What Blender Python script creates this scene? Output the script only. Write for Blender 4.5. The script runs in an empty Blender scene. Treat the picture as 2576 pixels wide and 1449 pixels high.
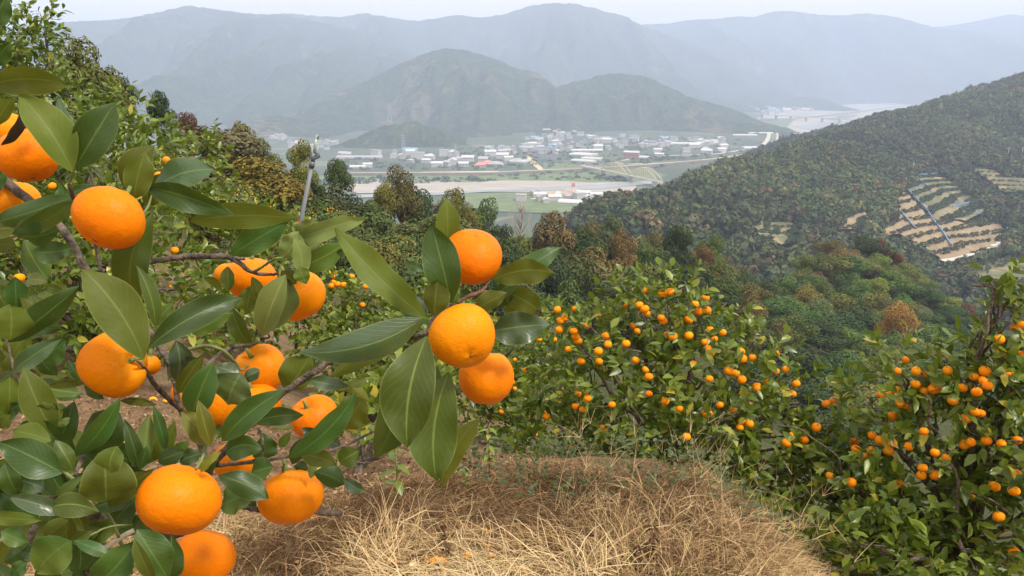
import bpy, math, random
import numpy as np
from mathutils import Vector, Matrix

random.seed(7)
rng = np.random.default_rng(11)
sc = bpy.context.scene
col = sc.collection

# ------------------------------------------------------------------ camera
PITCH = math.radians(14.5)
FPX = 2022.0                      # focal length in pixels of a 2576 x 1449 view of the photograph
cam_d = bpy.data.cameras.new('camera')
cam = bpy.data.objects.new('camera', cam_d)
col.objects.link(cam)
cam.location = (0, 0, 0)
cam.rotation_euler = (math.pi / 2 - PITCH, 0, 0)
cam_d.sensor_width = 36.0
cam_d.lens = 36.0 * FPX / 2576.0
cam_d.clip_start = 0.05
cam_d.clip_end = 60000
sc.camera = cam

# ------------------------------------------------------------------ sky and sun
SUN_DIR = Vector((0.50, -0.34, 0.80)).normalized()
SUN_EL = math.asin(SUN_DIR.z)
SUN_AZ = math.atan2(SUN_DIR.x, SUN_DIR.y)
world = bpy.data.worlds.new('World')
sc.world = world
world.use_nodes = True
wn, wl = world.node_tree.nodes, world.node_tree.links
wn.clear()
wout = wn.new('ShaderNodeOutputWorld')
wbg = wn.new('ShaderNodeBackground')
wsky = wn.new('ShaderNodeTexSky')
wsky.sky_type = 'NISHITA'
wsky.sun_disc = False
wsky.sun_elevation = SUN_EL
wsky.sun_rotation = SUN_AZ
wsky.altitude = 150
wsky.dust_density = 3.0
wtc = wn.new('ShaderNodeTexCoord')
wmap = wn.new('ShaderNodeMapping')
wmap.inputs['Scale'].default_value = (1.0, 1.0, 5.0)
wnoise = wn.new('ShaderNodeTexNoise')
wnoise.inputs['Scale'].default_value = 1.7
wnoise.inputs['Detail'].default_value = 5
wramp = wn.new('ShaderNodeMapRange')
wramp.inputs['From Min'].default_value = 0.3
wramp.inputs['From Max'].default_value = 0.7
wramp.inputs['To Min'].default_value = 0.90
wramp.inputs['To Max'].default_value = 0.97
wmix = wn.new('ShaderNodeMix')
wmix.data_type = 'RGBA'
wmix.inputs['B'].default_value = (14.3, 12.6, 11.0, 1)   # even bright cloud cover
wbg.inputs['Strength'].default_value = 0.075
wl.new(wtc.outputs['Generated'], wmap.inputs['Vector'])
wl.new(wmap.outputs['Vector'], wnoise.inputs['Vector'])
wl.new(wnoise.outputs['Fac'], wramp.inputs['Value'])
wl.new(wramp.outputs['Result'], wmix.inputs['Factor'])
wl.new(wsky.outputs['Color'], wmix.inputs['A'])
wl.new(wmix.outputs['Result'], wbg.inputs['Color'])
wl.new(wbg.outputs['Background'], wout.inputs['Surface'])

sun_d = bpy.data.lights.new('sun', 'SUN')
sun_d.energy = 3.1
sun_d.angle = math.radians(12)
sun_d.color = (1.0, 0.95, 0.87)
sun = bpy.data.objects.new('sun', sun_d)
col.objects.link(sun)
sun.rotation_euler = SUN_DIR.to_track_quat('Z', 'Y').to_euler()

sc.view_settings.view_transform = 'Standard'
sc.view_settings.look = 'None'
sc.view_settings.exposure = 0.66
sc.view_settings.gamma = 1.0
sc.view_settings.use_curve_mapping = False
cy = sc.cycles
cy.max_bounces = 6
cy.diffuse_bounces = 3
cy.glossy_bounces = 2
cy.transmission_bounces = 3
cy.volume_bounces = 2
cy.transparent_max_bounces = 4
cy.sample_clamp_indirect = 6.0
cy.use_denoising = True
HAZE_DENSITY = 0.00024

# ------------------------------------------------------------------ helpers
SP, CP = math.sin(PITCH), math.cos(PITCH)


def ray(px, py):
    """direction through a point of the 2576 x 1449 view, scaled to y = 1"""
    u = (px - 1288.0) / FPX
    v = (724.5 - py) / FPX
    dx, dy, dz = u, CP + v * SP, -SP + v * CP
    return dx / dy, 1.0, dz / dy


def P(px, py, Y):
    a, _, c = ray(px, py)
    return Vector((a * Y, Y, c * Y))


def on_z(px, py, z):
    a, _, c = ray(px, py)
    Y = z / c
    return Vector((a * Y, Y, z))


def dist_px(Y, py=724.5):
    """metres per view pixel at world distance Y"""
    v = (724.5 - py) / FPX
    return Y / (CP + v * SP) / FPX


# transforms of enlarged crops used while measuring -> view pixels
CROP = {'1': (0, 125.8, .3038), '2': (314.5, 440.3, .3038), '3': (754.8, 471.8, .3038), '4': (0, 629, .3038),
        '5': (0, 1006.4, .3055), '6': (377.4, 849, .3256), '7': (817.7, 849, .2822), 'V': (0, 0, 1.0),
        'a': (0, 0, .3473), 'd': (0, 471.8, .3473), 'e': (817.7, 471.8, .3473), 'f': (1695.8, 471.8, .3473),
        'g': (0, 946, .3473), 'h': (817.7, 946, .3473), 'i': (1695.8, 946, .3473),
        'm': (629, 251.6, .2442), 'n': (1195, 283, .1953), 'o': (1635.4, 220, .1953), 'p': (2075.7, 377.4, .2388)}


def cv(c, x, y):
    ox, oy, s = CROP[c]
    return ox + x * s, oy + y * s


def tag(o, label=None, cat=None, group=None, kind=None):
    if label: o['label'] = label
    if cat: o['category'] = cat
    if group: o['group'] = group
    if kind: o['kind'] = kind
    return o


def link(name, data, parent=None, loc=None):
    o = bpy.data.objects.new(name, data)
    col.objects.link(o)
    if parent is not None: o.parent = parent
    if loc is not None: o.location = loc
    return o


def empty(name, loc):
    o = link(name, None, None, loc)
    o.empty_display_size = 0.2
    return o


def mesh_np(name, verts, faces, mat=None, smooth=True, uv=None, tint=None, color=None):
    """faces: list of integer arrays (n,3) or (n,4)"""
    me = bpy.data.meshes.new(name)
    verts = np.asarray(verts, dtype=np.float32).reshape(-1, 3)
    faces = [np.asarray(f, dtype=np.int32) for f in faces if len(f)]
    me.vertices.add(len(verts))
    me.vertices.foreach_set('co', verts.ravel())
    loops = np.concatenate([f.ravel() for f in faces])
    sizes = np.concatenate([np.full(len(f), f.shape[1], dtype=np.int32) for f in faces])
    starts = np.concatenate([[0], np.cumsum(sizes)[:-1]]).astype(np.int32)
    me.loops.add(len(loops))
    me.loops.foreach_set('vertex_index', loops)
    me.polygons.add(len(sizes))
    me.polygons.foreach_set('loop_start', starts)
    me.polygons.foreach_set('use_smooth', np.full(len(sizes), smooth, dtype=bool))
    if uv is not None:
        l = me.uv_layers.new(name='UVMap')
        l.data.foreach_set('uv', np.asarray(uv, dtype=np.float32)[loops].ravel())
    if tint is not None:
        a = me.attributes.new('tint', 'FLOAT', 'POINT')
        a.data.foreach_set('value', np.asarray(tint, dtype=np.float32))
    if color is not None:
        a = me.attributes.new('hue', 'FLOAT_COLOR', 'POINT')
        c4 = np.ones((len(verts), 4), dtype=np.float32)
        c4[:, :3] = color
        a.data.foreach_set('color', c4.ravel())
    me.update(calc_edges=True)
    me.validate()
    if mat: me.materials.append(mat)
    return me


class MB:
    """collects shapes into one mesh"""
    def __init__(s):
        s.v, s.t, s.q, s.n = [], [], [], 0

    def add(s, v, t=None, q=None):
        v = np.asarray(v, dtype=float).reshape(-1, 3)
        if t is not None and len(t): s.t.append(np.asarray(t, dtype=int) + s.n)
        if q is not None and len(q): s.q.append(np.asarray(q, dtype=int) + s.n)
        s.v.append(v)
        s.n += len(v)

    def box(s, c, size, rz=0.0):
        x, y, z = [a / 2 for a in size]
        v = np.array([(-x, -y, -z), (x, -y, -z), (x, y, -z), (-x, y, -z), (-x, -y, z), (x, -y, z), (x, y, z), (-x, y, z)])
        ca, sa = math.cos(rz), math.sin(rz)
        v = v @ np.array([(ca, sa, 0), (-sa, ca, 0), (0, 0, 1)]) + np.array(c)
        s.add(v, None, [(0, 3, 2, 1), (4, 5, 6, 7), (0, 1, 5, 4), (1, 2, 6, 5), (2, 3, 7, 6), (3, 0, 4, 7)])

    def bar(s, a, b, r, sides=4):
        s.tube([a, b], [r, r], sides)

    def tube(s, pts, radii, sides=6):
        pts = np.asarray([tuple(p) for p in pts], dtype=float)
        radii = np.broadcast_to(np.asarray(radii, dtype=float), (len(pts),))
        tan = np.gradient(pts, axis=0)
        tan /= np.linalg.norm(tan, axis=1)[:, None] + 1e-12
        ref = np.array((0.13, 0.21, 0.97))
        if abs(tan.mean(0) @ ref) / (np.linalg.norm(tan.mean(0)) + 1e-9) > 0.9: ref = np.array((0.97, 0.2, 0.1))
        rows = []
        for p, t, r in zip(pts, tan, radii):
            a = np.cross(t, ref); a /= np.linalg.norm(a) + 1e-12
            b = np.cross(t, a)
            for k in range(sides):
                w = 2 * math.pi * k / sides
                rows.append(p + r * (math.cos(w) * a + math.sin(w) * b))
        n = len(pts)
        q = []
        for i in range(n - 1):
            for k in range(sides):
                k2 = (k + 1) % sides
                q.append((i * sides + k, i * sides + k2, (i + 1) * sides + k2, (i + 1) * sides + k))
        rows.append(pts[0]); rows.append(pts[-1])
        t = []
        for k in range(sides):
            k2 = (k + 1) % sides
            t.append((n * sides, k2, k))
            t.append((n * sides + 1, (n - 1) * sides + k, (n - 1) * sides + k2))
        s.add(rows, t, q)

    def mesh(s, name, mat, smooth=False, off=(0, 0, 0), **kw):
        v = np.concatenate(s.v) - np.array(off, dtype=float)
        f = []
        if s.t: f.append(np.concatenate(s.t))
        if s.q: f.append(np.concatenate(s.q))
        return mesh_np(name, v, f, mat, smooth, **kw)


def smooth_path(pts, n=6, jitter=0.0):
    """Catmull-Rom through points (any dimension)"""
    pts = [np.asarray(p, dtype=float) for p in pts]
    if len(pts) < 3 and n > 1:
        out = [pts[0] + (pts[-1] - pts[0]) * k / n for k in range(n + 1)]
        return np.array(out)
    ext = [2 * pts[0] - pts[1]] + pts + [2 * pts[-1] - pts[-2]]
    out = []
    for i in range(1, len(ext) - 2):
        p0, p1, p2, p3 = ext[i - 1:i + 3]
        for k in range(n):
            t = k / n
            out.append(0.5 * (2 * p1 + (p2 - p0) * t + (2 * p0 - 5 * p1 + 4 * p2 - p3) * t * t + (3 * p1 - p0 - 3 * p2 + p3) * t ** 3))
    out.append(pts[-1])
    out = np.array(out)
    if jitter:
        out[1:-1, :3] += rng.normal(0, jitter, out[1:-1, :3].shape)
    return out


# smooth value noise in 2-D for terrain
_perm = rng.random((256, 256))


def vnoise(x, y):
    xi, yi = np.floor(x).astype(int), np.floor(y).astype(int)
    fx, fy = x - xi, y - yi
    fx, fy = fx * fx * (3 - 2 * fx), fy * fy * (3 - 2 * fy)
    g = lambda a, b: _perm[a & 255, b & 255]
    return (g(xi, yi) * (1 - fx) + g(xi + 1, yi) * fx) * (1 - fy) + (g(xi, yi + 1) * (1 - fx) + g(xi + 1, yi + 1) * fx) * fy


def fbm(x, y, o=4):
    s, a, t = 0, 1.0, 0
    for k in range(o):
        s = s + a * vnoise(x * 2 ** k + 17.3 * k, y * 2 ** k - 9.1 * k)
        t += a
        a *= 0.5
    return s / t


def in_poly(x, y, poly):
    x, y = np.asarray(x), np.asarray(y)
    r = np.zeros(x.shape, bool)
    n = len(poly)
    for i in range(n):
        x1, y1 = poly[i]
        x2, y2 = poly[(i + 1) % n]
        c = ((y1 > y) != (y2 > y)) & (x < (x2 - x1) * (y - y1) / (y2 - y1 + 1e-12) + x1)
        r ^= c
    return r


# ------------------------------------------------------------------ materials
def new_mat(name):
    m = bpy.data.materials.new(name)
    m.use_nodes = True
    nt = m.node_tree
    nt.nodes.clear()
    out = nt.nodes.new('ShaderNodeOutputMaterial')
    b = nt.nodes.new('ShaderNodeBsdfPrincipled')
    nt.links.new(b.outputs[0], out.inputs['Surface'])
    return m, nt, b, out


def N(nt, kind, **kw):
    n = nt.nodes.new(kind)
    for k, v in kw.items():
        if k.startswith('i_'):
            n.inputs[k[2:].replace('_', ' ')].default_value = v
        else:
            setattr(n, k, v)
    return n


def ramp(nt, stops, src=None, interp='LINEAR'):
    r = nt.nodes.new('ShaderNodeValToRGB')
    r.color_ramp.interpolation = interp
    e = r.color_ramp.elements
    while len(e) > 1: e.remove(e[-1])
    e[0].position = stops[0][0]; e[0].color = (*stops[0][1], 1)
    for p, c in stops[1:]:
        k = e.new(p); k.color = (*c, 1)
    if src is not None: nt.links.new(src, r.inputs['Fac'])
    return r


def mixc(nt, fac, a, b, blend='MIX'):
    m = nt.nodes.new('ShaderNodeMix')
    m.data_type = 'RGBA'
    m.blend_type = blend
    for s, v in (('Factor', fac), ('A', a), ('B', b)):
        if hasattr(v, 'is_linked'): nt.links.new(v, m.inputs[s])
        elif isinstance(v, (int, float)): m.inputs[s].default_value = v
        else: m.inputs[s].default_value = (*v, 1)
    return m.outputs['Result']


def math_n(nt, op, a, b=0.0, clamp=False):
    m = nt.nodes.new('ShaderNodeMath')
    m.operation = op
    m.use_clamp = clamp
    for i, v in enumerate((a, b)):
        if hasattr(v, 'is_linked'): nt.links.new(v, m.inputs[i])
        else: m.inputs[i].default_value = v
    return m.outputs[0]


def noise(nt, scale, detail=4, vec=None, rough=0.55):
    n = N(nt, 'ShaderNodeTexNoise')
    n.inputs['Scale'].default_value = scale
    n.inputs['Detail'].default_value = detail
    n.inputs['Roughness'].default_value = rough
    if vec is not None: nt.links.new(vec, n.inputs['Vector'])
    return n.outputs['Fac']


def bump(nt, b, height, strength=0.3, dist=0.01):
    n = nt.nodes.new('ShaderNodeBump')
    n.inputs['Strength'].default_value = strength
    n.inputs['Distance'].default_value = dist
    nt.links.new(height, n.inputs['Height'])
    nt.links.new(n.outputs['Normal'], b.inputs['Normal'])


def gpos(nt):
    return N(nt, 'ShaderNodeNewGeometry').outputs['Position']


def ocoord(nt):
    return N(nt, 'ShaderNodeTexCoord').outputs['Object']


def simple(name, c, rough=0.7, var=0.25, scale=8.0, metallic=0.0, bmp=0.0, bscale=None, bdist=0.01):
    m, nt, b, out = new_mat(name)
    oc = ocoord(nt)
    f = noise(nt, scale, 5, oc)
    lo = tuple(x * (1 - var) for x in c)
    hi = tuple(min(1, x * (1 + var)) for x in c)
    r = ramp(nt, [(0.3, lo), (0.7, hi)], f)
    nt.links.new(r.outputs[0], b.inputs['Base Color'])
    b.inputs['Roughness'].default_value = rough
    b.inputs['Metallic'].default_value = metallic
    if bmp: bump(nt, b, noise(nt, bscale or scale * 4, 5, oc), bmp, bdist)
    return m


def leaf_shader(name, stops, rough=0.45, trans=0.25, tcol=(0.25, 0.35, 0.04), spec=0.4):
    """small leaves: colour from the per-leaf tint attribute"""
    m, nt, b, out = new_mat(name)
    at = N(nt, 'ShaderNodeAttribute', attribute_name='tint')
    r = ramp(nt, stops, at.outputs['Fac'])
    nt.links.new(r.outputs[0], b.inputs['Base Color'])
    b.inputs['Roughness'].default_value = rough
    b.inputs['Specular IOR Level'].default_value = spec
    tr = N(nt, 'ShaderNodeBsdfTranslucent')
    nt.links.new(mixc(nt, 0.5, r.outputs[0], tcol), tr.inputs['Color'])
    mx = N(nt, 'ShaderNodeMixShader')
    mx.inputs[0].default_value = trans
    nt.links.new(b.outputs[0], mx.inputs[1])
    nt.links.new(tr.outputs[0], mx.inputs[2])
    nt.links.new(mx.outputs[0], out.inputs['Surface'])
    return m


def big_leaf_mat(name, base, vein, edge, rough, trans, tcol, mott=0.35, spec=0.38):
    """foreground citrus leaf: midrib, side veins, pale margin and mottling on the leaf's own UV"""
    m, nt, b, out = new_mat(name)
    uv = N(nt, 'ShaderNodeUVMap', uv_map='UVMap')
    sep = N(nt, 'ShaderNodeSeparateXYZ')
    nt.links.new(uv.outputs[0], sep.inputs[0])
    u, v = sep.outputs[0], sep.outputs[1]
    av = math_n(nt, 'ABSOLUTE', math_n(nt, 'SUBTRACT', v, 0.5))          # 0 midrib .. 0.5 edge
    rib = math_n(nt, 'SUBTRACT', 1.0, math_n(nt, 'MULTIPLY', av, 28.0), True)
    oi = N(nt, 'ShaderNodeObjectInfo')
    oc = ocoord(nt)
    wob = noise(nt, 30, 2, oc)
    ph = math_n(nt, 'ADD', math_n(nt, 'SUBTRACT', math_n(nt, 'MULTIPLY', u, 62.0), math_n(nt, 'MULTIPLY', av, 42.0)), math_n(nt, 'MULTIPLY', wob, 9.0))
    side = math_n(nt, 'POWER', math_n(nt, 'MAXIMUM', math_n(nt, 'SINE', ph), 0.0), 9.0)
    n1 = noise(nt, 22, 5, oc)
    n2 = noise(nt, 120, 3, oc)
    hs = N(nt, 'ShaderNodeHueSaturation')
    mot = mixc(nt, math_n(nt, 'MULTIPLY', n1, 1.0), tuple(x * (1 - mott) for x in base), tuple(x * (1 + mott) for x in base))
    hs.inputs['Saturation'].default_value = 1.0
    nt.links.new(math_n(nt, 'ADD', 0.485, math_n(nt, 'MULTIPLY', oi.outputs['Random'], 0.03)), hs.inputs['Hue'])
    nt.links.new(math_n(nt, 'ADD', 0.72, math_n(nt, 'MULTIPLY', oi.outputs['Random'], 0.6)), hs.inputs['Value'])
    nt.links.new(mot, hs.inputs['Color'])
    yel = math_n(nt, 'MULTIPLY', math_n(nt, 'SUBTRACT', math_n(nt, 'ADD', noise(nt, 9, 3, oc), math_n(nt, 'MULTIPLY', oi.outputs['Random'], 0.18)), 0.62), 4.0, True)
    c0 = mixc(nt, math_n(nt, 'MULTIPLY', yel, 0.45), hs.outputs[0], (0.19, 0.17, 0.015))
    spot = math_n(nt, 'MULTIPLY', math_n(nt, 'SUBTRACT', noise(nt, 210, 2, oc), 0.70), 16.0, True)
    c0 = mixc(nt, math_n(nt, 'MULTIPLY', spot, 0.6), c0, (0.10, 0.065, 0.02))
    dust = math_n(nt, 'MULTIPLY', math_n(nt, 'SUBTRACT', noise(nt, 45, 6, oc, 0.7), 0.55), 2.5, True)
    c0 = mixc(nt, math_n(nt, 'MULTIPLY', dust, 0.16), c0, (0.30, 0.30, 0.22))
    c = mixc(nt, math_n(nt, 'MULTIPLY', side, 0.13), c0, vein)
    c = mixc(nt, math_n(nt, 'MULTIPLY', rib, 0.85), c, vein)
    em = math_n(nt, 'MULTIPLY', math_n(nt, 'SUBTRACT', av, 0.470), 28.0, True)
    c = mixc(nt, math_n(nt, 'MULTIPLY', em, 0.75), c, edge)
    nt.links.new(c, b.inputs['Base Color'])
    nt.links.new(math_n(nt, 'ADD', rough - 0.08, math_n(nt, 'MULTIPLY', n1, 0.2)), b.inputs['Roughness'])
    b.inputs['Specular IOR Level'].default_value = spec
    h = math_n(nt, 'ADD', math_n(nt, 'MULTIPLY', side, -0.16), math_n(nt, 'ADD', math_n(nt, 'MULTIPLY', n2, 0.35), math_n(nt, 'MULTIPLY', n1, 1.6)))
    bump(nt, b, h, 0.45, 0.0012)
    tr = N(nt, 'ShaderNodeBsdfTranslucent')
    nt.links.new(mixc(nt, 0.55, c, tcol), tr.inputs['Color'])
    mx = N(nt, 'ShaderNodeMixShader')
    mx.inputs[0].default_value = trans
    nt.links.new(b.outputs[0], mx.inputs[1])
    nt.links.new(tr.outputs[0], mx.inputs[2])
    nt.links.new(mx.outputs[0], out.inputs['Surface'])
    return m


def fruit_mat(name, base, deep, blemish=None, seam=False):
    m, nt, b, out = new_mat(name)
    oc = ocoord(nt)
    oi = N(nt, 'ShaderNodeObjectInfo')
    n1 = noise(nt, 14, 4, oc)
    c = mixc(nt, n1, base, deep)
    hs = N(nt, 'ShaderNodeHueSaturation')
    nt.links.new(math_n(nt, 'ADD', 0.497, math_n(nt, 'MULTIPLY', oi.outputs['Random'], 0.013)), hs.inputs['Hue'])
    nt.links.new(c, hs.inputs['Color'])
    vor = N(nt, 'ShaderNodeTexVoronoi')
    vor.inputs['Scale'].default_value = 520
    nt.links.new(oc, vor.inputs['Vector'])
    pore = math_n(nt, 'SUBTRACT', 1.0, math_n(nt, 'MULTIPLY', vor.outputs['Distance'], 3.2), True)
    c2 = mixc(nt, math_n(nt, 'MULTIPLY', pore, 0.45), hs.outputs[0], tuple(x * y for x, y in zip(deep, (0.75, 0.62, 0.5))))
    if blemish:
        d = N(nt, 'ShaderNodeVectorMath', operation='DISTANCE')
        nt.links.new(oc, d.inputs[0])
        d.inputs[1].default_value = blemish
        nb = noise(nt, 260, 5, oc, 0.7)
        k = math_n(nt, 'SUBTRACT', 1.0, math_n(nt, 'MULTIPLY', d.outputs['Value'], 95.0), True)
        k = math_n(nt, 'MULTIPLY', math_n(nt, 'MULTIPLY', math_n(nt, 'SUBTRACT', math_n(nt, 'ADD', nb, math_n(nt, 'MULTIPLY', k, .25)), 0.55, True), 6.0, True), math_n(nt, 'MULTIPLY', k, 3.0, True))
        c2 = mixc(nt, math_n(nt, 'MULTIPLY', k, 0.7), c2, (0.42, 0.24, 0.10))
    if seam:
        sx = N(nt, 'ShaderNodeSeparateXYZ')
        nt.links.new(oc, sx.inputs[0])
        l = math_n(nt, 'ABSOLUTE', math_n(nt, 'ADD', sx.outputs[0], math_n(nt, 'MULTIPLY', noise(nt, 60, 3, oc), 0.006)))
        k = math_n(nt, 'SUBTRACT', 1.0, math_n(nt, 'MULTIPLY', l, 1500.0), True)
        k = math_n(nt, 'MULTIPLY', k, math_n(nt, 'MULTIPLY', math_n(nt, 'SUBTRACT', sx.outputs[2], 0.012), 200, True))
        k = math_n(nt, 'MULTIPLY', k, math_n(nt, 'GREATER_THAN', 0.0, sx.outputs[1]))
        c2 = mixc(nt, math_n(nt, 'MULTIPLY', k, 0.6), c2, (0.45, 0.2, 0.03))
    sz = N(nt, 'ShaderNodeSeparateXYZ')
    nt.links.new(oc, sz.inputs[0])
    g_ = math_n(nt, 'MULTIPLY', math_n(nt, 'SUBTRACT', math_n(nt, 'ADD', sz.outputs[2], math_n(nt, 'MULTIPLY', noise(nt, 40, 4, oc), 0.02)), 0.026), 70.0, True)
    c2 = mixc(nt, math_n(nt, 'MULTIPLY', g_, math_n(nt, 'MULTIPLY', oi.outputs['Random'], 0.38)), c2, (0.50, 0.36, 0.02))
    fk = math_n(nt, 'MULTIPLY', math_n(nt, 'SUBTRACT', noise(nt, 150, 3, oc, 0.7), 0.68), 9.0, True)
    c2 = mixc(nt, math_n(nt, 'MULTIPLY', fk, 0.35), c2, (0.40, 0.16, 0.03))
    nt.links.new(c2, b.inputs['Base Color'])
    b.inputs['Roughness'].default_value = 0.46
    b.inputs['Specular IOR Level'].default_value = 0.13
    b.inputs['Subsurface Weight'].default_value = 0.12
    b.inputs['Subsurface Radius'].default_value = (0.006, 0.002, 0.0006)
    h = math_n(nt, 'ADD', math_n(nt, 'MULTIPLY', pore, -0.5), math_n(nt, 'MULTIPLY', noise(nt, 110, 4, oc), 1.5))
    bump(nt, b, h, 0.6, 0.0014)
    return m


LEAF_STOPS = [(0.0, (0.020, 0.045, 0.009)), (0.45, (0.072, 0.118, 0.012)), (0.75, (0.150, 0.200, 0.022)), (0.92, (0.22, 0.26, 0.045)), (1.0, (0.45, 0.37, 0.04))]
M = {}
M['small_leaf'] = leaf_shader('citrus_leaf_small', LEAF_STOPS, 0.34, 0.30, spec=0.42)
M['leaf_d'] = big_leaf_mat('citrus_leaf_dark', (0.030, 0.068, 0.010), (0.10, 0.18, 0.04), (0.14, 0.19, 0.05), 0.40, 0.18, (0.16, 0.26, 0.02))
M['leaf_m'] = big_leaf_mat('citrus_leaf_mid', (0.064, 0.106, 0.014), (0.20, 0.28, 0.06), (0.24, 0.27, 0.07), 0.42, 0.22, (0.22, 0.32, 0.03))
M['leaf_u'] = big_leaf_mat('citrus_leaf_underside', (0.074, 0.098, 0.011), (0.15, 0.19, 0.04), (0.22, 0.25, 0.06), 0.52, 0.26, (0.26, 0.30, 0.02), 0.22, 0.25)
M['leaf_g'] = big_leaf_mat('citrus_leaf_waxy', (0.040, 0.076, 0.028), (0.15, 0.22, 0.08), (0.20, 0.25, 0.09), 0.30, 0.14, (0.18, 0.28, 0.05), 0.25, 0.65)
M['leaf_p'] = big_leaf_mat('citrus_leaf_pale', (0.135, 0.180, 0.050), (0.29, 0.34, 0.11), (0.30, 0.34, 0.11), 0.55, 0.26, (0.32, 0.38, 0.08), 0.2, 0.3)
M['leaf_y'] = big_leaf_mat('citrus_leaf_olive_yellow', (0.115, 0.125, 0.013), (0.22, 0.24, 0.04), (0.25, 0.26, 0.05), 0.55, 0.28, (0.32, 0.32, 0.02), 0.3, 0.3)
M['leaf_x'] = simple('dead_leaf', (0.05, 0.035, 0.014), 0.7, 0.4, 40)
M['bark'] = simple('citrus_bark', (0.115, 0.088, 0.066), 0.85, 0.85, 75, bmp=1.0, bscale=140, bdist=0.009)
M['bark_red'] = simple('twig_bark_red_brown', (0.20, 0.095, 0.060), 0.8, 0.4, 90, bmp=0.8, bscale=200, bdist=0.004)
M['bark_green'] = simple('green_twig', (0.13, 0.16, 0.05), 0.65, 0.4, 60, bmp=0.4, bscale=150, bdist=0.002)
M['bark_far'] = simple('tree_bark', (0.13, 0.095, 0.065), 0.9, 0.4, 6, bmp=0.6, bscale=25, bdist=0.02)
M['cut_wood'] = simple('cut_wood', (0.36, 0.30, 0.22), 0.85, 0.3, 60)
M['fruit'] = fruit_mat('mandarin_rind', (0.75, 0.220, 0.001), (0.66, 0.138, 0.0))
M['fruit_small'] = fruit_mat('small_mandarin_rind', (0.84, 0.290, 0.004), (0.78, 0.195, 0.002))
M['fruit_scar'] = fruit_mat('mandarin_rind_scarred', (0.77, 0.215, 0.001), (0.67, 0.135, 0.0), blemish=(0.004, -0.022, 0.018))
M['fruit_seam'] = fruit_mat('mandarin_rind_creased', (0.76, 0.225, 0.001), (0.69, 0.150, 0.0), seam=True)
M['calyx'] = simple('calyx_green', (0.16, 0.20, 0.05), 0.7, 0.3, 150)
M['scar'] = simple('blossom_scar', (0.22, 0.10, 0.03), 0.8, 0.4, 300)

# ================================================================== TERRAIN
class Surf:
    """height surface through scattered world points (multiquadric radial basis)"""
    def __init__(s, pts, eps):
        s.p = np.array([(p[0], p[1]) for p in pts])
        z = np.array([p[2] for p in pts])
        s.eps = eps
        d = np.linalg.norm(s.p[:, None] - s.p[None], axis=2)
        n = len(pts)
        A = np.zeros((n + 3, n + 3))
        A[:n, :n] = -np.sqrt(d * d + eps * eps) - np.eye(n) * 0.02 * 0
        A[:n, n] = 1; A[:n, n + 1:] = s.p
        A[n, :n] = 1; A[n + 1:, :n] = s.p.T
        s.w = np.linalg.lstsq(A, np.concatenate([z, [0, 0, 0]]), rcond=None)[0]

    def __call__(s, x, y):
        x, y = np.asarray(x, float), np.asarray(y, float)
        sh = x.shape
        q = np.stack([x.ravel(), y.ravel()], 1)
        out = np.empty(len(q))
        for i in range(0, len(q), 4000):
            k = q[i:i + 4000]
            d = np.linalg.norm(k[:, None] - s.p[None], axis=2)
            out[i:i + 4000] = -np.sqrt(d * d + s.eps ** 2) @ s.w[:-3] + s.w[-3] + k @ s.w[-2:]
        return out.reshape(sh)

    def z(s, x, y):
        return float(s(np.array([x]), np.array([y]))[0])

    def hit(s, px, py, y0, y1, n=400):
        a, _, c = ray(px, py)
        Y = np.linspace(y0, y1, n)
        h = s(a * Y, Y) - c * Y
        k = np.argmax(h > 0) if (h > 0).any() else n - 1
        return Vector((a * Y[k], Y[k], float(s(np.array([a * Y[k]]), np.array([Y[k]]))[0])))


# --- the hillside the camera stands on: ground points given as (view x, view y, distance, drop below that point)
FOREST = [(170, 80, 32, 8), (400, 235, 36, 7), (470, 300, 52, 8), (590, 330, 60, 9), (750, 400, 68, 9), (845, 400, 75, 9),
          (1005, 430, 85, 9), (1130, 480, 95, 9), (1250, 515, 100, 9), (1400, 530, 105, 9), (1550, 565, 110, 9), (1720, 575, 116, 9),
          (1830, 610, 122, 9), (1300, 650, 88, 8), (1500, 680, 84, 8), (1700, 720, 82, 8), (1400, 730, 72, 8), (1900, 850, 80, 8),
          (2100, 950, 80, 8), (2150, 1020, 72, 8), (1900, 690, 150, 8), (2000, 645, 188, 8), (2100, 600, 200, 8), (2180, 595, 205, 8),
          (2260, 630, 205, 8), (2350, 705, 205, 8), (2450, 765, 200, 8), (2530, 820, 190, 8), (2000, 770, 150, 8), (2200, 770, 150, 8),
          (2400, 850, 140, 8), (2250, 900, 112, 8), (2450, 910, 118, 8), (2576, 960, 110, 8), (2650, 900, 150, 8)]
ORCH = [(600, 440, 46, 2), (560, 530, 30, 2), (720, 500, 46, 2), (850, 540, 46, 2), (1000, 600, 42, 2), (900, 680, 28, 2), (1060, 690, 32, 2),
        (700, 600, 30, 2), (1150, 650, 45, 2)]
NEAR = [(600, 1449, 2.4), (1000, 1449, 2.35), (1500, 1449, 2.5), (2000, 1449, 2.95), (1000, 1250, 3.1), (1500, 1250, 3.3), (1750, 1180, 3.9),
        (1300, 1150, 4.2), (400, 1030, 4.0), (100, 1250, 3.0)]
hp = [P(x, y, d) - Vector((0, 0, h)) for x, y, d, h in FOREST + ORCH] + [P(x, y, d) for x, y, d in NEAR]
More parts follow.
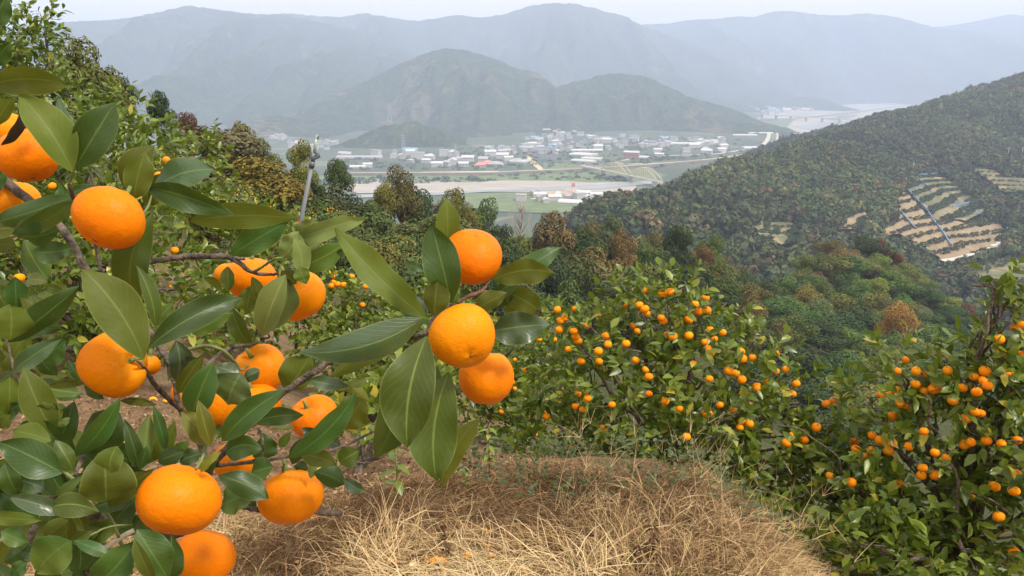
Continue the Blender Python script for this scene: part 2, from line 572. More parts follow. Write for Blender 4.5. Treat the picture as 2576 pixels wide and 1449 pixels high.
hp += [Vector(v) for v in [(0, 0, -1.5), (-1.2, 0.3, -1.45), (1.5, 0.3, -1.6), (0, -4, -1.3), (-5, -4, -0.2), (6, -3, -3.6),
                           (-2.9, 5.2, -1.85), (-4.1, 7.5, -1.5), (-3.2, 8, -2.3), (-2.8, 9, -2.9), (-1.2, 7, -3.1), (0.2, 9, -4.3),
                           (1.75, 3.9, -2.95), (1.8, 3.0, -2.95), (1.7, 4.6, -3.05), (2.1, 2.2, -2.95), (2.2, 1.0, -2.6), (0.9, 5.8, -3.2), (1.8, 5.4, -3.4), (2.4, 4.7, -3.0), (3.4, 4.6, -3.4), (3.6, 8, -6), (-8, 12, -1.0), (-14, 20, 0.5),
                           (4, 14, -10), (12, 18, -14), (14, 35, -22), (30, 45, -28), (-6, 16, -3.6), (0, 18, -6.2), (-40, 40, 6), (-60, 60, 4),
                           (-30, 90, -12), (-60, 130, -30), (-10, 140, -45), (10, 175, -62), (40, 210, -80), (80, 290, -95), (130, 290, -95),
                           (150, 230, -75), (-60, 220, -95), (0, 270, -125), (-80, 340, -158), (0, 350, -158), (80, 360, -140), (170, 340, -130),
                           (170, 150, -70), (120, 90, -48), (260, 300, -120), (-150, 250, -110), (-150, 120, -20), (60, 75, -38), (24, 10, -10), (-24, 4, 4)]]
hill = Surf(hp, 0.8)


def hill_z(x, y):
    return hill.z(x, y)


def ground_mat():
    m, nt, b, out = new_mat('hillside_soil')
    g = gpos(nt)
    n1 = noise(nt, 1.6, 6, g)
    n2 = noise(nt, 14, 6, g, 0.65)
    n3 = noise(nt, 70, 4, g)
    soil = ramp(nt, [(0.25, (0.095, 0.056, 0.034)), (0.5, (0.18, 0.112, 0.066)), (0.75, (0.29, 0.195, 0.118))], n2)
    litter = ramp(nt, [(0.35, (0.16, 0.10, 0.055)), (0.65, (0.36, 0.26, 0.14))], n3)
    c = mixc(nt, math_n(nt, 'MULTIPLY', math_n(nt, 'SUBTRACT', n1, 0.42), 5, True), soil.outputs[0], litter.outputs[0])
    floor = ramp(nt, [(0.3, (0.030, 0.040, 0.016)), (0.55, (0.062, 0.072, 0.026)), (0.75, (0.14, 0.10, 0.05))], noise(nt, 0.5, 6, g))
    sep = N(nt, 'ShaderNodeSeparateXYZ')
    nt.links.new(g, sep.inputs[0])
    far = math_n(nt, 'MULTIPLY', math_n(nt, 'SUBTRACT', sep.outputs[1], 9.0), 0.12, True)
    c = mixc(nt, far, c, floor.outputs[0])
    nt.links.new(c, b.inputs['Base Color'])
    b.inputs['Roughness'].default_value = 0.95
    b.inputs['Specular IOR Level'].default_value = 0.1
    bump(nt, b, math_n(nt, 'ADD', n2, math_n(nt, 'MULTIPLY', n3, 0.5)), 0.9, 0.05)
    return m


M['ground'] = ground_mat()


def grid_mesh(name, X, Y, Z, mat, smooth=True, keep=None, **kw):
    r, c = X.shape
    v = np.stack([X, Y, Z], -1).reshape(-1, 3)
    i = np.arange(r * c).reshape(r, c)
    q = np.stack([i[:-1, :-1], i[:-1, 1:], i[1:, 1:], i[1:, :-1]], -1).reshape(-1, 4)
    if keep is not None:
        k = keep[:-1, :-1] & keep[:-1, 1:] & keep[1:, 1:] & keep[1:, :-1]
        q = q[k.ravel()]
    return mesh_np(name, v, [q], mat, smooth, **kw)


yy = np.concatenate([np.linspace(-7, 7, 90), 7 * (360 / 7) ** np.linspace(0, 1, 110)[1:]])
tt = np.linspace(-0.95, 0.95, 170)
T, Yg = np.meshgrid(tt, yy)
Xg = T * (Yg + 11)
Zg = hill(Xg, Yg)
near = np.clip(1 - Yg / 14, 0, 1)
Zg = Zg + near * (fbm(Xg * 2.2, Yg * 2.2, 4) - 0.5) * 0.16 + (1 - near) * (fbm(Xg * .1, Yg * .1, 4) - .5) * 2.0
tag(link('ground', grid_mesh('ground', Xg, Yg, Zg, M['ground'])), kind='structure', label='reddish soil slope of the mandarin orchard')

# --- the valley floor, one sheet to the horizon
VZ = -150.0


def plain_mat():
    m, nt, b, out = new_mat('valley_fields')
    g = gpos(nt)
    vo = N(nt, 'ShaderNodeTexVoronoi')
    mp = N(nt, 'ShaderNodeMapping')
    mp.inputs['Scale'].default_value = (0.017, 0.011, 1)
    mp.inputs['Rotation'].default_value = (0, 0, 0.35)
    nt.links.new(g, mp.inputs[0])
    nt.links.new(mp.outputs[0], vo.inputs['Vector'])
    vo.inputs['Scale'].default_value = 1.0
    r = ramp(nt, [(0.0, (0.060, 0.078, 0.048)), (0.3, (0.085, 0.105, 0.055)), (0.5, (0.060, 0.075, 0.065)), (0.62, (0.12, 0.135, 0.075)), (0.78, (0.22, 0.20, 0.15)),
                  (0.88, (0.07, 0.10, 0.05)), (1.0, (0.10, 0.12, 0.11))], N(nt, 'ShaderNodeSeparateXYZ').outputs[0], 'CONSTANT')
    sp = r.inputs['Fac'].links[0].from_node
    nt.links.new(vo.outputs['Color'], sp.inputs[0])
    c = mixc(nt, math_n(nt, 'MULTIPLY', noise(nt, 0.08, 6, g, 0.7), 0.9), r.outputs[0], (0.045, 0.075, 0.035))
    nt.links.new(c, b.inputs['Base Color'])
    b.inputs['Roughness'].default_value = 0.95
    bump(nt, b, noise(nt, 0.12, 5, g, 0.7), 0.8, 4.0)
    return m


M['plain'] = plain_mat()
pm = MB()
xs = np.linspace(-22000, 22000, 12)
ys = np.concatenate([[-3000, 0, 200], np.linspace(400, 30000, 14)])
Xp, Yp = np.meshgrid(xs, ys)
tag(link('valley_floor', grid_mesh('valley_floor', Xp, Yp, np.full(Xp.shape, VZ), M['plain'])), kind='structure', label='flat green valley floor with fields beside the river')


def sheet(name, pts, z, mat, label, kind='structure', n=5):
    """flat polygon on the valley floor; outline given in view pixels, laid on its real level"""
    loop = [on_z(px, py, z) for px, py in pts]
    me = bpy.data.meshes.new(name)
    me.from_pydata([tuple(v) for v in loop], [], [list(range(len(loop)))])
    me.materials.append(mat)
    me.validate()
    return tag(link(name, me), kind=kind, label=label)


def speckle(name, stops, scale, rough=0.9, det=6, stretch=(1, 1, 1), b_=0.0):
    m, nt, b, out = new_mat(name)
    g = gpos(nt)
    mp = N(nt, 'ShaderNodeMapping')
    mp.inputs['Scale'].default_value = stretch
    nt.links.new(g, mp.inputs[0])
    f = noise(nt, scale, det, mp.outputs[0], 0.62)
    r = ramp(nt, stops, f)
    nt.links.new(r.outputs[0], b.inputs['Base Color'])
    b.inputs['Roughness'].default_value = rough
    if b_: bump(nt, b, f, 0.8, b_)
    return m


M['gravel'] = speckle('river_gravel', [(0.25, (0.24, 0.215, 0.185)), (0.5, (0.33, 0.30, 0.26)), (0.75, (0.42, 0.385, 0.345))], 0.02, stretch=(1, 3, 1))
M['water'] = speckle('river_water', [(0.3, (0.20, 0.23, 0.24)), (0.7, (0.28, 0.31, 0.31))], 0.01, 0.22, 3)
M['bank_grass'] = speckle('river_bank_grass', [(0.25, (0.05, 0.08, 0.03)), (0.5, (0.10, 0.15, 0.05)), (0.75, (0.19, 0.20, 0.09))], 0.04, stretch=(1, 2, 1), b_=2.0)
M['pale_road'] = simple('pale_concrete_road', (0.46, 0.44, 0.38), 0.9, 0.12, 0.05)
M['levee'] = speckle('levee_slope', [(0.3, (0.13, 0.12, 0.11)), (0.7, (0.23, 0.21, 0.17))], 0.05)
M['levee_top'] = simple('levee_path', (0.52, 0.43, 0.24), 0.9, 0.15, 0.05)

sheet('flood_meadow', [(640, 448), (1000, 436), (1205, 437), (1500, 425), (1610, 424), (1680, 440), (1600, 466), (1205, 462), (900, 470), (640, 476)], VZ + .4,
      M['bank_grass'], 'green meadow strip between levee and river gravel')
sheet('gravel_bar', [(820, 455), (946, 452), (1180, 459), (1259, 454), (1390, 455), (1498, 459), (1600, 457), (1600, 482), (1390, 483), (1220, 483), (900, 486)], VZ + .8,
      M['gravel'], 'pale gravel bar along the near river bend')
sheet('river', [(820, 492), (1100, 484), (1220, 477.5), (1390, 470.5), (1500, 464), (1640, 454), (1640, 462), (1517, 475), (1371, 478.5), (1234, 481.5), (1100, 490), (820, 500)], VZ + 1.2,
      M['water'], 'pale river water bending through the gravel')
sheet('near_bank', [(1150, 486), (1400, 483), (1600, 480), (1700, 500), (1500, 540), (1200, 530)], VZ + .9, M['bank_grass'], 'green near bank of the river')
sheet('upper_gravel', [(1963, 323), (2000, 300), (2130, 288), (2250, 270), (2330, 260), (2480, 248), (2480, 262), (2300, 290), (2180, 322), (2110, 345), (2060, 378), (1985, 392), (1995, 355), (1990, 335)], VZ + .5,
      M['gravel'], 'wide pale gravel bed of the upstream river')
sheet('upstream_river', [(1988, 334), (2022, 338), (2040, 350), (2030, 362), (2022, 378), (1985, 392), (1999, 355)], VZ + 1.0, M['water'], 'upstream river water beside the curved road')
sheet('far_channel', [(1990, 318), (2060, 310), (2150, 300), (2130, 308), (2060, 319), (2110, 326), (2130, 331), (2040, 327)], VZ + 1.0, M['water'], 'thin braided water channel on the upstream gravel')
sheet('river_islet', [(2075, 300), (2110, 291), (2160, 288), (2150, 294), (2100, 303)], VZ + 1.2, M['bank_grass'], 'green islet on the upstream gravel')
sheet('upstream_meadow', [(1910, 318), (1950, 302), (1985, 297), (1995, 304), (1982, 318), (1960, 324), (1940, 326), (1985, 350), (1996, 380), (1960, 400), (1915, 380), (1940, 352), (1932, 330)], VZ + .9,
      M['bank_grass'], 'green meadow beside the upstream river')
sheet('far_flats', [(1900, 300), (1960, 262), (2100, 250), (2300, 246), (2480, 238), (2480, 250), (2250, 268), (2120, 285), (1990, 298)], VZ + .3,
      speckle('far_town_ground', [(0.35, (0.12, 0.14, 0.10)), (0.5, (0.30, 0.29, 0.26)), (0.65, (0.42, 0.40, 0.37))], 0.012), 'pale built-up flats in the far valley')
sheet('dark_field', [cv('n', 640, 520), cv('n', 1000, 520), cv('n', 1080, 560), cv('n', 1060, 610), cv('n', 760, 600), cv('n', 640, 560)], VZ + .5,
      speckle('netted_field', [(0.3, (0.055, 0.06, 0.07)), (0.7, (0.10, 0.105, 0.10))], 0.05), 'dark grey field in front of the town')
sheet('pale_lot', [cv('n', 640, 560), cv('n', 710, 570), cv('n', 900, 740), cv('n', 830, 745), cv('n', 700, 640)], VZ + .6, M['levee_top'], 'bare tan lot in front of the town')
sheet('green_field', [cv('n', 880, 655), cv('n', 1180, 650), cv('n', 1480, 705), cv('n', 1100, 735), cv('n', 900, 740)], VZ + .5, M['bank_grass'], 'green field behind the levee')
sheet('work_yard', [cv('m', 1770, 740), cv('m', 2560, 730), cv('m', 2560, 755), cv('m', 1770, 765)], VZ + .9, M['levee_top'], 'long tan work yard beside the river')


def ribbon(name, pts, w, mat, label, kind='structure', thick=0.3, ups=4):
    pts = smooth_path([tuple(p) for p in pts], ups)
    t = np.gradient(pts, axis=0)
    s = np.stack([t[:, 1], -t[:, 0], 0 * t[:, 0]], 1)
    s /= np.linalg.norm(s, axis=1)[:, None]
    L, R = pts - s * w / 2, pts + s * w / 2
    n = len(pts)
    dn = np.array((0, 0, -thick))
    v = np.concatenate([L, R, L + dn, R + dn])
    q = []
    for i in range(n - 1):
        q += [(i, n + i, n + i + 1, i + 1), (i, i + 1, 2 * n + i + 1, 2 * n + i), (n + i, 3 * n + i, 3 * n + i + 1, n + i + 1)]
    return tag(link(name, mesh_np(name, v, [np.array(q)], mat, False)), kind=kind, label=label)


ribbon('river_road', [on_z(*cv('o', a, b), VZ + 3) for a, b in [(1480, 515), (1520, 560), (1530, 600), (1520, 650), (1490, 700), (1440, 745), (1380, 790)]], 10, M['pale_road'],
       'pale curved road along the upstream river', thick=3)
ribbon('riverside_track', [on_z(*cv('o', a, b), VZ + 2) for a, b in [(1560, 530), (1630, 580), (1640, 650), (1610, 700), (1540, 745)]], 5, M['pale_road'],
       'thinner pale track outside the curved road', thick=2)
lev = [on_z(x, y, VZ + 5) for x, y in [(860, 434), (1195, 433), (1250, 432), (1370, 427), (1500, 421), (1640, 412), (1800, 398), (1900, 384)]]
ribbon('levee', [p - Vector((0, 0, .3)) for p in lev], 14, M['levee'], 'grey brown levee along the far bank', thick=5.5)
ribbon('levee_path', lev, 4, M['levee_top'], 'tan path on top of the levee', thick=.25)
ribbon('field_road', [on_z(*cv('o', a, b), VZ + 1) for a, b in [(-400, 940), (0, 890), (600, 860), (900, 845), (1200, 800)]], 7, M['pale_road'], 'pale road crossing the far fields', thick=1)
ribbon('country_road', [on_z(*cv('o', a, b), VZ + 1) for a, b in [(-300, 985), (200, 970), (500, 955), (1000, 905)]], 6, M['levee_top'], 'tan farm road at the foot of the wooded hill', thick=1)


# --- mountains behind the valley
def forest_mat(name, stops, patch, scale=1.0, bmpd=14.0, patch_at=0.62):
    m, nt, b, out = new_mat(name)
    g = gpos(nt)
    f = noise(nt, 0.045 * scale, 6, g, 0.72)
    lo_ = noise(nt, 0.011 * scale, 5, g, 0.6)
    r = N(nt, 'ShaderNodeVectorMath', operation='SCALE')
    rr_ = ramp(nt, stops, f)
    nt.links.new(rr_.outputs[0], r.inputs[0])
    nt.links.new(math_n(nt, 'ADD', 0.25, math_n(nt, 'MULTIPLY', lo_, 1.5)), r.inputs['Scale'])
    big = noise(nt, 0.0032 * scale, 4, g)
    k = math_n(nt, 'MULTIPLY', math_n(nt, 'SUBTRACT', big, patch_at), 14, True)
    med = noise(nt, 0.016 * scale, 5, g, 0.6)
    k = math_n(nt, 'MULTIPLY', k, math_n(nt, 'MULTIPLY', math_n(nt, 'SUBTRACT', med, 0.44), 7, True))
    wv = N(nt, 'ShaderNodeSeparateXYZ')
    nt.links.new(g, wv.inputs[0])
    lines = math_n(nt, 'SINE', math_n(nt, 'ADD', math_n(nt, 'MULTIPLY', wv.outputs[2], 0.75 * scale), math_n(nt, 'MULTIPLY', med, 6.0)))
    pc = mixc(nt, math_n(nt, 'MULTIPLY', math_n(nt, 'ADD', lines, 0.3), 0.6, True), patch, stops[1][1])
    c = mixc(nt, math_n(nt, 'MULTIPLY', k, 0.85), r.outputs[0], pc)
    c = mixc(nt, math_n(nt, 'MULTIPLY', math_n(nt, 'SUBTRACT', noise(nt, 0.0075 * scale, 5, g), 0.5), 3, True), c, mixc(nt, 0.5, c, (0.12, 0.15, 0.05)))
    nt.links.new(c, b.inputs['Base Color'])
    b.inputs['Roughness'].default_value = 1.0
    b.inputs['Specular IOR Level'].default_value = 0.0
    bump(nt, b, math_n(nt, 'ADD', f, math_n(nt, 'MULTIPLY', noise(nt, 0.13 * scale, 4, g, 0.7), 0.5)), 1.0, bmpd)
    return m


FS = [(0.28, (0.014, 0.026, 0.012)), (0.5, (0.044, 0.070, 0.026)), (0.72, (0.105, 0.125, 0.045))]
M['mtn'] = forest_mat('mountain_forest', FS, (0.30, 0.20, 0.13))
M['mtn_near'] = forest_mat('low_hill_forest', FS, (0.24, 0.17, 0.11), 1.5, 10.0, 0.52)
M['mtn_dark'] = forest_mat('dark_knoll_forest', [(a, tuple(x * .75 for x in c)) for a, c in FS], (0.1, 0.1, 0.05), 1.5, 10.0, 0.8)


def mountain(name, crest, Yc, run, mat, label, rough=0.33, seed=0.0, cols=220, rows=56, back=1500, foot=VZ - 4, gl=420.0, tree=7.0):
    """real relief: a crest line at its own distance, a front slope with spurs and gullies down to the valley and a back slope"""
    cx = np.array([c[0] for c in crest], float)
    cyv = np.array([c[1] for c in crest], float)
    Ys = np.array([c[2] if len(c) > 2 else Yc for c in crest], float)
    u = np.linspace(cx[0], cx[-1], cols)
    py = np.interp(u, cx, cyv)
    k = np.ones(5) / 5
    py = np.convolve(np.pad(py, 2, mode='edge'), k, 'valid')
    Yv = np.interp(u, cx, Ys)
    X0 = np.array([ray(a, b)[0] for a, b in zip(u, py)]) * Yv
    Z0 = np.array([ray(a, b)[2] for a, b in zip(u, py)]) * Yv
    end = np.clip(np.minimum(np.arange(cols), np.arange(cols)[::-1]) / 10.0, 0, 1)
    v = np.concatenate([np.linspace(-1, 0, 12)[:-1], np.linspace(0, 1, rows)])
    V_, X = np.meshgrid(v, X0, indexing='ij')
    Yc_ = np.broadcast_to(Yv, X.shape)
    Z_ = np.broadcast_to(Z0, X.shape)
    H = Z_ - foot
    f = np.clip(V_, 0, 1)
    bk = np.clip(-V_, 0, 1)
    gx = X / (gl * .62) + seed * 13.7
    spur = 1 - np.abs(2 * fbm(gx, f * 0.9 + seed + 0.0 * X, 4) - 1)       # ridged across the slope
    Y = Yc_ - run * f * (0.78 + 0.5 * (fbm(gx * 0.6 + 40, f * .4 + seed, 3) - 0.5) * 1.6) + back * bk
    prof = (1 - f) ** 1.15 * (1 - bk) ** 1.3
    amp = np.sin(np.pi * np.clip(f * 1.02, 0, 1)) ** 0.8 * (f > 0)
    Z = foot + H * (prof + amp * (spur - 0.72) * rough * 2.2 + amp * (fbm(gx * 3, f * 5 + seed, 4) - .5) * rough * .8)
    Z = Z + (fbm(X / 26.0 + seed, V_ * run / 26.0, 3) - .5) * tree * (f < .97)
    Z = np.maximum(Z, foot)
    Z = foot + (Z - foot) * end[None, :]
    o = link(name, grid_mesh(name, X, Y, Z, mat))
    tag(o, kind='structure', label=label)
    return o, (X, Y, Z)


mountain('distant_mountain', [(2100, 150), (2250, 92), (2331, 69), (2408, 63), (2480, 48), (2543, 35), (2600, 45), (2700, 60), (2900, 110)], 8000, 2400, M['mtn'],
         'palest faint mountain at the far end of the valley', seed=1.0, gl=900, tree=6, cols=120, back=900)
mountain('right_range', [(1380, 140), (1500, 85), (1610, 62), (1680, 58), (1740, 50), (1800, 48), (1850, 40), (1890, 44), (1930, 32), (1980, 27), (2040, 35), (2100, 40), (2180, 34),
                         (2240, 40), (2300, 55), (2350, 70), (2420, 78), (2480, 80), (2540, 90), (2600, 100), (2800, 130), (3100, 170)], 6900, 2400, M['mtn'],
         'pale blue mountain range above the upstream valley', seed=2.2, gl=700, cols=260, tree=16)
_, far_ridge = mountain('central_range', [(420, 120), (560, 50), (700, 33), (800, 40), (870, 42), (910, 33), (960, 40), (1010, 50), (1060, 52), (1110, 45), (1150, 38), (1210, 45), (1270, 35), (1330, 15),
                           (1390, 7), (1450, 10), (1510, 25), (1570, 45), (1620, 66), (1700, 95), (1800, 140), (1900, 190), (1960, 225)], 5700, 2200, M['mtn'],
         'hazy central mountain range with the highest rounded summit', seed=3.1, gl=600, cols=300, tree=14)
mountain('left_mountain', [(-500, 90), (-200, 80), (0, 75), (190, 60), (300, 48), (380, 35), (470, 15), (540, 22), (600, 33), (720, 38), (800, 55), (904, 80), (960, 100), (1026, 128), (1070, 165), (1110, 210), (1170, 280)],
         4700, 2300, M['mtn'], 'broad hazy mountain above the left trees', seed=4.7, gl=430, cols=320, rows=70, tree=12)
mountain('left_spur', [(150, 250), (260, 215), (380, 190), (480, 178), (560, 186), (640, 178), (720, 190), (800, 200), (880, 222), (960, 262), (1020, 310)],
         3700, 1000, M['mtn'], 'lower spur of the broad left mountain', seed=11.3, gl=260, cols=220, back=900, tree=10)
mountain('valley_hill', [(560, 345), (640, 318), (720, 288), (800, 255), (880, 222), (950, 190), (1010, 160), (1055, 140), (1090, 127), (1130, 121), (1175, 127), (1217, 137), (1262, 155), (1304, 174), (1346, 181), (1380, 200), (1420, 240), (1470, 300), (1500, 340)],
         2950, 800, M['mtn_near'], 'middle hill with brown orchard clearings behind the town', seed=5.3, gl=240, cols=220, tree=9)
mountain('round_hill', [(1330, 300), (1370, 240), (1410, 214), (1460, 203), (1510, 190), (1564, 184), (1610, 191), (1650, 203), (1700, 228), (1740, 246), (1800, 262), (1862, 281), (1895, 297), (1918, 315), (1930, 335)],
         2850, 560, M['mtn_near'], 'round wooded hill behind the town with clearings', seed=6.9, gl=200, cols=220, tree=9)
mountain('dark_knoll', [(800, 388), (860, 362), (920, 335), (980, 314), (1040, 306), (1090, 318), (1130, 340), (1170, 362), (1210, 386)],
         1980, 200, M['mtn_near'], 'low dark wooded knoll left of the town', seed=8.1, gl=90, cols=160, back=500, tree=16, rough=.35)
mountain('left_foothill', [(560, 330), (640, 300), (700, 290), (760, 300), (830, 310), (900, 330), (960, 350), (1010, 375)],
         2500, 450, M['mtn_near'], 'low foothill behind the left village', seed=9.4, gl=170, cols=120, back=700, tree=9)
# --- wooded hill on the right
RH = [(1500, 505, 440), (1600, 470, 480), (1750, 430, 540), (1900, 385, 640), (2000, 385, 690), (2100, 340, 790), (2180, 315, 850), (2300, 285, 930), (2420, 265, 980),
      (2500, 235, 1020), (2576, 200, 1060), (2680, 170, 1100), (1600, 560, 390), (1750, 560, 410), (1900, 480, 510), (2000, 560, 440), (2100, 480, 560), (2200, 430, 650), (2300, 400, 710),
      (2450, 350, 800), (2576, 330, 850), (2250, 560, 480), (2350, 520, 540), (2400, 600, 460), (2550, 620, 450), (2250, 650, 410), (1900, 620, 380),
      (2450, 690, 390), (2576, 740, 360), (2300, 480, 590), (2500, 500, 590), (2100, 620, 400), (1950, 650, 365), (2680, 600, 460), (2680, 400, 750)]
rp = [P(x, y, d) - Vector((0, 0, 5)) for x, y, d in RH]
rp += [Vector(v) for v in [(20, 560, -152), (60, 700, -152), (110, 850, -152), (160, 1000, -152), (230, 1200, -152), (340, 1350, -140), (500, 1400, -90), (18, 425, -98), (-20, 400, -150), (-20, 500, -152), 
                           (90, 320, -125), (160, 310, -125), (230, 310, -120), (320, 310, -110), (700, 1300, -60), (700, 800, 10), (700, 500, -30), (650, 300, -70)]]
rhill_s = Surf(rp, 12.0)


class Rough:
    """the hill surface with folds and spurs"""
    hit = Surf.hit
    z = Surf.z

    def __call__(s, x, y):
        x, y = np.asarray(x, float), np.asarray(y, float)
        b = rhill_s(x, y)
        w = np.clip((b - VZ) / 40, 0, 1)
        dep = y * CP - b * SP
        vx, vy = 1288 + FPX * x / dep, 724.5 - FPX * (y * SP + b * CP) / dep
        sm = lambda t: np.clip(t, 0, 1) ** 2 * (3 - 2 * np.clip(t, 0, 1))
        w = w * (1 - .88 * sm((vx - 2170) / 70) * sm((vy - 410) / 40) * sm((760 - vy) / 40))     # the orchard slope is even
        return b + w * ((fbm(x / 70 + 3, y / 110 + 8, 3) - .5) * 26 + (fbm(x / 22, y / 22 + 5, 2) - .5) * 6)


rhill = Rough()
M['hill_floor'] = forest_mat('wooded_hill_floor', [(0.3, (0.022, 0.036, 0.016)), (0.5, (0.045, 0.062, 0.026)), (0.7, (0.09, 0.095, 0.042))], (0.2, 0.15, 0.08), 4.0, 2.0)
Xr, Yr = np.meshgrid(np.linspace(-10, 720, 150), np.linspace(305, 1400, 170))
Zr = rhill(Xr, Yr) + (fbm(Xr * .05, Yr * .05, 3) - .5) * 3
tag(link('wooded_hill', grid_mesh('wooded_hill', Xr, Yr, np.maximum(Zr, VZ - 4), M['hill_floor'])), kind='structure', label='ground of the wooded hill on the right')

# ================================================================== FAR THINGS
M['wall_white'] = simple('house_wall_white', (0.44, 0.43, 0.41), 0.9, 0.08, 0.3)
M['wall_cream'] = simple('house_wall_cream', (0.40, 0.35, 0.28), 0.9, 0.08, 0.3)
M['wall_grey'] = simple('house_wall_grey', (0.36, 0.36, 0.36), 0.9, 0.1, 0.3)
M['wall_brick'] = simple('building_wall_reddish', (0.34, 0.17, 0.15), 0.9, 0.1, 0.3)
M['roof_grey'] = simple('tile_roof_grey', (0.17, 0.18, 0.20), 0.7, 0.15, 0.4)
M['roof_pale'] = simple('roof_pale_grey', (0.33, 0.34, 0.36), 0.7, 0.1, 0.4)
M['roof_white'] = simple('roof_white_metal', (0.50, 0.51, 0.50), 0.5, 0.05, 0.4)
M['roof_blue'] = simple('roof_blue_metal', (0.20, 0.36, 0.50), 0.5, 0.1, 0.4)
M['roof_red'] = simple('roof_red', (0.52, 0.20, 0.17), 0.7, 0.1, 0.4)
M['roof_brown'] = simple('roof_brown', (0.40, 0.27, 0.20), 0.8, 0.1, 0.4)
M['window'] = simple('window_glass_dark', (0.06, 0.07, 0.09), 0.2, 0.1, 0.4)
M['mesh_white'] = simple('white_paint', (0.75, 0.76, 0.76), 0.5, 0.05, 1)
M['steel'] = simple('galvanised_steel', (0.30, 0.32, 0.34), 0.5, 0.1, 1, metallic=0.2)
M['bridge'] = simple('bridge_cream_paint', (0.52, 0.48, 0.32), 0.6, 0.08, 0.5)
M['concrete'] = simple('concrete', (0.42, 0.41, 0.39), 0.9, 0.15, 0.6)
M['dark_steel'] = simple('dark_girder', (0.20, 0.20, 0.20), 0.7, 0.15, 0.6)


def box_mesh(name, mat, w, d, h):
    mb = MB(); mb.box((0, 0, h / 2), (w, d, h))
    return mb.mesh(name, mat)


def gable(name, mat, w, d, h, ov=0.5):
    x, y = w / 2 + ov, d / 2 + ov
    t = .25
    v = [(-x, -y, 0), (x, -y, 0), (x, y, 0), (-x, y, 0), (-x, 0, h), (x, 0, h), (-x, -y, -t), (x, -y, -t), (x, y, -t), (-x, y, -t)]
    mb = MB()
    mb.add(v, [(0, 4, 3), (1, 2, 5)], [(0, 1, 5, 4), (2, 3, 4, 5), (6, 9, 8, 7), (0, 6, 7, 1), (1, 7, 8, 2), (2, 8, 9, 3), (3, 9, 6, 0)])
    return mb.mesh(name, mat)


def hip(name, mat, w, d, h, ov=0.5):
    x, y = w / 2 + ov, d / 2 + ov
    r = max(.2, x - y)
    v = [(-x, -y, 0), (x, -y, 0), (x, y, 0), (-x, y, 0), (-r, 0, h), (r, 0, h)]
    mb = MB()
    mb.add(v, [(0, 4, 3), (1, 2, 5)], [(0, 1, 5, 4), (2, 3, 4, 5), (0, 3, 2, 1)])
    return mb.mesh(name, mat)


def flat_roof(name, mat, w, d, ov=.3):
    mb = MB(); mb.box((0, 0, .3), (w + 2 * ov, d + 2 * ov, .6))
    return mb.mesh(name, mat)


def vault(name, mat, w, d, h):
    n = 8
    v, q = [], []
    for i in range(n + 1):
        a = math.pi * i / n
        for s in (-1, 1):
            v.append((s * w / 2, -math.cos(a) * d / 2, math.sin(a) * h))
    for i in range(n):
        q.append((2 * i, 2 * i + 1, 2 * i + 3, 2 * i + 2))
    mb = MB(); mb.add(v, None, q)
    e = [2 * i for i in range(n + 1)]
    t = [(0, 2 * i, 2 * i + 2) for i in range(1, n)] + [(1, 2 * i + 3, 2 * i + 1) for i in range(1, n)]
    mb.add(v, t)
    return mb.mesh(name, mat, True)


PROTO = []
for w, d, h, wm, rm, kind in [(10, 8, 5.5, 'wall_white', 'roof_grey', 'hip'), (12, 8, 5.5, 'wall_cream', 'roof_pale', 'gable'), (9, 8, 6.5, 'wall_white', 'roof_pale', 'gable'),
                              (14, 9, 6, 'wall_white', 'roof_grey', 'gable'), (11, 9, 6, 'wall_grey', 'roof_pale', 'hip'), (16, 10, 6, 'wall_white', 'roof_white', 'gable'),
                              (12, 10, 8, 'wall_white', 'roof_pale', 'flat'), (10, 8, 5, 'wall_cream', 'roof_brown', 'gable'), (13, 9, 5, 'wall_white', 'roof_blue', 'gable')]:
    wall = box_mesh('house', M[wm], w, d, h)
    roof = gable('roof', M[rm], w, d, 2.6) if kind == 'gable' else hip('roof', M[rm], w, d, 2.6) if kind == 'hip' else flat_roof('roof', M[rm], w, d)
    win = MB()
    for k in range(3):
        win.box((-w * .32 + k * w * .32, -d / 2 - .03, h * .62), (w * .16, .12, h * .26))
    PROTO.append((wall, roof, h, win.mesh('window', M['window'])))


ROOFN = ['grey hip-roofed', 'cream pale-roofed', 'tall pale-roofed', 'wide grey-roofed', 'grey-walled', 'white-roofed', 'flat-roofed', 'brown-roofed', 'blue-roofed']


def house(pos, k, rz, label, group, sc_=1.0):
    wall, roof, h, win = PROTO[k]
    o = link('house', wall, None, pos)
    o.rotation_euler.z = rz
    o.scale = (sc_, sc_, sc_)
    tag(o, label, 'house', group)
    r = link('roof', roof, o, (0, 0, h))
    return o


placed = []


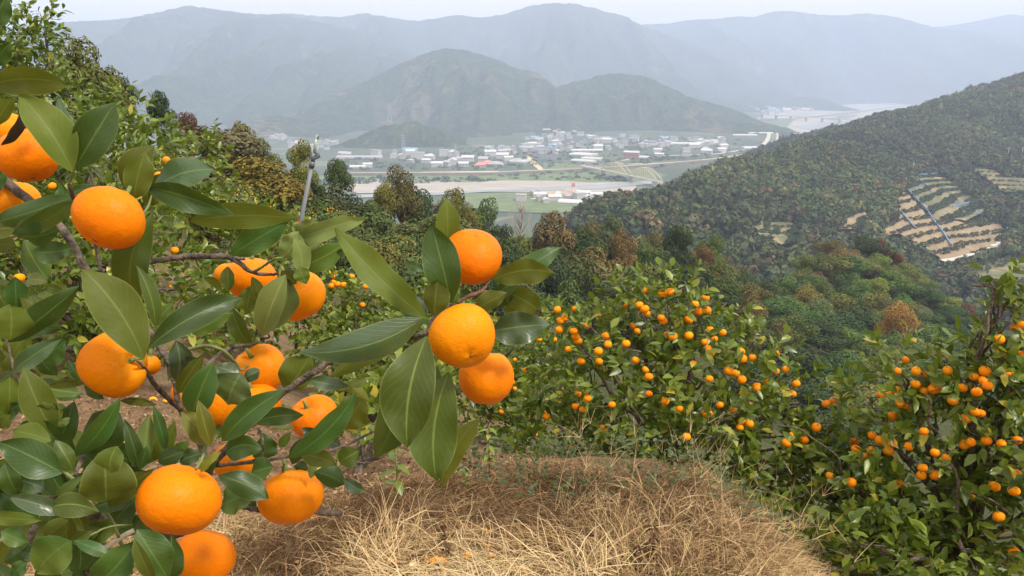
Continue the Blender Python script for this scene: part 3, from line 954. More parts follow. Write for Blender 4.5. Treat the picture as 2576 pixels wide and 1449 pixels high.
def town(poly, n, label, group, s0=0.9, s1=1.4, z=VZ, mind=11, ks=None):
    xs_, ys_ = [p[0] for p in poly], [p[1] for p in poly]
    made = tries = 0
    while made < n and tries < n * 40:
        tries += 1
        px, py = random.uniform(min(xs_), max(xs_)), random.uniform(min(ys_), max(ys_))
        if not in_poly(np.array([px]), np.array([py]), poly)[0]: continue
        p = on_z(px, py, z)
        if any((p.x - q[0]) ** 2 + (p.y - q[1]) ** 2 < (mind * .5 + q[2]) ** 2 for q in placed): continue
        s_ = random.uniform(s0, s1)
        k = random.choice(ks or [0, 0, 1, 1, 2, 2, 3, 3, 4, 5, 6, 6, 7, 8])
        placed.append((p.x, p.y, mind * .5 * s_))
        zx = (px - min(xs_)) / (max(xs_) - min(xs_))
        side = ('left end' if zx < .25 else 'right end' if zx > .75 else 'left half' if zx < .5 else 'right half') if n > 15 else ''
        lab = label.replace('small pale', ROOFN[k]).replace('low pale', ROOFN[k]).replace('pale low', ROOFN[k]).replace('tiny pale', 'tiny ' + ROOFN[k]).replace('scattered white', 'scattered ' + ROOFN[k]).replace('pale farm', ROOFN[k] + ' farm').replace('pale building', ROOFN[k] + ' building')
        lab = lab + (', ' + side if side else '')
        house(p, k, random.choice([0, 0.2, 1.6, 1.8, -.3]) + random.uniform(-.15, .15), lab, group, s_)
        made += 1


town([(1320, 352), (1400, 332), (1440, 336), (1480, 345), (1690, 343), (1700, 364), (1570, 374), (1490, 382), (1400, 381), (1300, 380), (1330, 366)], 95,
     'small pale house in the dense town below the round wooded hill', 'houses of the dense town')
town([(1215, 377), (1300, 374), (1410, 380), (1400, 389), (1300, 388), (1215, 384)], 20, 'low pale house in the row at the edge of the dense town', 'houses at the edge of the town', .8, 1.3)
town([(1640, 360), (1720, 350), (1850, 350), (1860, 372), (1760, 378), (1650, 375)], 20, 'scattered white house on the green flats right of the town', 'houses on the green flats', 1.0, 1.5, ks=[2, 5, 5, 6, 3])
town([(1560, 385), (1700, 380), (1830, 382), (1700, 400), (1560, 400)], 7, 'lone white building among the fields above the arch bridge', 'buildings among the fields', 1.0, 1.6, ks=[5, 5, 6])
town([(840, 393), (1010, 388), (1300, 392), (1320, 400), (1100, 402), (850, 400)], 18, 'pale low building in the row in front of the dark knoll', 'buildings in front of the dark knoll', 1.0, 1.7, ks=[1, 2, 5, 6])
town([(900, 412), (1060, 405), (1140, 405), (1310, 404), (1330, 418), (1180, 420), (900, 426)], 12, 'pale farm building on the flats near the levee', 'farm buildings near the levee', 1.0, 1.5, ks=[1, 5, 5, 4])
town([(1290, 492), (1400, 491), (1500, 489), (1530, 498), (1480, 508), (1310, 512)], 17, 'pale building on the near river bank behind the brown trees', 'buildings on the near bank', .8, 1.2, ks=[1, 5, 5, 6, 0])
town([(655, 330), (720, 328), (735, 350), (690, 356)], 14, 'small pale house in the village behind the left trees', 'houses of the left village', .9, 1.3)
town([(720, 356), (790, 352), (860, 362), (880, 376), (780, 382), (720, 372)], 20, 'small pale house between the left trees and the dark knoll', 'houses left of the dark knoll', .9, 1.4)
town([(1890, 272), (1960, 276), (2030, 270), (2100, 262), (2110, 268), (2000, 288), (1930, 292), (1900, 284)], 34, 'tiny pale house of the far upstream town', 'houses of the far upstream town', 1.5, 2.4, mind=16)
town([(2085, 240), (2180, 246), (2250, 252), (2240, 257), (2100, 250)], 18, 'tiny pale house at the foot of the far range', 'houses at the foot of the far range', 2.0, 3.0, mind=20)

# distinct big roofs
vault_white = vault('roof', M['roof_white'], 60, 9, 3.2)


def greenhouse(c, px, py, n, rz, L, label, rm='roof_white', d=9.0):
    p = on_z(*cv(c, px, py), VZ)
    o = empty('greenhouse', p)
    o.rotation_euler.z = rz
    tag(o, label, 'greenhouse', 'large white roofs on the valley floor')
    for k in range(n):
        link('roof', vault('roof', M[rm], L, d, 3.0), o, (0, (k - (n - 1) / 2) * d, 2.2))
    link('wall', box_mesh('wall', M['wall_white'], L - .5, d * n - .5, 2.4), o)


greenhouse('n', 1400, 555, 4, -0.55, 50, 'largest white multi-span greenhouse in front of the dense town')
greenhouse('n', 1510, 610, 2, -0.55, 40, 'smaller white greenhouse beside the largest one')
greenhouse('n', 1400, 640, 2, -0.55, 45, 'white greenhouse nearest the arch bridge road')
greenhouse('n', 580, 645, 3, -0.5, 32, 'white greenhouse beside the tan lot')
greenhouse('n', 1320, 500, 1, 0.05, 110, 'very long white roof at the edge of the dense town', d=14)
greenhouse('n', 2130, 590, 2, -0.4, 32, 'white greenhouse beside the reddish building')
greenhouse('o', 1220, 625, 1, -0.1, 65, 'white long roof left of the curved road', d=14)
greenhouse('o', 1420, 600, 1, 0.05, 70, 'white roof touching the curved road', d=14)
greenhouse('o', 330, 735, 2, 0.05, 95, 'long white hall on the green flats')
greenhouse('o', 770, 725, 2, 0.05, 60, 'white hall in the middle of the green flats')
greenhouse('o', 1280, 790, 2, 0.2, 36, 'white shed beside the farm road')
greenhouse('m', 1130, 600, 2, 0.03, 90, 'long cream factory roof above the left trees', 'roof_pale')
greenhouse('m', 1110, 700, 1, 0.05, 28, 'white shed between the two left trees', d=12)


def hall(c, px, py, w, d, h, wm, rm, rz, label, kind='gable', rh=3.0):
    p = on_z(*cv(c, px, py), VZ)
    o = link('building', box_mesh('building', M[wm], w, d, h), None, p)
    o.rotation_euler.z = rz
    tag(o, label, 'building')
    link('roof', {'gable': gable, 'hip': hip}[kind]('roof', M[rm], w, d, rh), o, (0, 0, h))
    n = max(2, int(w / 5))
    for k in range(n):
        link('window', box_mesh('window', M['window'], 2.2, .2, 1.4), o, (-w / 2 + (k + .5) * w / n, -d / 2 - .02, h * .45))
    return o


hall('m', 2370, 690, 20, 14, 4, 'wall_cream', 'roof_red', 0.1, 'building with a bright red roof near the levee', 'hip', 5)
hall('m', 2450, 680, 22, 16, 5, 'wall_cream', 'roof_red', 0.1, 'building with a rounded pinkish red roof near the levee', 'hip', 6)
hall('m', 2530, 685, 26, 15, 5, 'wall_white', 'roof_pale', -0.2, 'building with a pale roof beside the red roofs', 'hip', 5)
hall('m', 2200, 685, 18, 12, 6, 'wall_grey', 'roof_white', 0.05, 'building with a bright white roof and dark front')
hall('n', 2015, 590, 30, 12, 12, 'wall_brick', 'roof_white', -0.4, 'reddish walled building with a white roof above the bridge')
hall('n', 1060, 1100, 46, 16, 6, 'wall_brick', 'roof_brown', 0.05, 'long shop with a dull red front on the near bank')
hall('n', 1250, 1080, 22, 14, 6, 'wall_cream', 'roof_brown', 0.05, 'shop with a brown roof beside the tall sign pole')
hall('n', 920, 255, 22, 14, 8, 'wall_white', 'roof_pale', 0.1, 'white building standing above the dense town on the slope')
hall('m', 1650, 545, 30, 18, 8, 'wall_white', 'roof_blue', 0.0, 'factory with a pale blue roof beside the tall pylon')
# tall sign on the near bank
sp_ = on_z(*cv('n', 1262, 1105), VZ)
o = empty('sign_pole', sp_)
tag(o, 'tall shop sign on a pole with a red board on the near bank', 'sign')
mb = MB(); mb.tube([(0, 0, 0), (0, 0, 17)], [.45, .4], 6); link('pole', mb.mesh('pole', M['mesh_white']), o)
link('board', box_mesh('board', M['roof_red'], 4.5, .8, 5), o, (0, -.2, 15))
# large pale shed behind the trees
greenhouse('n', 1290, 1175, 1, -0.35, 40, 'big pale barn roof behind the brown autumn trees', d=20)
# car park with parked cars
M['car_white'] = simple('car_paint_white', (0.75, 0.75, 0.76), 0.3, 0.03, 1)
body = MB()
body.box((0, 0, .55), (4.2, 1.7, .7)); body.add([(-1.5, -.75, .9), (1.4, -.75, .9), (1.4, .75, .9), (-1.5, .75, .9), (-1.0, -.6, 1.5), (.8, -.6, 1.5), (.8, .6, 1.5), (-1.0, .6, 1.5)], None,
                                               [(0, 1, 5, 4), (1, 2, 6, 5), (2, 3, 7, 6), (3, 0, 4, 7), (4, 5, 6, 7)])
body = body.mesh('parked_car', M['car_white'])
wheel = MB(); wheel.tube([(0, -.1, 0), (0, .1, 0)], [.32, .32], 8); wheel = wheel.mesh('wheel', M['window'])
for k in range(11):
    p = on_z(*cv('n', 730 + k * 21, 1118 + (k % 2) * 6), VZ)
    o = link('parked_car', body, None, p); o.rotation_euler.z = 1.2
    tag(o, 'white car parked in the line on the near river bank', 'car', 'cars parked on the near bank')
    for a in (-1.3, 1.3):
        for b_ in (-.8, .8): link('wheel', wheel, o, (a, b_, .32))

# ---- arch bridge
A = on_z(1463, 415, VZ + 9); B = on_z(1662, 457, VZ + 9)
bridge = empty('arch_bridge', A - Vector((0, 0, 9)))
tag(bridge, 'cream steel arch bridge with trussed arches over the river', 'bridge')
d_ = (B - A); L_ = d_.length; ax = d_.normalized(); sd = Vector((ax.y, -ax.x, 0)); up = Vector((0, 0, 1))
org = bridge.location
mb = MB()
for s0 in np.linspace(0, 1, 9)[:-1]:
    a = A + ax * L_ * s0 - org
    b = A + ax * L_ * (s0 + .125) - org
    v = []
    for q in (a, b):
        for s_ in (-4, 4):
            for z_ in (-1.2, 0): v.append(tuple(q + sd * s_ + up * z_))
    mb.add(v, None, [(0, 1, 3, 2), (4, 6, 7, 5), (0, 4, 5, 1), (2, 3, 7, 6), (1, 5, 7, 3), (0, 2, 6, 4)])
link('deck', mb.mesh('deck', M['concrete']), bridge)
tot = 199.0
spans = [((1525 - 1463) / tot, (1593 - 1463) / tot), ((1595 - 1463) / tot, (1661 - 1463) / tot)]
for s0, s1 in spans:
    for s_ in (-4.3, 4.3):
        mb = MB(); n = 16; h = 15.5
        top = []; low = []
        for k in range(n + 1):
            t = k / n
            q = A + ax * L_ * (s0 + (s1 - s0) * t) + sd * s_ - org
            top.append(q + up * (h * 4 * t * (1 - t) + .3)); low.append(q + up * (max(0, h * 4 * t * (1 - t) * .93 - 1.6) + .3))
        mb.tube(top, .55, 5); mb.tube(low, .4, 5)
        for k in range(1, n): mb.bar(top[k], low[k], .25)
        rib = link('arch_rib', mb.mesh('arch_rib', M['bridge']), bridge)
        mb = MB()
        for k in range(1, n):
            q = A + ax * L_ * (s0 + (s1 - s0) * k / n) + sd * s_ - org
            mb.bar(q, low[k], .28)
        tag(link('hangers', mb.mesh('hangers', M['bridge']), rib), kind='stuff')
    mb = MB()
    for k in range(4, n - 3):
        t = k / n
        q = A + ax * L_ * (s0 + (s1 - s0) * t) - org + up * (h * 4 * t * (1 - t) + .3)
        mb.bar(q - sd * 4.3, q + sd * 4.3, .25)
    tag(link('cross_braces', mb.mesh('cross_braces', M['bridge']), bridge), kind='stuff')
    for s_ in (s0, s1):
        q = A + ax * L_ * s_ - org
        mb = MB(); mb.box(tuple(q + up * (-5.2)), (3, 9, 8), math.atan2(ax.y, ax.x)); link('pier', mb.mesh('pier', M['concrete']), bridge)
for s_ in (-4.1, 4.1):
    mb = MB(); mb.bar(A + sd * s_ + up * 1.0 - org, B + sd * s_ + up * 1.0 - org, .2); link('railing', mb.mesh('railing', M['bridge']), bridge)

# ---- plain girder bridges upstream
def girder(a, b, z, w, npier, label, mat='dark_steel', dk=1.6):
    a, b = on_z(*a, z), on_z(*b, z)
    o = empty('girder_bridge', Vector((a.x, a.y, VZ)))
    tag(o, label, 'bridge')
    mb = MB(); c = (a + b) / 2 - o.location; d = b - a
    mb.box((c.x, c.y, c.z), (d.length, w, dk), math.atan2(d.y, d.x)); link('deck', mb.mesh('deck', M[mat]), o)
    for k in range(npier):
        q = a + d * (k + .5) / npier - o.location
        mb = MB(); mb.box((q.x, q.y, (q.z - 1) / 2), (2.5, w * .8, q.z - 1), math.atan2(d.y, d.x)); link('pier', mb.mesh('pier', M['concrete']), o)


girder((1900, 366), (2090, 364), VZ + 9, 6, 5, 'dark low girder bridge near the curved road')
girder((1900, 287), (2180, 303), VZ + 16, 14, 7, 'far pale highway viaduct across the upstream gravel', 'concrete', 3.0)


# ---- lattice pylons
def pylon(base, h, label, r=.35):
    o = empty('lattice_pylon', base)
    tag(o, label, 'pylon', 'power pylons in the valley')
    w0, w1 = h * .10, h * .018
    mb = MB()
    lv = 7
    ring = lambda t: [Vector((sx * (w0 * (1 - t) ** 1.3 + w1), sy * (w0 * (1 - t) ** 1.3 + w1), h * t)) for sx, sy in ((-1, -1), (1, -1), (1, 1), (-1, 1))]
    for i in range(lv):
        a, b = ring(i / lv), ring((i + 1) / lv)
        for k in range(4):
            mb.bar(a[k], b[k], r, 4); mb.bar(a[k], b[(k + 1) % 4], r * .6, 3); mb.bar(b[k], b[(k + 1) % 4], r * .6, 3)
    tw_ = link('tower', mb.mesh('tower', M['steel']), o)
    for t in (.70, .82, .94):
        mb = MB(); a = h * .13 * (1.15 - .25 * (t > .9))
        mb.bar((-a, 0, h * t), (a, 0, h * t), r * .8, 4); mb.bar((-a, 0, h * t), (0, 0, h * t + h * .04), r * .5, 3); mb.bar((a, 0, h * t), (0, 0, h * t + h * .04), r * .5, 3)
        link('crossarm', mb.mesh('crossarm', M['steel']), tw_)


pylon(on_z(1015, 393, VZ), 44, 'tall lattice pylon in front of the dark knoll')
pylon(on_z(1145, 396, VZ), 28, 'small lattice pylon right of the dark knoll')
pylon(on_z(1371, 430, VZ), 36, 'lattice pylon standing beside the levee')
pylon(P(980, 300, 2350) - Vector((0, 0, 12)), 58, 'faint lattice pylon on the slope of the middle hill', .4)
pylon(rhill.hit(2365, 291, 700, 1400) - Vector((0, 0, 2)), 16, 'lattice pylon on the crest of the wooded right hill', .2)


# ---- wind turbines on the central range
FX, FY, FZ = far_ridge
crest_i = 11
tw = MB(); tw.tube([(0, 0, 0), (0, 0, 62)], [2.2, 1.2], 8); tw = tw.mesh('tower', M['mesh_white'])
na = MB(); na.box((0, 1.0, 62.8), (2.6, 7, 2.8)); na = na.mesh('nacelle', M['mesh_white'])
bl = MB(); bl.add([(-.5, -3, 0), (.5, -3, 0), (1.3, -3, 6), (-1.0, -3, 6), (.15, -3, 31), (-.15, -3, 31), (-.5, -2.6, 0), (.5, -2.6, 0), (1.3, -2.6, 6), (-1.0, -2.6, 6), (.15, -2.8, 31), (-.15, -2.8, 31)], None,
                  [(0, 1, 2, 3), (3, 2, 4, 5), (6, 9, 8, 7), (9, 11, 10, 8), (0, 3, 9, 6), (3, 5, 11, 9), (1, 7, 8, 2), (2, 8, 10, 4)])
bl = bl.mesh('blade', M['mesh_white'])
ORD = ['first', 'second', 'third', 'fourth', 'fifth', 'sixth', 'seventh', 'eighth', 'ninth']
for k, vx in enumerate([505, 577, 651, 710, 764, 857, 906, 929, 972]):
    j = int(np.argmin(np.abs(FX[crest_i] / FY[crest_i] - ray(vx, 40)[0])))
    o = empty('wind_turbine', (FX[crest_i, j], FY[crest_i, j], FZ[crest_i, j] - 3))
    tag(o, f'tiny white wind turbine on the hazy ridge, {ORD[k]} from the left', 'wind turbine', 'wind turbines on the ridge')
    link('tower', tw, o); nc = link('nacelle', na, o)
    a0 = random.uniform(0, 2)
    for b_ in range(3):
        q = link('blade', bl, nc, (0, 0, 62.8)); q.rotation_euler.y = a0 + b_ * 2.0944


# ================================================================== FOLIAGE MASSES
def unit(v):
    return v / (np.linalg.norm(v, axis=-1, keepdims=True) + 1e-12)


def quads(cen, nrm, size, tint, asp=0.7):
    """many small leaf faces: centres, normals, half sizes"""
    n = len(cen)
    r = unit(rng.normal(size=(n, 3)))
    a = unit(np.cross(nrm, r)); b = np.cross(nrm, a)
    s = size[:, None]
    v = np.stack([cen - a * s, cen + b * s * asp - nrm * s * .15, cen + a * s, cen - b * s * asp - nrm * s * .15], 1).reshape(-1, 3)
    q = np.arange(4 * n).reshape(n, 4)
    return v, q, np.repeat(tint, 4)


def crown_cloud(lobes, density, size, seed=0):
    """leaf faces on and in a set of ellipsoid lobes [(centre, radii)]"""
    C, Nn, S, T_ = [], [], [], []
    for c, r in lobes:
        c, r = np.array(c, float), np.array(r, float)
        area = 4 * math.pi * (r.mean() ** 2)
        n = int(area * density)
        d = unit(rng.normal(size=(n, 3)))
        rad = 1 - np.abs(rng.normal(0, 0.09, n))
        rad *= 1 + 0.22 * (fbm(d[:, 0] * 2.2 + c[0] * 3 + 5, d[:, 2] * 2.2 + d[:, 1] * 1.7 + c[2], 3) - .5) * 2
        p = c + d * r * rad[:, None]
        C.append(p); Nn.append(unit(d * 1.0 + np.array((0, 0, .35)) + rng.normal(0, .36, (n, 3))))
        S.append(rng.uniform(.6, 1.25, n) * size)
        t0 = rng.uniform(-.12, .12)
        T_.append(np.clip(.45 + t0 + rng.normal(0, .17, n), 0, 1))
    return np.concatenate(C), np.concatenate(Nn), np.concatenate(S), np.concatenate(T_)


def tinted_foliage(name, rough=0.7, trans=0.15, attr_color=False):
    m, nt, b, out = new_mat(name)
    at = N(nt, 'ShaderNodeAttribute', attribute_name='tint')
    if attr_color:
        src = N(nt, 'ShaderNodeAttribute', attribute_name='hue').outputs['Color']
    else:
        src = N(nt, 'ShaderNodeObjectInfo').outputs['Color']
    k = N(nt, 'ShaderNodeMapRange')
    k.inputs['To Min'].default_value = 0.35
    k.inputs['To Max'].default_value = 1.75
    nt.links.new(at.outputs['Fac'], k.inputs['Value'])
    vm = N(nt, 'ShaderNodeVectorMath', operation='SCALE')
    nt.links.new(src, vm.inputs[0])
    nt.links.new(k.outputs[0], vm.inputs['Scale'])
    nt.links.new(vm.outputs[0], b.inputs['Base Color'])
    b.inputs['Roughness'].default_value = rough
    b.inputs['Specular IOR Level'].default_value = 0.2
    tr = N(nt, 'ShaderNodeBsdfTranslucent')
    nt.links.new(vm.outputs[0], tr.inputs['Color'])
    mx = N(nt, 'ShaderNodeMixShader')
    mx.inputs[0].default_value = trans
    nt.links.new(b.outputs[0], mx.inputs[1]); nt.links.new(tr.outputs[0], mx.inputs[2])
    nt.links.new(mx.outputs[0], out.inputs['Surface'])
    return m


M['far_foliage'] = tinted_foliage('far_woodland_foliage', attr_color=True)
M['tree_foliage'] = tinted_foliage('woodland_tree_foliage')

# ---- orchards on the right hill (outlines in view pixels)
BROWN = [cv('p', a, b) for a, b in [(725, 560), (800, 480), (850, 475), (950, 580), (1050, 700), (1130, 775), (1480, 800), (1620, 860), (1700, 820), (1820, 785), (1890, 880), (1860, 1000), (1600, 1125),
                                    (1220, 1210), (1060, 1090), (900, 1000), (780, 930), (620, 950), (540, 860), (640, 800), (760, 760), (740, 690)]]
GREEN = [cv('p', a, b) for a, b in [(840, 440), (960, 320), (1180, 275), (1420, 430), (1600, 580), (1700, 690), (1480, 790), (1140, 765), (1050, 670), (950, 550)]]
LEFTT = [cv('p', a, b) for a, b in [(100, 830), (250, 740), (430, 630), (475, 720), (420, 800), (330, 880), (130, 880)]]
LEFT2 = [cv('f', a, b) for a, b in [(530, 340), (600, 265), (740, 275), (900, 300), (900, 430), (700, 440), (560, 470), (530, 520)]]
UPPER = [cv('p', a, b) for a, b in [(1500, 200), (1800, 250), (1900, 320), (2200, 330), (2200, 480), (1880, 480), (1700, 330)]]
LOWER = [cv('p', a, b) for a, b in [(1500, 1260), (1900, 1180), (2200, 1200), (2200, 1500), (1700, 1480), (1560, 1380)]]


def project(x, y, z):
    dep = y * CP - z * SP
    return 1288 + FPX * x / dep, 724.5 - FPX * (y * SP + z * CP) / dep


def terraces(poly, step, lift, mat, label, y0=330, y1=900):
    pts = [rhill.hit(px, py, y0, y1) for px, py in poly]
    x0, x1 = min(p.x for p in pts), max(p.x for p in pts)
    a0, a1 = min(p.y for p in pts), max(p.y for p in pts)
    n = 150
    X, Y = np.meshgrid(np.linspace(x0, x1, n), np.linspace(a0, a1, n))
    Z = rhill(X, Y)
    px, py = project(X, Y, Z)
    keep = in_poly(px, py, poly)
    k = Z / step
    fr = k - np.floor(k)
    Zt = (np.floor(k) + np.clip((fr - .72) / .28, 0, 1)) * step + lift
    o = link('orchard_terrace', grid_mesh('orchard_terrace', X, Y, Zt, mat, False, keep))
    tag(o, kind='structure', label=label)
    return X[keep], Y[keep], Zt[keep], fr[keep]


M['bare_soil'] = speckle('orchard_bare_soil', [(0.3, (0.15, 0.112, 0.060)), (0.5, (0.225, 0.168, 0.095)), (0.7, (0.29, 0.225, 0.135))], 0.12)
M['grassy_soil'] = speckle('orchard_grassy_soil', [(0.3, (0.055, 0.075, 0.03)), (0.5, (0.12, 0.12, 0.055)), (0.7, (0.30, 0.22, 0.13))], 0.10)
bush_v, bush_q, bush_t, bush_h, bn = [], [], [], [], 0


def bush_mass(x, y, z, r, hue, nq=26):
    global bn
    d = unit(rng.normal(size=(nq, 3))); d[:, 2] = np.abs(d[:, 2])
    p = np.array((x, y, z)) + d * r * np.array((1, 1, .9)) * rng.uniform(.75, 1.05, (nq, 1))
    v, q, t = quads(p, unit(d + rng.normal(0, .35, d.shape)), np.full(nq, r * .42), np.clip(rng.normal(.45, .15, nq), 0, 1))
    bush_v.append(v); bush_q.append(q + bn); bush_t.append(t); bush_h.append(np.tile(hue, (len(v), 1))); bn += len(v)


for poly, mat, lab, sp, r, hue, y0, y1, step in [
        (BROWN, M['bare_soil'], 'bare brown terraced orchard on the right hill', 3.2, 1.25, (0.055, 0.060, 0.024), 330, 900, 1.7),
        (GREEN, M['grassy_soil'], 'densely planted green orchard block on the right hill', 2.6, 1.5, (0.040, 0.064, 0.024), 400, 1000, 2.0),
        (LEFTT, M['bare_soil'], 'striped terraces in the fold left of the brown orchard', 3.2, 1.2, (0.06, 0.08, 0.03), 300, 700, 2.0),
        (LEFT2, M['grassy_soil'], 'grassy terraces behind the near knoll', 3.0, 1.4, (0.05, 0.075, 0.03), 300, 600, 2.0),
        (UPPER, M['grassy_soil'], 'pale terraces high on the right hill', 4.0, 1.2, (0.07, 0.085, 0.035), 450, 1100, 2.0),
        (LOWER, M['grassy_soil'], 'scrubby terraces below the white sacks', 3.2, 1.2, (0.06, 0.08, 0.03), 300, 600, 2.0)]:
    X, Y, Z, fr = terraces(poly, step, step * .5 + 2.2, mat, lab, y0, y1)
    pts = []
    idx = rng.permutation(len(X))
    cell = {}
    for i in idx:
        if fr[i] > .6 or fr[i] < .15: continue
        key = (int(X[i] / sp), int(Y[i] / sp))
        if key in cell: continue
        cell[key] = 1
        if rng.random() < .12: continue
        bush_mass(X[i], Y[i], Z[i] + r * .3, r * rng.uniform(.7, 1.2), np.array(hue) * rng.uniform(.7, 1.3))
me = mesh_np('orchard_bushes', np.concatenate(bush_v), [np.concatenate(bush_q)], M['far_foliage'], True, tint=np.concatenate(bush_t), color=np.concatenate(bush_h))
tag(link('orchard_bushes', me), kind='stuff', label='tiny citrus bushes in rows on the far terraces')

# ---- woodland covering the right hill, one mass
gx, gy = np.meshgrid(np.arange(1440, 2760, 9.0), np.arange(180, 800, 8.0))
gx = gx + rng.uniform(-5, 5, gx.shape); gy = gy + rng.uniform(-4, 4, gy.shape)
fv, fq, ft, fh, fn = [], [], [], [], 0
cells = {}
tree_n = 0
# even world-space sampling of the slope
cand = rng.uniform((0, 315), (690, 1200), (60000, 2))
cz = rhill(cand[:, 0], cand[:, 1])
cpx, cpy = project(cand[:, 0], cand[:, 1], cz)
ok = (cpx > 1430) & (cpx < 2800) & (cpy > 150) & (cpy < 830) & (cz > VZ + 6)
for poly in (BROWN, GREEN, LEFTT, LEFT2, UPPER, LOWER):
    ok &= ~in_poly(cpx, cpy, poly)
    ok &= ~in_poly(cpx, cpy - 6, poly)
    ok &= ~in_poly(cpx, cpy - 14, poly)
    ok &= ~in_poly(cpx, cpy - 24, poly)
PAL = np.array([(0.036, 0.056, 0.020), (0.048, 0.070, 0.023), (0.068, 0.082, 0.030), (0.058, 0.066, 0.032), (0.090, 0.092, 0.034), (0.110, 0.080, 0.040)])
for (x, y), z in zip(cand[ok], cz[ok]):
    R = 2.4 + 4.0 * rng.random() ** 2.2
    key = (int(x / 5.0), int(y / 5.6))
    if key in cells: continue
    cells[key] = 1
    tree_n += 1
    big = fbm(np.array([x * .012]), np.array([y * .012]), 3)[0]
    hue = PAL[min(5, int(rng.choice(6, p=[.24, .26, .2, .16, .10, .04])))] * rng.uniform(.8, 1.25)
    hue = hue * (.72 + .62 * fbm(np.array([x * .021 + 7]), np.array([y * .016]), 3)[0])
    if big > .56: hue = hue * np.array((1.25, 1.3, 1.0))
    nq = 54 if y < 620 else 34
    d = unit(rng.normal(size=(nq, 3))); d[:, 2] = np.abs(d[:, 2]) * 1.1 - .25
    rr = rng.uniform(.72, 1.05, nq) * (1 + .25 * np.sin(d[:, 0] * 5 + x) * np.sin(d[:, 1] * 6 + y))
    p = np.array((x, y, z + 4.4 + rng.uniform(-1.3, 1.5))) + d * R * rr[:, None]
    v, q, t = quads(p, unit(d + rng.normal(0, .28, d.shape)), rng.uniform(.75, 1.2, nq) * R * .30, np.clip(rng.normal(.45, .16, nq), 0, 1))
    fv.append(v); fq.append(q + fn); ft.append(t); fh.append(np.tile(hue, (len(v), 1))); fn += len(v)
    # solid heart so that no ground shows through
    m = 5
    ang = np.linspace(0, 2 * np.pi, m, endpoint=False)
    hv = np.concatenate([[(x, y, z + 6.0)], np.stack([x + np.cos(ang) * R * .78, y + np.sin(ang) * R * .78, np.full(m, z + 3.2)], 1), np.stack([x + np.cos(ang) * R * .6, y + np.sin(ang) * R * .6, np.full(m, z - 1)], 1)])
    hq = [(1 + k, 1 + (k + 1) % m, 1 + m + (k + 1) % m, 1 + m + k) for k in range(m)] + [(0, 1 + k, 1 + (k + 1) % m, 0) for k in range(m)]
    hq = [h for h in hq if len(set(h)) == 4]
    tri = [(0, 1 + k, 1 + (k + 1) % m) for k in range(m)]
    fv.append(hv); fq.append(np.array(hq) + fn); ft.append(np.full(len(hv), .12)); fh.append(np.tile(hue, (len(hv), 1))); fn += len(hv)
print('right hill trees', tree_n)
me = mesh_np('woodland', np.concatenate(fv), [np.concatenate(fq)], M['far_foliage'], True, tint=np.concatenate(ft), color=np.concatenate(fh))
tag(link('woodland', me), kind='stuff', label='dense mixed woodland covering the right hill')

# scrub along the river banks
M['bank_scrub'] = M['far_foliage']
sv, sq, st, sh, sn = [], [], [], [], 0
for poly, n, r0 in [([(640, 452), (1000, 445), (1205, 450), (1260, 455), (1205, 460), (900, 464), (640, 470)], 160, 4.5), ([(1205, 440), (1500, 430), (1600, 440), (1560, 455), (1260, 450)], 70, 3.0),
                    ([(1500, 445), (1600, 448), (1570, 458), (1500, 455)], 40, 4), ([(1945, 325), (1960, 322), (1992, 345), (1997, 385), (1975, 395), (1975, 350)], 120, 6),
                    ([(1205, 372), (1700, 345), (1860, 350), (1880, 380), (1600, 415), (1200, 428), (870, 430), (870, 400)], 520, 3.5),
                    ([(1560, 395), (1900, 380), (1890, 395), (1640, 425)], 60, 4)]:
    k = 0
    while k < n:
        px, py = random.uniform(min(p[0] for p in poly), max(p[0] for p in poly)), random.uniform(min(p[1] for p in poly), max(p[1] for p in poly))
        if not in_poly(np.array([px]), np.array([py]), poly)[0]: continue
        k += 1
        c = np.array(on_z(px, py, VZ)); R = r0 * rng.uniform(.5, 1.3)
        d = unit(rng.normal(size=(20, 3))); d[:, 2] = np.abs(d[:, 2])
        v, q, t = quads(c + d * R * np.array((1.4, 1.2, .9)), unit(d + rng.normal(0, .3, d.shape)), np.full(20, R * .45), np.clip(rng.normal(.45, .15, 20), 0, 1))
        sv.append(v); sq.append(q + sn); st.append(t); sh.append(np.tile(np.array((0.045, 0.07, 0.028)) * rng.uniform(.7, 1.5), (len(v), 1))); sn += len(v)
me = mesh_np('river_scrub', np.concatenate(sv), [np.concatenate(sq)], M['far_foliage'], True, tint=np.concatenate(st), color=np.concatenate(sh))
tag(link('river_scrub', me), kind='stuff', label='scattered green scrub on the valley floor and river banks')

# ---- blue nets, dirt road, sacks and poles among the far orchards
M['net'] = simple('blue_net', (0.13, 0.22, 0.34), 0.8, 0.25, 0.4)


def net_fence(pts, label, h=1.5):
    w = [rhill.hit(*cv('p', a, b), 300, 1000) + Vector((0, 0, 1.2)) for a, b in pts]
    w = smooth_path([tuple(p) for p in w], 5)
    w[:, 2] = rhill(w[:, 0], w[:, 1]) + 2.4
    t = np.gradient(w, axis=0); s_ = np.stack([t[:, 1], -t[:, 0], 0 * t[:, 0]], 1); s_ /= np.linalg.norm(s_, axis=1)[:, None]
    n = len(w); up_ = np.array((0, 0, h))
    v = np.concatenate([w - s_ * .35, w + s_ * .35, w - s_ * .3 + up_, w + s_ * .3 + up_])
    q = []
    for i in range(n - 1):
        q += [(i, i + 1, 2 * n + i + 1, 2 * n + i), (n + i, 3 * n + i, 3 * n + i + 1, n + i + 1), (2 * n + i, 2 * n + i + 1, 3 * n + i + 1, 3 * n + i)]
    tag(link('net_fence', mesh_np('net_fence', v, [np.array(q)], M['net'], False)), label, 'fence', 'blue net fences of the far orchard')


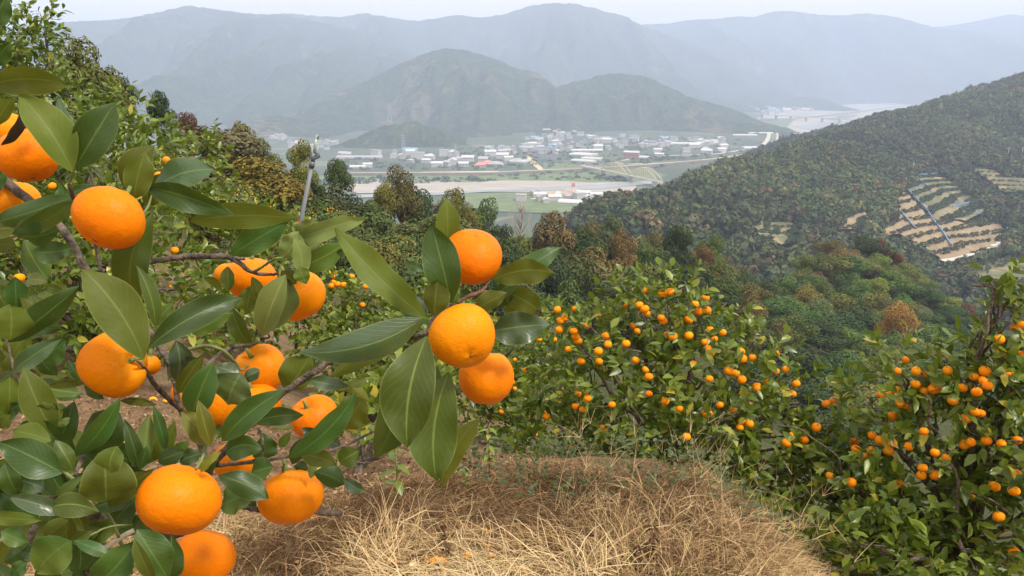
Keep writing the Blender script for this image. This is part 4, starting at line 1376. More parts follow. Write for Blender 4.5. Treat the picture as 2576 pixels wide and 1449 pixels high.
net_fence([(830, 430), (950, 560), (1050, 660), (1130, 790), (1250, 950), (1320, 1060)], 'long blue net running down the middle of the brown orchard')
net_fence([(765, 680), (880, 810), (950, 890)], 'short blue net left of the long one in the brown orchard')
net_fence([(870, 455), (930, 445), (1000, 437)], 'short blue net at the top corner of the green orchard block')
net_fence([(950, 315), (1020, 380), (1095, 440)], 'sloping blue net along the upper left edge of the green orchard block')
net_fence([(960, 310), (1070, 295), (1180, 280)], 'blue net along the top edge of the green orchard block')
net_fence([(1330, 645), (1460, 615), (1595, 590)], 'blue net crossing the right part of the green orchard block')
net_fence([(1450, 740), (1580, 715), (1715, 690)], 'lowest blue net across the green orchard block')
net_fence([(1910, 880), (1890, 930), (1870, 985)], 'blue net at the right end of the brown orchard')
net_fence([(1820, 1020), (1850, 1005), (1870, 985)], 'blue tarp net beside the bend of the dirt road')
rd = [rhill.hit(*cv('p', a, b), 300, 900) for a, b in [(1215, 1222), (1400, 1196), (1600, 1140), (1760, 1080), (1850, 1020), (1895, 950)]]
rd = smooth_path([tuple(p) for p in rd], 6); rd[:, 2] = rhill(rd[:, 0], rd[:, 1]) + 3.0
ribbon('dirt_road', rd, 3.6, M['pale_road'], 'pale dirt road curving below the brown orchard', thick=3, ups=1)
sack = MB()
for k in range(4):
    a = 2 * math.pi * k / 4
sk = []
for i in range(5):
    for k in range(8):
        a = 2 * math.pi * k / 8; r = [.5, .8, .85, .7, .2][i]
        sk.append((r * math.cos(a) * 1.2, r * math.sin(a), [0, .25, .6, .95, 1.1][i]))
sack.add(sk, [(32, 32 + k, 33 + k) for k in range(1, 7)], [(i * 8 + k, i * 8 + (k + 1) % 8, (i + 1) * 8 + (k + 1) % 8, (i + 1) * 8 + k) for i in range(4) for k in range(8)])
sack = sack.mesh('white_sack', M['roof_white'], True)
for k, (a, b) in enumerate([(1305, 1228), (1340, 1232), (1365, 1222), (1385, 1240), (1410, 1228), (1420, 1250), (1445, 1245), (1470, 1255), (1770, 1066), (1750, 1070)]):
    p = rhill.hit(*cv('p', a, b), 300, 900)
    o = link('white_sack', sack, None, p + Vector((0, 0, 2.4))); o.scale = (1.5, 1.5, 1.5)
    tag(o, 'bright white sack in the heap below the dirt road' if k < 8 else 'white bundle on the dirt road near its bend', 'sack', 'white sacks by the dirt road')
for a, b, t, lab in [(918, 285, 220, 'thin pole above the green orchard block'), (836, 440, 378, 'thin pole at the top of the long blue net'), (1916, 132, 45, 'thin pole high on the right hill'),
                     (2065, 105, 40, 'thin pole at the right edge of the hill')]:
    p = rhill.hit(*cv('p', a, b), 300, 1100)
    h = (b - t) * .2388 * dist_px(p.y)
    mb = MB(); mb.tube([(0, 0, 0), (0, 0, h * .9 + 6), (0.02, 0, h + 6)], [.16, .12, .07], 6)
    mb.bar((-.7, 0, h + 5.2), (.7, 0, h + 5.2), .06)
    tag(link('utility_pole', mb.mesh('utility_pole', M['mesh_white']), None, p), lab, 'pole', 'thin poles on the right hill')

# ================================================================== WOODLAND TREES ON THE HILLSIDE
def make_crown(k):
    """crown proto about 2 m wide and 1.8 m tall (unit), base at z = 0"""
    lobes = []
    nl = 9 + k % 4
    for i in range(nl):
        a = 2.4 * i + k
        rr = .66 * math.sqrt((i + .3) / nl)
        zc = .92 + .55 * (1 - (rr / .66) ** 1.5) + random.uniform(-.22, .18) - (.35 if i % 3 == 2 else 0)
        s_ = random.uniform(.25, .38)
        lobes.append(((rr * math.cos(a), rr * math.sin(a), zc), (s_ * 1.05, s_ * 1.05, s_ * .85)))
    lobes.append(((0, 0, .8), (.55, .55, .45)))
    c, n, s_, t = crown_cloud(lobes, 400, .035)
    # brighter upper faces come from light; tint only mixes leaf ages
    v, q, t = quads(c, n, s_, t)
    return mesh_np('crown', v, [q], M['tree_foliage'], True, tint=t)


CROWNS = [make_crown(k) for k in range(7)]
print('crown faces', [len(c.polygons) for c in CROWNS])


def make_trunk(k):
    mb = MB()
    r = random.Random(k)
    mb.tube([(0, 0, -.4), (.02, .01, .3), (.0, .03, .7), (.03, 0, 1.15)], [.055, .045, .035, .015], 6)
    for i in range(6):
        a = 2.4 * i + r.random()
        z0 = .35 + .1 * i
        e = (.42 * math.cos(a), .42 * math.sin(a), z0 + .45)
        mb.tube([(0, .02, z0), (e[0] * .5, e[1] * .5, z0 + .15), e], [.03, .02, .008], 5)
    return mb.mesh('trunk', M['bark_far'], True)


TRUNKS = [make_trunk(k) for k in range(3)]
tree_xy = []


def forest_tree(px, py, Y, wpx, color, label, group=None, k=None, taller=1.0):
    """a tree whose top shows at view (px, py) at distance Y, with a crown wpx view pixels wide; it stands on the hillside"""
    top = P(px, py, Y)
    zg = hill_z(top.x, top.y)
    m = dist_px(Y, py)
    R = wpx * m / 2 * 1.24
    H = max(top.z - zg, R * 1.3)
    o = empty('woodland_tree', (top.x, top.y, zg - .2))
    o.rotation_euler.z = random.uniform(0, 6.28)
    tag(o, label, 'tree', group)
    k = random.randrange(len(CROWNS)) if k is None else k
    ch = min(H * .97, R * 2.9 * taller)
    c = link('crown', CROWNS[k], o, (0, 0, H - ch))
    c.scale = (R, R, ch / 1.85)
    cc = color if rng.random() > 2 else tuple(x * random.uniform(.85, 1.15) for x in color)
    c.color = (*cc, 1)
    t = link('trunk', TRUNKS[k % 3], o, (0, 0, 0))
    t.scale = (R, R, max(.3, (H - ch * .45) / 1.15))
    tree_xy.append((top.x, top.y, R))
    return o


DK, GR, OL, OY, BR, RB, GY = (0.038, 0.060, 0.016), (0.062, 0.094, 0.020), (0.108, 0.108, 0.024), (0.155, 0.132, 0.025), (0.135, 0.100, 0.036), (0.175, 0.102, 0.038), (0.100, 0.102, 0.046)
RED, YEL, LG = (0.17, 0.026, 0.022), (0.27, 0.19, 0.028), (0.095, 0.120, 0.030)
SOLO = [
    (190, 48, 30, 170, OL, 'large olive brown tree behind the top left mandarin trees'),
    (255, 130, 33, 120, OL, 'olive tree on the skyline right of the large olive brown one'),
    (300, 170, 35, 70, DK, 'small dark tree on the left skyline above the mandarins'),
    (395, 205, 37, 70, DK, 'dark spreading tree at the end of the upper mandarin slope'),
    (465, 250, 50, 80, (0.10, 0.055, 0.03), 'reddish brown tree left of the tall yellow olive one'),
    (430, 300, 48, 80, DK, 'dark green tree below the reddish brown one'),
    (590, 280, 58, 130, OY, 'tall yellow olive tree on the left skyline'),
    (650, 325, 62, 110, OL, 'olive tree leaning right of the tall yellow olive one'),
    (530, 330, 57, 90, DK, 'dark green tree beneath the tall yellow olive one'),
    (640, 420, 60, 110, DK, 'dark green tree below the leaning olive tree'),
    (755, 343, 66, 80, OY, 'tree with orange tinted top behind the grey pipe'),
    (715, 400, 66, 90, OL, 'olive tree left of the grey pipe'),
    (845, 372, 72, 75, GR, 'rounded olive green tree right of the grey pipe'),
    (800, 440, 70, 110, GR, 'green tree directly behind the grey pipe'),
    (870, 450, 76, 120, DK, 'dark green tree below the rounded olive green one'),
    (1008, 395, 82, 110, OL, 'round topped tree standing out against the river flats'),
    (960, 440, 80, 80, OY, 'yellowish low tree left of the round topped tree'),
    (1050, 450, 84, 110, DK, 'dark tree right of the round topped tree'),
    (930, 500, 76, 110, GR, 'green tree below the round topped tree'),
    (1150, 452, 92, 110, OL, 'loose olive tree above the upright leaf'),
    (1110, 480, 90, 90, GY, 'greyish tree left of the loose olive tree'),
    (1215, 480, 96, 110, GR, 'olive green tree right of the loose olive tree'),
    (1190, 540, 92, 120, DK, 'dark tree behind the upright leaf'),
    (1260, 545, 94, 110, DK, 'very dark tree behind the topmost mandarin of the right cluster'),
    (1395, 508, 100, 150, BR, 'broad rusty brown tree in front of the river bank shops'),
    (1480, 540, 103, 90, OL, 'olive tree right of the broad rusty brown one'),
    (1540, 520, 106, 90, GY, 'greyish olive tree on the ridge before the wooded hill'),
    (1570, 570, 98, 80, RB, 'orange brown tree on the middle of the ridge slope'),
    (1640, 565, 110, 90, OL, 'olive tree on the ridge below the wooded hill'),
    (1705, 545, 114, 90, DK, 'dark green tree on the ridge right of the olive trees'),
    (1795, 575, 118, 80, LG, 'light green tree at the right end of the ridge'),
    (1770, 610, 112, 60, RB, 'small orange brown tree beside the light green one'),
    (2090, 590, 200, 80, OL, 'olive tree on top of the wooded knoll'),
    (2180, 580, 203, 60, DK, 'dark pointed tree on top of the wooded knoll'),
    (2215, 592, 202, 55, RED, 'crimson tree on top of the wooded knoll'),
    (2255, 625, 201, 40, (0.12, 0.03, 0.02), 'dull crimson tree just below the crimson one'),
    (2265, 670, 185, 40, RED, 'small crimson tree on the right flank of the wooded knoll'),
    (2055, 665, 175, 60, RB, 'russet tree on the left flank of the wooded knoll'),
    (2275, 730, 140, 95, YEL, 'bright golden yellow tree on the wooded knoll'),
    (1890, 715, 100, 110, BR, 'pale brown tree above the gully'),
    (1960, 790, 95, 80, BR, 'brown tree lower in the gully'),
    (2010, 860, 92, 90, (0.13, 0.085, 0.055), 'greyish pink brown tree in the gully'),
    (2440, 755, 180, 60, (0.12, 0.05, 0.035), 'dull russet tree near the right edge of the knoll'),
]
for a in SOLO:
    forest_tree(*a[:6])

REG = [([(1280, 545), (1400, 550), (1500, 570), (1650, 595), (1850, 625), (1900, 680), (1750, 690), (1500, 640), (1290, 610)], 'tree along the ridge in front of the wooded hill', 'woodland along the ridge'),
       ([(1290, 590), (1500, 580), (1850, 625), (1940, 690), (1890, 760), (2040, 900), (2180, 1040), (2060, 1040), (1850, 800), (1700, 730), (1500, 730), (1330, 730)], 'tree on the slope between the ridge and the orchard', 'woodland on the ridge slope'),
       ([(1900, 690), (2000, 640), (2100, 610), (2200, 610), (2300, 670), (2400, 740), (2520, 820), (2600, 840), (2600, 960), (2200, 1000), (2060, 860), (1930, 770)], 'tree on the wooded knoll', 'woodland on the near knoll'),
       ([(1090, 520), (1290, 570), (1290, 700), (1180, 640), (1060, 590)], 'tree in the dark wood behind the right cluster', 'dark wood behind the right cluster'),
       ([(500, 350), (560, 340), (640, 370), (700, 410), (800, 400), (900, 460), (980, 460), (1080, 500), (1200, 530), (1180, 570), (1060, 570), (850, 500), (650, 470), (520, 420)], 'tree in the left treeline above the yellow orchard', 'left treeline')]
fc = np.array([(a, b) for a, b, _, _ in FOREST + ORCH], float)
fd = np.array([1 / d for _, _, d, _ in FOREST + ORCH])


def depth_at(px, py):
    w = 1 / (((fc - (px, py)) ** 2).sum(1) + 200) ** 1.5
    return 1 / ((w * fd).sum() / w.sum())


KIND = [('dark green', DK, 6), ('green', GR, 5), ('olive green', OL, 4), ('olive yellow', OY, 1.2), ('brown', BR, 1.0), ('greyish', GY, 1.0), ('light green', LG, .9)]
made = []
for poly, lab, grp in REG:
    xs_, ys_ = [p[0] for p in poly], [p[1] for p in poly]
    fails = 0
    while fails < 1000:
        px, py = random.uniform(min(xs_), max(xs_)), random.uniform(min(ys_), max(ys_))
        if not in_poly(np.array([px]), np.array([py]), poly)[0]: fails += .3; continue
        Y = depth_at(px, py)
        w = (random.uniform(6.6, 10.5) if 'knoll' in lab else random.uniform(5.2, 8.2)) / dist_px(Y, py)
        if any(math.hypot((px - a) / .8, (py - b)) < (w + c) * .175 for a, b, c in made): fails += 1; continue
        made.append((px, py, w))
        kn, colr, _ = random.choices(KIND, [0 if ('left' in lab and k[0] == 'brown') else k[2] for k in KIND])[0]
        zx, zy = (px - min(xs_)) / (max(xs_) - min(xs_)), (py - min(ys_)) / (max(ys_) - min(ys_))
        zone = ('upper ' if zy < .34 else 'lower ' if zy > .67 else 'middle ') + ('left' if zx < .34 else 'right' if zx > .67 else 'centre')
        size = 'broad ' if w * dist_px(Y, py) > 8.2 else 'small ' if w * dist_px(Y, py) < 6.4 else ''
        if 'knoll' in lab: colr = (colr[0] * 1.15, colr[1] * 1.3, colr[2] * 1.1)
        forest_tree(px, py, Y, w, colr, f'{size}{kn} {lab}, {zone} part', grp, taller=random.uniform(.85, 1.1))
print('woodland trees', len(made) + len(SOLO))

# bare dead tree on the ridge
p = P(1310, 560, 97)
zg = hill_z(p.x, p.y)
o = empty('bare_tree', (p.x, p.y, zg))
tag(o, 'bare grey leafless tree left of the broad rusty brown tree', 'tree')
H = P(1310, 497, 97).z - zg
M['bare_bark'] = simple('bare_grey_bark', (0.30, 0.26, 0.22), 0.9, .2, 3)
mb = MB(); mb.tube([(0, 0, 0), (.2, 0, H * .4), (-.1, 0, H * .7), (.1, 0, H)], [.22, .15, .08, .02], 6)
link('trunk', mb.mesh('trunk', M['bare_bark'], True), o)
for i in range(22):
    z0 = H * random.uniform(.35, .85); a = random.uniform(0, 6.28); l = (H - z0) * .55 + .6
    e = (l * .45 * math.cos(a), l * .45 * math.sin(a), z0 + l)
    mb = MB(); mb.tube([(0, 0, z0), (e[0] * .6, e[1] * .6, z0 + l * .45), e], [.06, .04, .012], 4)
    link('branch', mb.mesh('branch', M['bare_bark'], True), o)

# ================================================================== DISTANT MANDARIN BUSHES ON THE SLOPE (yellow with fruit)
M['far_fruit'] = simple('far_mandarin_rind', (0.85, 0.33, 0.01), 0.5, .15, 3)


def fruit_bush(k):
    lobes = [((.35 * math.cos(2.4 * i + k), .35 * math.sin(2.4 * i + k), .45 + .2 * random.random()), (.55, .55, .45)) for i in range(6)]
    c, n, s_, t = crown_cloud(lobes, 190, .055)
    v, q, t = quads(c, n, s_, t)
    crown = mesh_np('crown', v, [q], M['tree_foliage'], True, tint=t)
    nf = 90
    fv_, ft_ = [], []
    base = np.array([(1, 0, 0), (-1, 0, 0), (0, 1, 0), (0, -1, 0), (0, 0, 1), (0, 0, -1)], float) * .030
    tri = np.array([(4, 0, 2), (4, 2, 1), (4, 1, 3), (4, 3, 0), (5, 2, 0), (5, 1, 2), (5, 3, 1), (5, 0, 3)])
    for i in range(nf):
        lo = lobes[i % 6]
        d = unit(rng.normal(size=3)); d[2] = abs(d[2]) * .8
        fv_.append(base + np.array(lo[0]) + d * np.array(lo[1]) * 1.02); ft_.append(tri + 6 * i)
    fr = mesh_np('fruit', np.concatenate(fv_), [np.concatenate(ft_)], M['far_fruit'], True)
    mb = MB(); mb.tube([(0, 0, -.3), (0, 0, .4)], [.05, .03], 5)
    return crown, fr, mb.mesh('trunk', M['bark_far'])


BUSH = [fruit_bush(k) for k in range(3)]
OREG = [(545, 430), (620, 420), (720, 470), (860, 520), (1000, 570), (1150, 630), (1190, 680), (1080, 715), (900, 720), (850, 660), (700, 600), (560, 540)]
bm = []
fails = 0
while fails < 400:
    px, py = random.uniform(540, 1190), random.uniform(415, 720)
    if not in_poly(np.array([px]), np.array([py]), OREG)[0]: fails += .3; continue
    Y = min(depth_at(px, py), 48)
    w = random.uniform(2.6, 3.6) / dist_px(Y, py)
    if any(math.hypot(px - a, (py - b) * 1.7) < (w + c) * .19 for a, b, c in bm): fails += 1; continue
    bm.append((px, py, w))
    p = P(px, py, Y); zg = hill_z(p.x, p.y)
    R = w * dist_px(Y, py) / 2
    o = empty('mandarin_bush', (p.x, p.y, zg)); o.rotation_euler.z = random.uniform(0, 6)
    rich = random.random() < .6
    side = ('high' if py < 500 else 'midway' if py < 580 else 'low' if py < 650 else 'lowest') + ' on the far orchard slope, ' + ('left of' if px < 740 else 'right of' if px < 860 else 'well right of' if px < 980 else 'farthest right of') + ' the grey pipe'
    tag(o, f'{"fruit-speckled" if rich else "plain green"} mandarin bush {side}', 'mandarin bush', 'mandarin bushes on the far orchard slope')
    cr, fr, tk = random.choice(BUSH)
    c = link('crown', cr, o); c.scale = (R, R, max(p.z - zg, 1.6) / .95 * .9); c.color = (*random.choice([GR, LG, OL, (0.055, 0.085, 0.022), (0.07, 0.09, 0.022)]), 1)
    if rich:
        f = link('fruit', fr, o); f.scale = c.scale; f['kind'] = 'stuff'
    t = link('trunk', tk, o); t.scale = c.scale
print('bushes', len(bm))

# ================================================================== NEAR MANDARIN TREES
LT = np.array([(0, 0, 0), (-.5, .34, .10), (0, .34, 0), (.5, .34, .10), (-.40, .70, .09), (0, .70, -.01), (.40, .70, .09), (0, 1.0, -.06)])
LTRI = np.array([(0, 2, 1), (0, 3, 2), (4, 5, 7), (5, 6, 7)])
LQ = np.array([(1, 2, 5, 4), (2, 3, 6, 5)])


def leaf_frames(base, dirs, nrm, length, width, droop):
    """(n,8,3) vertices of simple folded leaves"""
    side = unit(np.cross(dirs, nrm))
    nrm = np.cross(side, dirs)
    n = len(base)
    v = np.empty((n, 8, 3))
    for i, (x, y, z) in enumerate(LT):
        v[:, i] = base + side * (x * width)[:, None] + dirs * (y * length)[:, None] + nrm * ((z * width))[:, None]
        v[:, i, 2] -= droop * length * y * y
    return v


def foliage_mesh(V8, tint, name='foliage'):
    n = len(V8)
    off = (np.arange(n) * 8)[:, None, None]
    return mesh_np(name, V8.reshape(-1, 3), [(LTRI[None] + off).reshape(-1, 3), (LQ[None] + off).reshape(-1, 4)], M['small_leaf'], True, tint=np.repeat(tint, 8))


def shoots(lobes, per_area, leaf_len, up=.55):
    """leafy shoots spread through the lobes; returns leaf base, direction, normal"""
    B, D, Nn = [], [], []
    for c, r in lobes:
        c = np.array(c, float)
        ns = max(6, int(4 * math.pi * r * r * per_area))
        d = unit(rng.normal(size=(ns, 3)))
        rad = r * (1 - np.abs(rng.normal(0, .24, ns)))
        rad = rad * (1 + .35 * (fbm(d[:, 0] * 2.5 + c[0] * 7, d[:, 2] * 2.5 + d[:, 1] * 2 + c[1] * 3, 2) - .5) * 2)
        p = c + d * rad[:, None] * np.array((1.05, 1.05, .95))
        sd_ = unit(d * .7 + np.array((0, 0, up)) + rng.normal(0, .35, (ns, 3)))
        k = 7
        for j in range(k):
            ang = j * 2.4 + rng.uniform(0, 6.28, ns)
            ref = unit(np.cross(sd_, rng.normal(size=(ns, 3))))
            ref2 = np.cross(sd_, ref)
            radial = ref * np.cos(ang)[:, None] + ref2 * np.sin(ang)[:, None]
            open_ = rng.uniform(.55, 1.35, ns) * (1.15 - j * .09)
            l = unit(sd_ * np.cos(open_)[:, None] + radial * np.sin(open_)[:, None])
            B.append(p + sd_ * (leaf_len * .22 * j)); D.append(l)
            Nn.append(unit(sd_ - l * (sd_ * l).sum(1, keepdims=True) + rng.normal(0, .25, (ns, 3))))
    return np.concatenate(B), np.concatenate(D), np.concatenate(Nn)


def limb_path(a, b, sag):
    a, b = np.array(a, float), np.array(b, float)
    m1 = a + (b - a) * .35 + np.array((0, 0, -sag)) + rng.normal(0, .04, 3)
    m2 = a + (b - a) * .7 + np.array((0, 0, -sag * .4)) + rng.normal(0, .05, 3)
    return smooth_path([a, m1, m2, b], 5)


def front_depth(px, py, lobes):
    """distance at which the line of sight meets the nearest lobe"""
    a, _, c = ray(px, py)
    d = np.array((a, 1, c)); L = np.linalg.norm(d); d = d / L
    best = None
    for cc, r in lobes:
        cc = np.array(cc); t = cc @ d
        h = np.linalg.norm(cc - d * t)
        if h < r * 1.15:
            k = t - math.sqrt(max(0, (r * .95) ** 2 - h * h)) * .9
            best = k if best is None else min(best, k)
    if best is None:
        j = min(lobes, key=lambda q: np.linalg.norm(np.cross(np.array(q[0]), d)))
        best = np.array(j[0]) @ d - j[1] * .3
    return best / L


def fruit_mesh(name, seg=20, rings=12, flat=.84, dim=.10, lump=.02, seed=0, R=.0325):
    """mandarin: flattened, dimpled at the stem end (top) and slightly at the bottom, R = equatorial radius"""
    v = []
    for i in range(rings + 1):
        th = math.pi * i / rings
        for k in range(seg):
            ph = 2 * math.pi * k / seg
            r = R * (1 + lump * math.sin(3 * ph + seed) * math.sin(th) ** 2 + lump * .7 * math.sin(2 * ph + 1.7 * seed + 2 * th) + lump * .35 * math.sin(9 * ph + seed) * math.exp(-((th - .5) / .35) ** 2))
            s_, c_ = math.sin(th), math.cos(th)
            x, y = r * s_ * math.cos(ph), r * s_ * math.sin(ph)
            z = r * flat * c_
            z -= R * dim * math.exp(-(th / .30) ** 2) * 1.4
            z += R * dim * .6 * math.exp(-((math.pi - th) / .25) ** 2)
            v.append((x, y, z))
    q = [(i * seg + k, (i + 1) * seg + k, (i + 1) * seg + (k + 1) % seg, i * seg + (k + 1) % seg) for i in range(rings) for k in range(seg)]
    mb = MB(); mb.add(v, None, q)
    return mb


SMALL_FRUIT = [fruit_mesh('f', 14, 9, .86, .08, .02, k).mesh('mandarin', M['fruit_small'], True) for k in range(3)]
stalk_m = MB(); stalk_m.tube([(0, 0, .024), (.002, 0, .034), (0, .003, .05)], [.0028, .0018, .0016], 5)
stalk_m = stalk_m.mesh('stalk', M['bark_green'], True)


def small_fruit(px, py, lobes, label, group, R=.0325, Y=None):
    Y = Y or front_depth(px, py, lobes) + random.uniform(-.03, .10)
    p = P(px, py, Y)
    o = link('mandarin', random.choice(SMALL_FRUIT), None, p)
    o.rotation_euler = (random.uniform(-.5, .5), random.uniform(-.5, .5), random.uniform(0, 6))
    s_ = R / .0325 * random.uniform(.80, 1.06)
    o.scale = (s_, s_, s_)
    tag(o, label, 'mandarin', group)
    link('stalk', stalk_m, o)
    return o


def citrus(name_label, trunk_px, lobes_px, leaf_len, dens, n_parts=0, tint_shift=0.0, limb_r=.035, trunk_r=.06, fork=.35, cat='mandarin tree', sag=.06):
    lobes = []
    for px, py, Y, r in lobes_px:
        lobes.append((tuple(P(px, py, Y)), r * dist_px(Y, py)))
    tp = P(trunk_px[0], trunk_px[1], trunk_px[2])
    base = Vector((tp.x, tp.y, hill_z(tp.x, tp.y) - .05))
    o = empty('mandarin_tree', base)
    tag(o, name_label, cat, 'mandarin trees of the near orchard')
    B, D, Nn = shoots(lobes, dens, leaf_len)
    n = len(B)
    ln = leaf_len * rng.uniform(.65, 1.2, n); wd = ln * rng.uniform(.36, .5, n)
    dr = rng.uniform(.02, .42, n)
    V8 = leaf_frames(B, D, Nn, ln, wd, dr) - np.array(base)
    tint = np.clip(.53 + tint_shift + rng.normal(0, .17, n) + (rng.random(n) < .06) * .35, 0, .97)
    tint[rng.random(n) < .006] = 1.0
    zt = V8[:, 0, 2] + base.z
    keep = (V8[:, 0, 2] + base.z) > (hill(V8[:, 0, 0] + base.x, V8[:, 0, 1] + base.y) + .03)
    V8, tint = V8[keep], tint[keep]
    if n_parts:
        dist = np.linalg.norm(V8[:, 2] + np.array(base), axis=1)
        w = V8[:, 2] + np.array(base)
        px, py = project(w[:, 0], w[:, 1], w[:, 2])
        vis = (px > -20) & (px < 2596) & (py > -20) & (py < 1469)
        sel = np.where(vis)[0]
        sel = sel[np.argsort(dist[sel])[:n_parts]]
        for i in sel:
            v = V8[i] - V8[i][0]
            l = link('leaf', mesh_np('leaf', v, [LTRI, LQ], M['small_leaf'], True, tint=np.full(8, tint[i])), o, tuple(V8[i][0]))
        m = np.ones(len(V8), bool); m[sel] = False
        V8, tint = V8[m], tint[m]
    tag(link('foliage', foliage_mesh(V8, tint), o), kind='stuff')
    # trunk and limbs
    cen = np.mean([l[0] for l in lobes], axis=0)
    fk = np.array(base) + (cen - np.array(base)) * fork
    mb = MB(); mb.tube(smooth_path([np.array(base) - (0, 0, .15), np.array(base) + (fk - np.array(base)) * .5 + rng.normal(0, .03, 3), fk], 5), np.linspace(trunk_r, trunk_r * .75, 11), 8)
    link('trunk', mb.mesh('trunk', M['bark'], True, off=base), o)
    for c, r in lobes:
        path = limb_path(fk, np.array(c) + rng.normal(0, r * .2, 3), sag)
        mb = MB(); mb.tube(path, np.linspace(limb_r, limb_r * .25, len(path)), 6)
        for j in range(3):
            s0 = path[random.randrange(len(path) // 2, len(path))]
            e = np.array(c) + unit(rng.normal(size=3)) * r * .85
            pp = limb_path(s0, e, .02)
            mb.tube(pp, np.linspace(limb_r * .3, limb_r * .08, len(pp)), 5)
        link('branch', mb.mesh('branch', M['bark'], True, off=base), o)
    print(name_label[:30], 'leaves', n)
    return o, lobes


T1, L1 = citrus('bushy mandarin tree full of fruit right of the large hanging leaves', (1640, 1230, 5.5),
                [(1450, 860, 5.7, 95), (1600, 790, 5.7, 105), (1690, 770, 5.6, 85), (1750, 850, 5.6, 125), (1560, 960, 5.4, 140), (1750, 1010, 5.3, 150), (1890, 950, 5.5, 115), (2010, 1020, 5.3, 95),
                 (1930, 1120, 5.1, 125), (1780, 1160, 5.0, 130), (1600, 1090, 5.3, 120), (1420, 970, 5.7, 110), (1960, 1230, 4.9, 95), (1400, 1080, 5.6, 95), (2080, 1130, 5.0, 70), (1870, 1250, 4.7, 70), (1680, 1230, 4.9, 90), (1500, 1180, 5.2, 90), (1800, 1310, 4.5, 70), (1980, 1330, 4.4, 80), (1350, 1160, 5.3, 70), (2080, 1220, 4.8, 80), (2110, 1080, 5.1, 55)],
                .096, 36, 150, .05)
T2, L2 = citrus('mandarin tree with long bare limbs at the right edge', (2440, 1440, 4.7),
                [(2530, 860, 4.5, 75), (2560, 940, 4.4, 100), (2430, 960, 4.6, 90), (2290, 950, 4.8, 95), (2500, 1020, 4.4, 120), (2240, 1050, 4.8, 105), (2380, 1110, 4.5, 140), (2550, 1140, 4.3, 140), (2200, 1180, 4.8, 100),
                 (2340, 1270, 4.5, 130), (2500, 1300, 4.3, 130), (2250, 1380, 4.4, 105), (2420, 1420, 4.2, 100), (2590, 1420, 4.0, 120), (2130, 1280, 4.8, 80), (2660, 1250, 4.2, 140), (2680, 1000, 4.4, 120), (2150, 1400, 4.3, 85), (2050, 1330, 4.5, 65), (2260, 1449, 4.0, 90), (2420, 1490, 3.8, 100), (2140, 1180, 4.8, 75), (2120, 1230, 4.7, 75), (2090, 1420, 4.0, 80), (2200, 1300, 4.4, 90), (2320, 1449, 3.9, 100), (2512, 705, 4.5, 20), (2535, 760, 4.5, 26), (2560, 815, 4.5, 36)],
                .096, 36, 150, .05)
T3, L3 = citrus('farther mandarin tree between the right cluster and the bushy tree', (1300, 1120, 8.3),
                [(1290, 900, 8.8, 85), (1250, 960, 8.6, 90), (1340, 960, 8.8, 80), (1300, 1030, 8.3, 90), (1240, 1050, 8.2, 70), (1370, 900, 9.0, 60), (1330, 1090, 8.0, 70), (1390, 820, 9.4, 60)], .085, 48)
T4, L4 = citrus('leafy mandarin tree behind the left foreground fruit', (230, 900, 4.9),
                [(100, 600, 5.2, 140), (250, 700, 5.0, 125), (100, 740, 4.8, 130), (300, 590, 5.5, 115), (380, 500, 5.8, 95), (150, 850, 4.6, 105), (300, 850, 4.7, 105), (250, 460, 5.9, 115), (430, 720, 5.5, 95),
                 (420, 860, 5.0, 80), (-40, 680, 5.0, 130), (-40, 500, 5.4, 130), (100, 470, 5.7, 110)], .082, 55, 0, .04)
T5, L5 = citrus('tall leafy mandarin tree at the top left against the sky', (180, 560, 7.3),
                [(35, 130, 7.7, 85), (50, 210, 7.5, 100), (160, 305, 7.5, 90), (290, 315, 7.5, 80), (370, 345, 7.6, 65), (80, 320, 7.2, 125), (220, 380, 7.0, 115), (20, 70, 7.8, 55), (110, 75, 7.8, 40), (350, 400, 7.0, 80), (-70, 200, 7.4, 140), (-60, 350, 7.0, 140)], .090, 50, 0, .02)
T6, L6 = citrus('small pale green mandarin tree below the thin white pole', (500, 560, 8.2),
                [(490, 400, 8.4, 60), (530, 365, 8.6, 40), (450, 470, 8.2, 70), (520, 480, 8.2, 65), (470, 550, 8.0, 80), (560, 560, 8.4, 60)], .088, 46, 0, .12)
T7, L7 = citrus('yellow green mandarin tree behind the middle fruit pair', (640, 830, 7.2),
                [(560, 620, 8.4, 80), (640, 570, 8.6, 60), (650, 660, 8.0, 85), (740, 640, 8.2, 65), (560, 720, 7.4, 85), (660, 760, 7.0, 80), (760, 720, 7.6, 70), (700, 570, 8.8, 50), (540, 800, 6.8, 75), (640, 850, 6.6, 70)], .088, 46, 0, .13)
T8, L8 = citrus('fruiting mandarin tree behind the spray of long leaves', (930, 1010, 6.2),
                [(850, 770, 7.6, 95), (930, 800, 7.2, 100), (1010, 800, 7.2, 90), (1080, 770, 7.6, 75), (870, 900, 6.6, 105), (980, 900, 6.4, 105), (1080, 880, 6.6, 90), (920, 1000, 6.0, 95), (1040, 990, 6.0, 90), (800, 850, 7.2, 80), (1150, 830, 7.4, 75), (1160, 960, 6.8, 70)], .086, 50, 0, .08)
T9, L9 = citrus('young mandarin tree with its reddish trunk rising from the dry grass', (890, 1262, 3.3),
                [(960, 1055, 3.6, 70), (880, 1010, 3.9, 80), (1020, 1000, 4.1, 80), (900, 1100, 3.4, 50), (1060, 1080, 3.8, 55)], .078, 46, 40, .08, limb_r=.014, trunk_r=.026, sag=0.0)

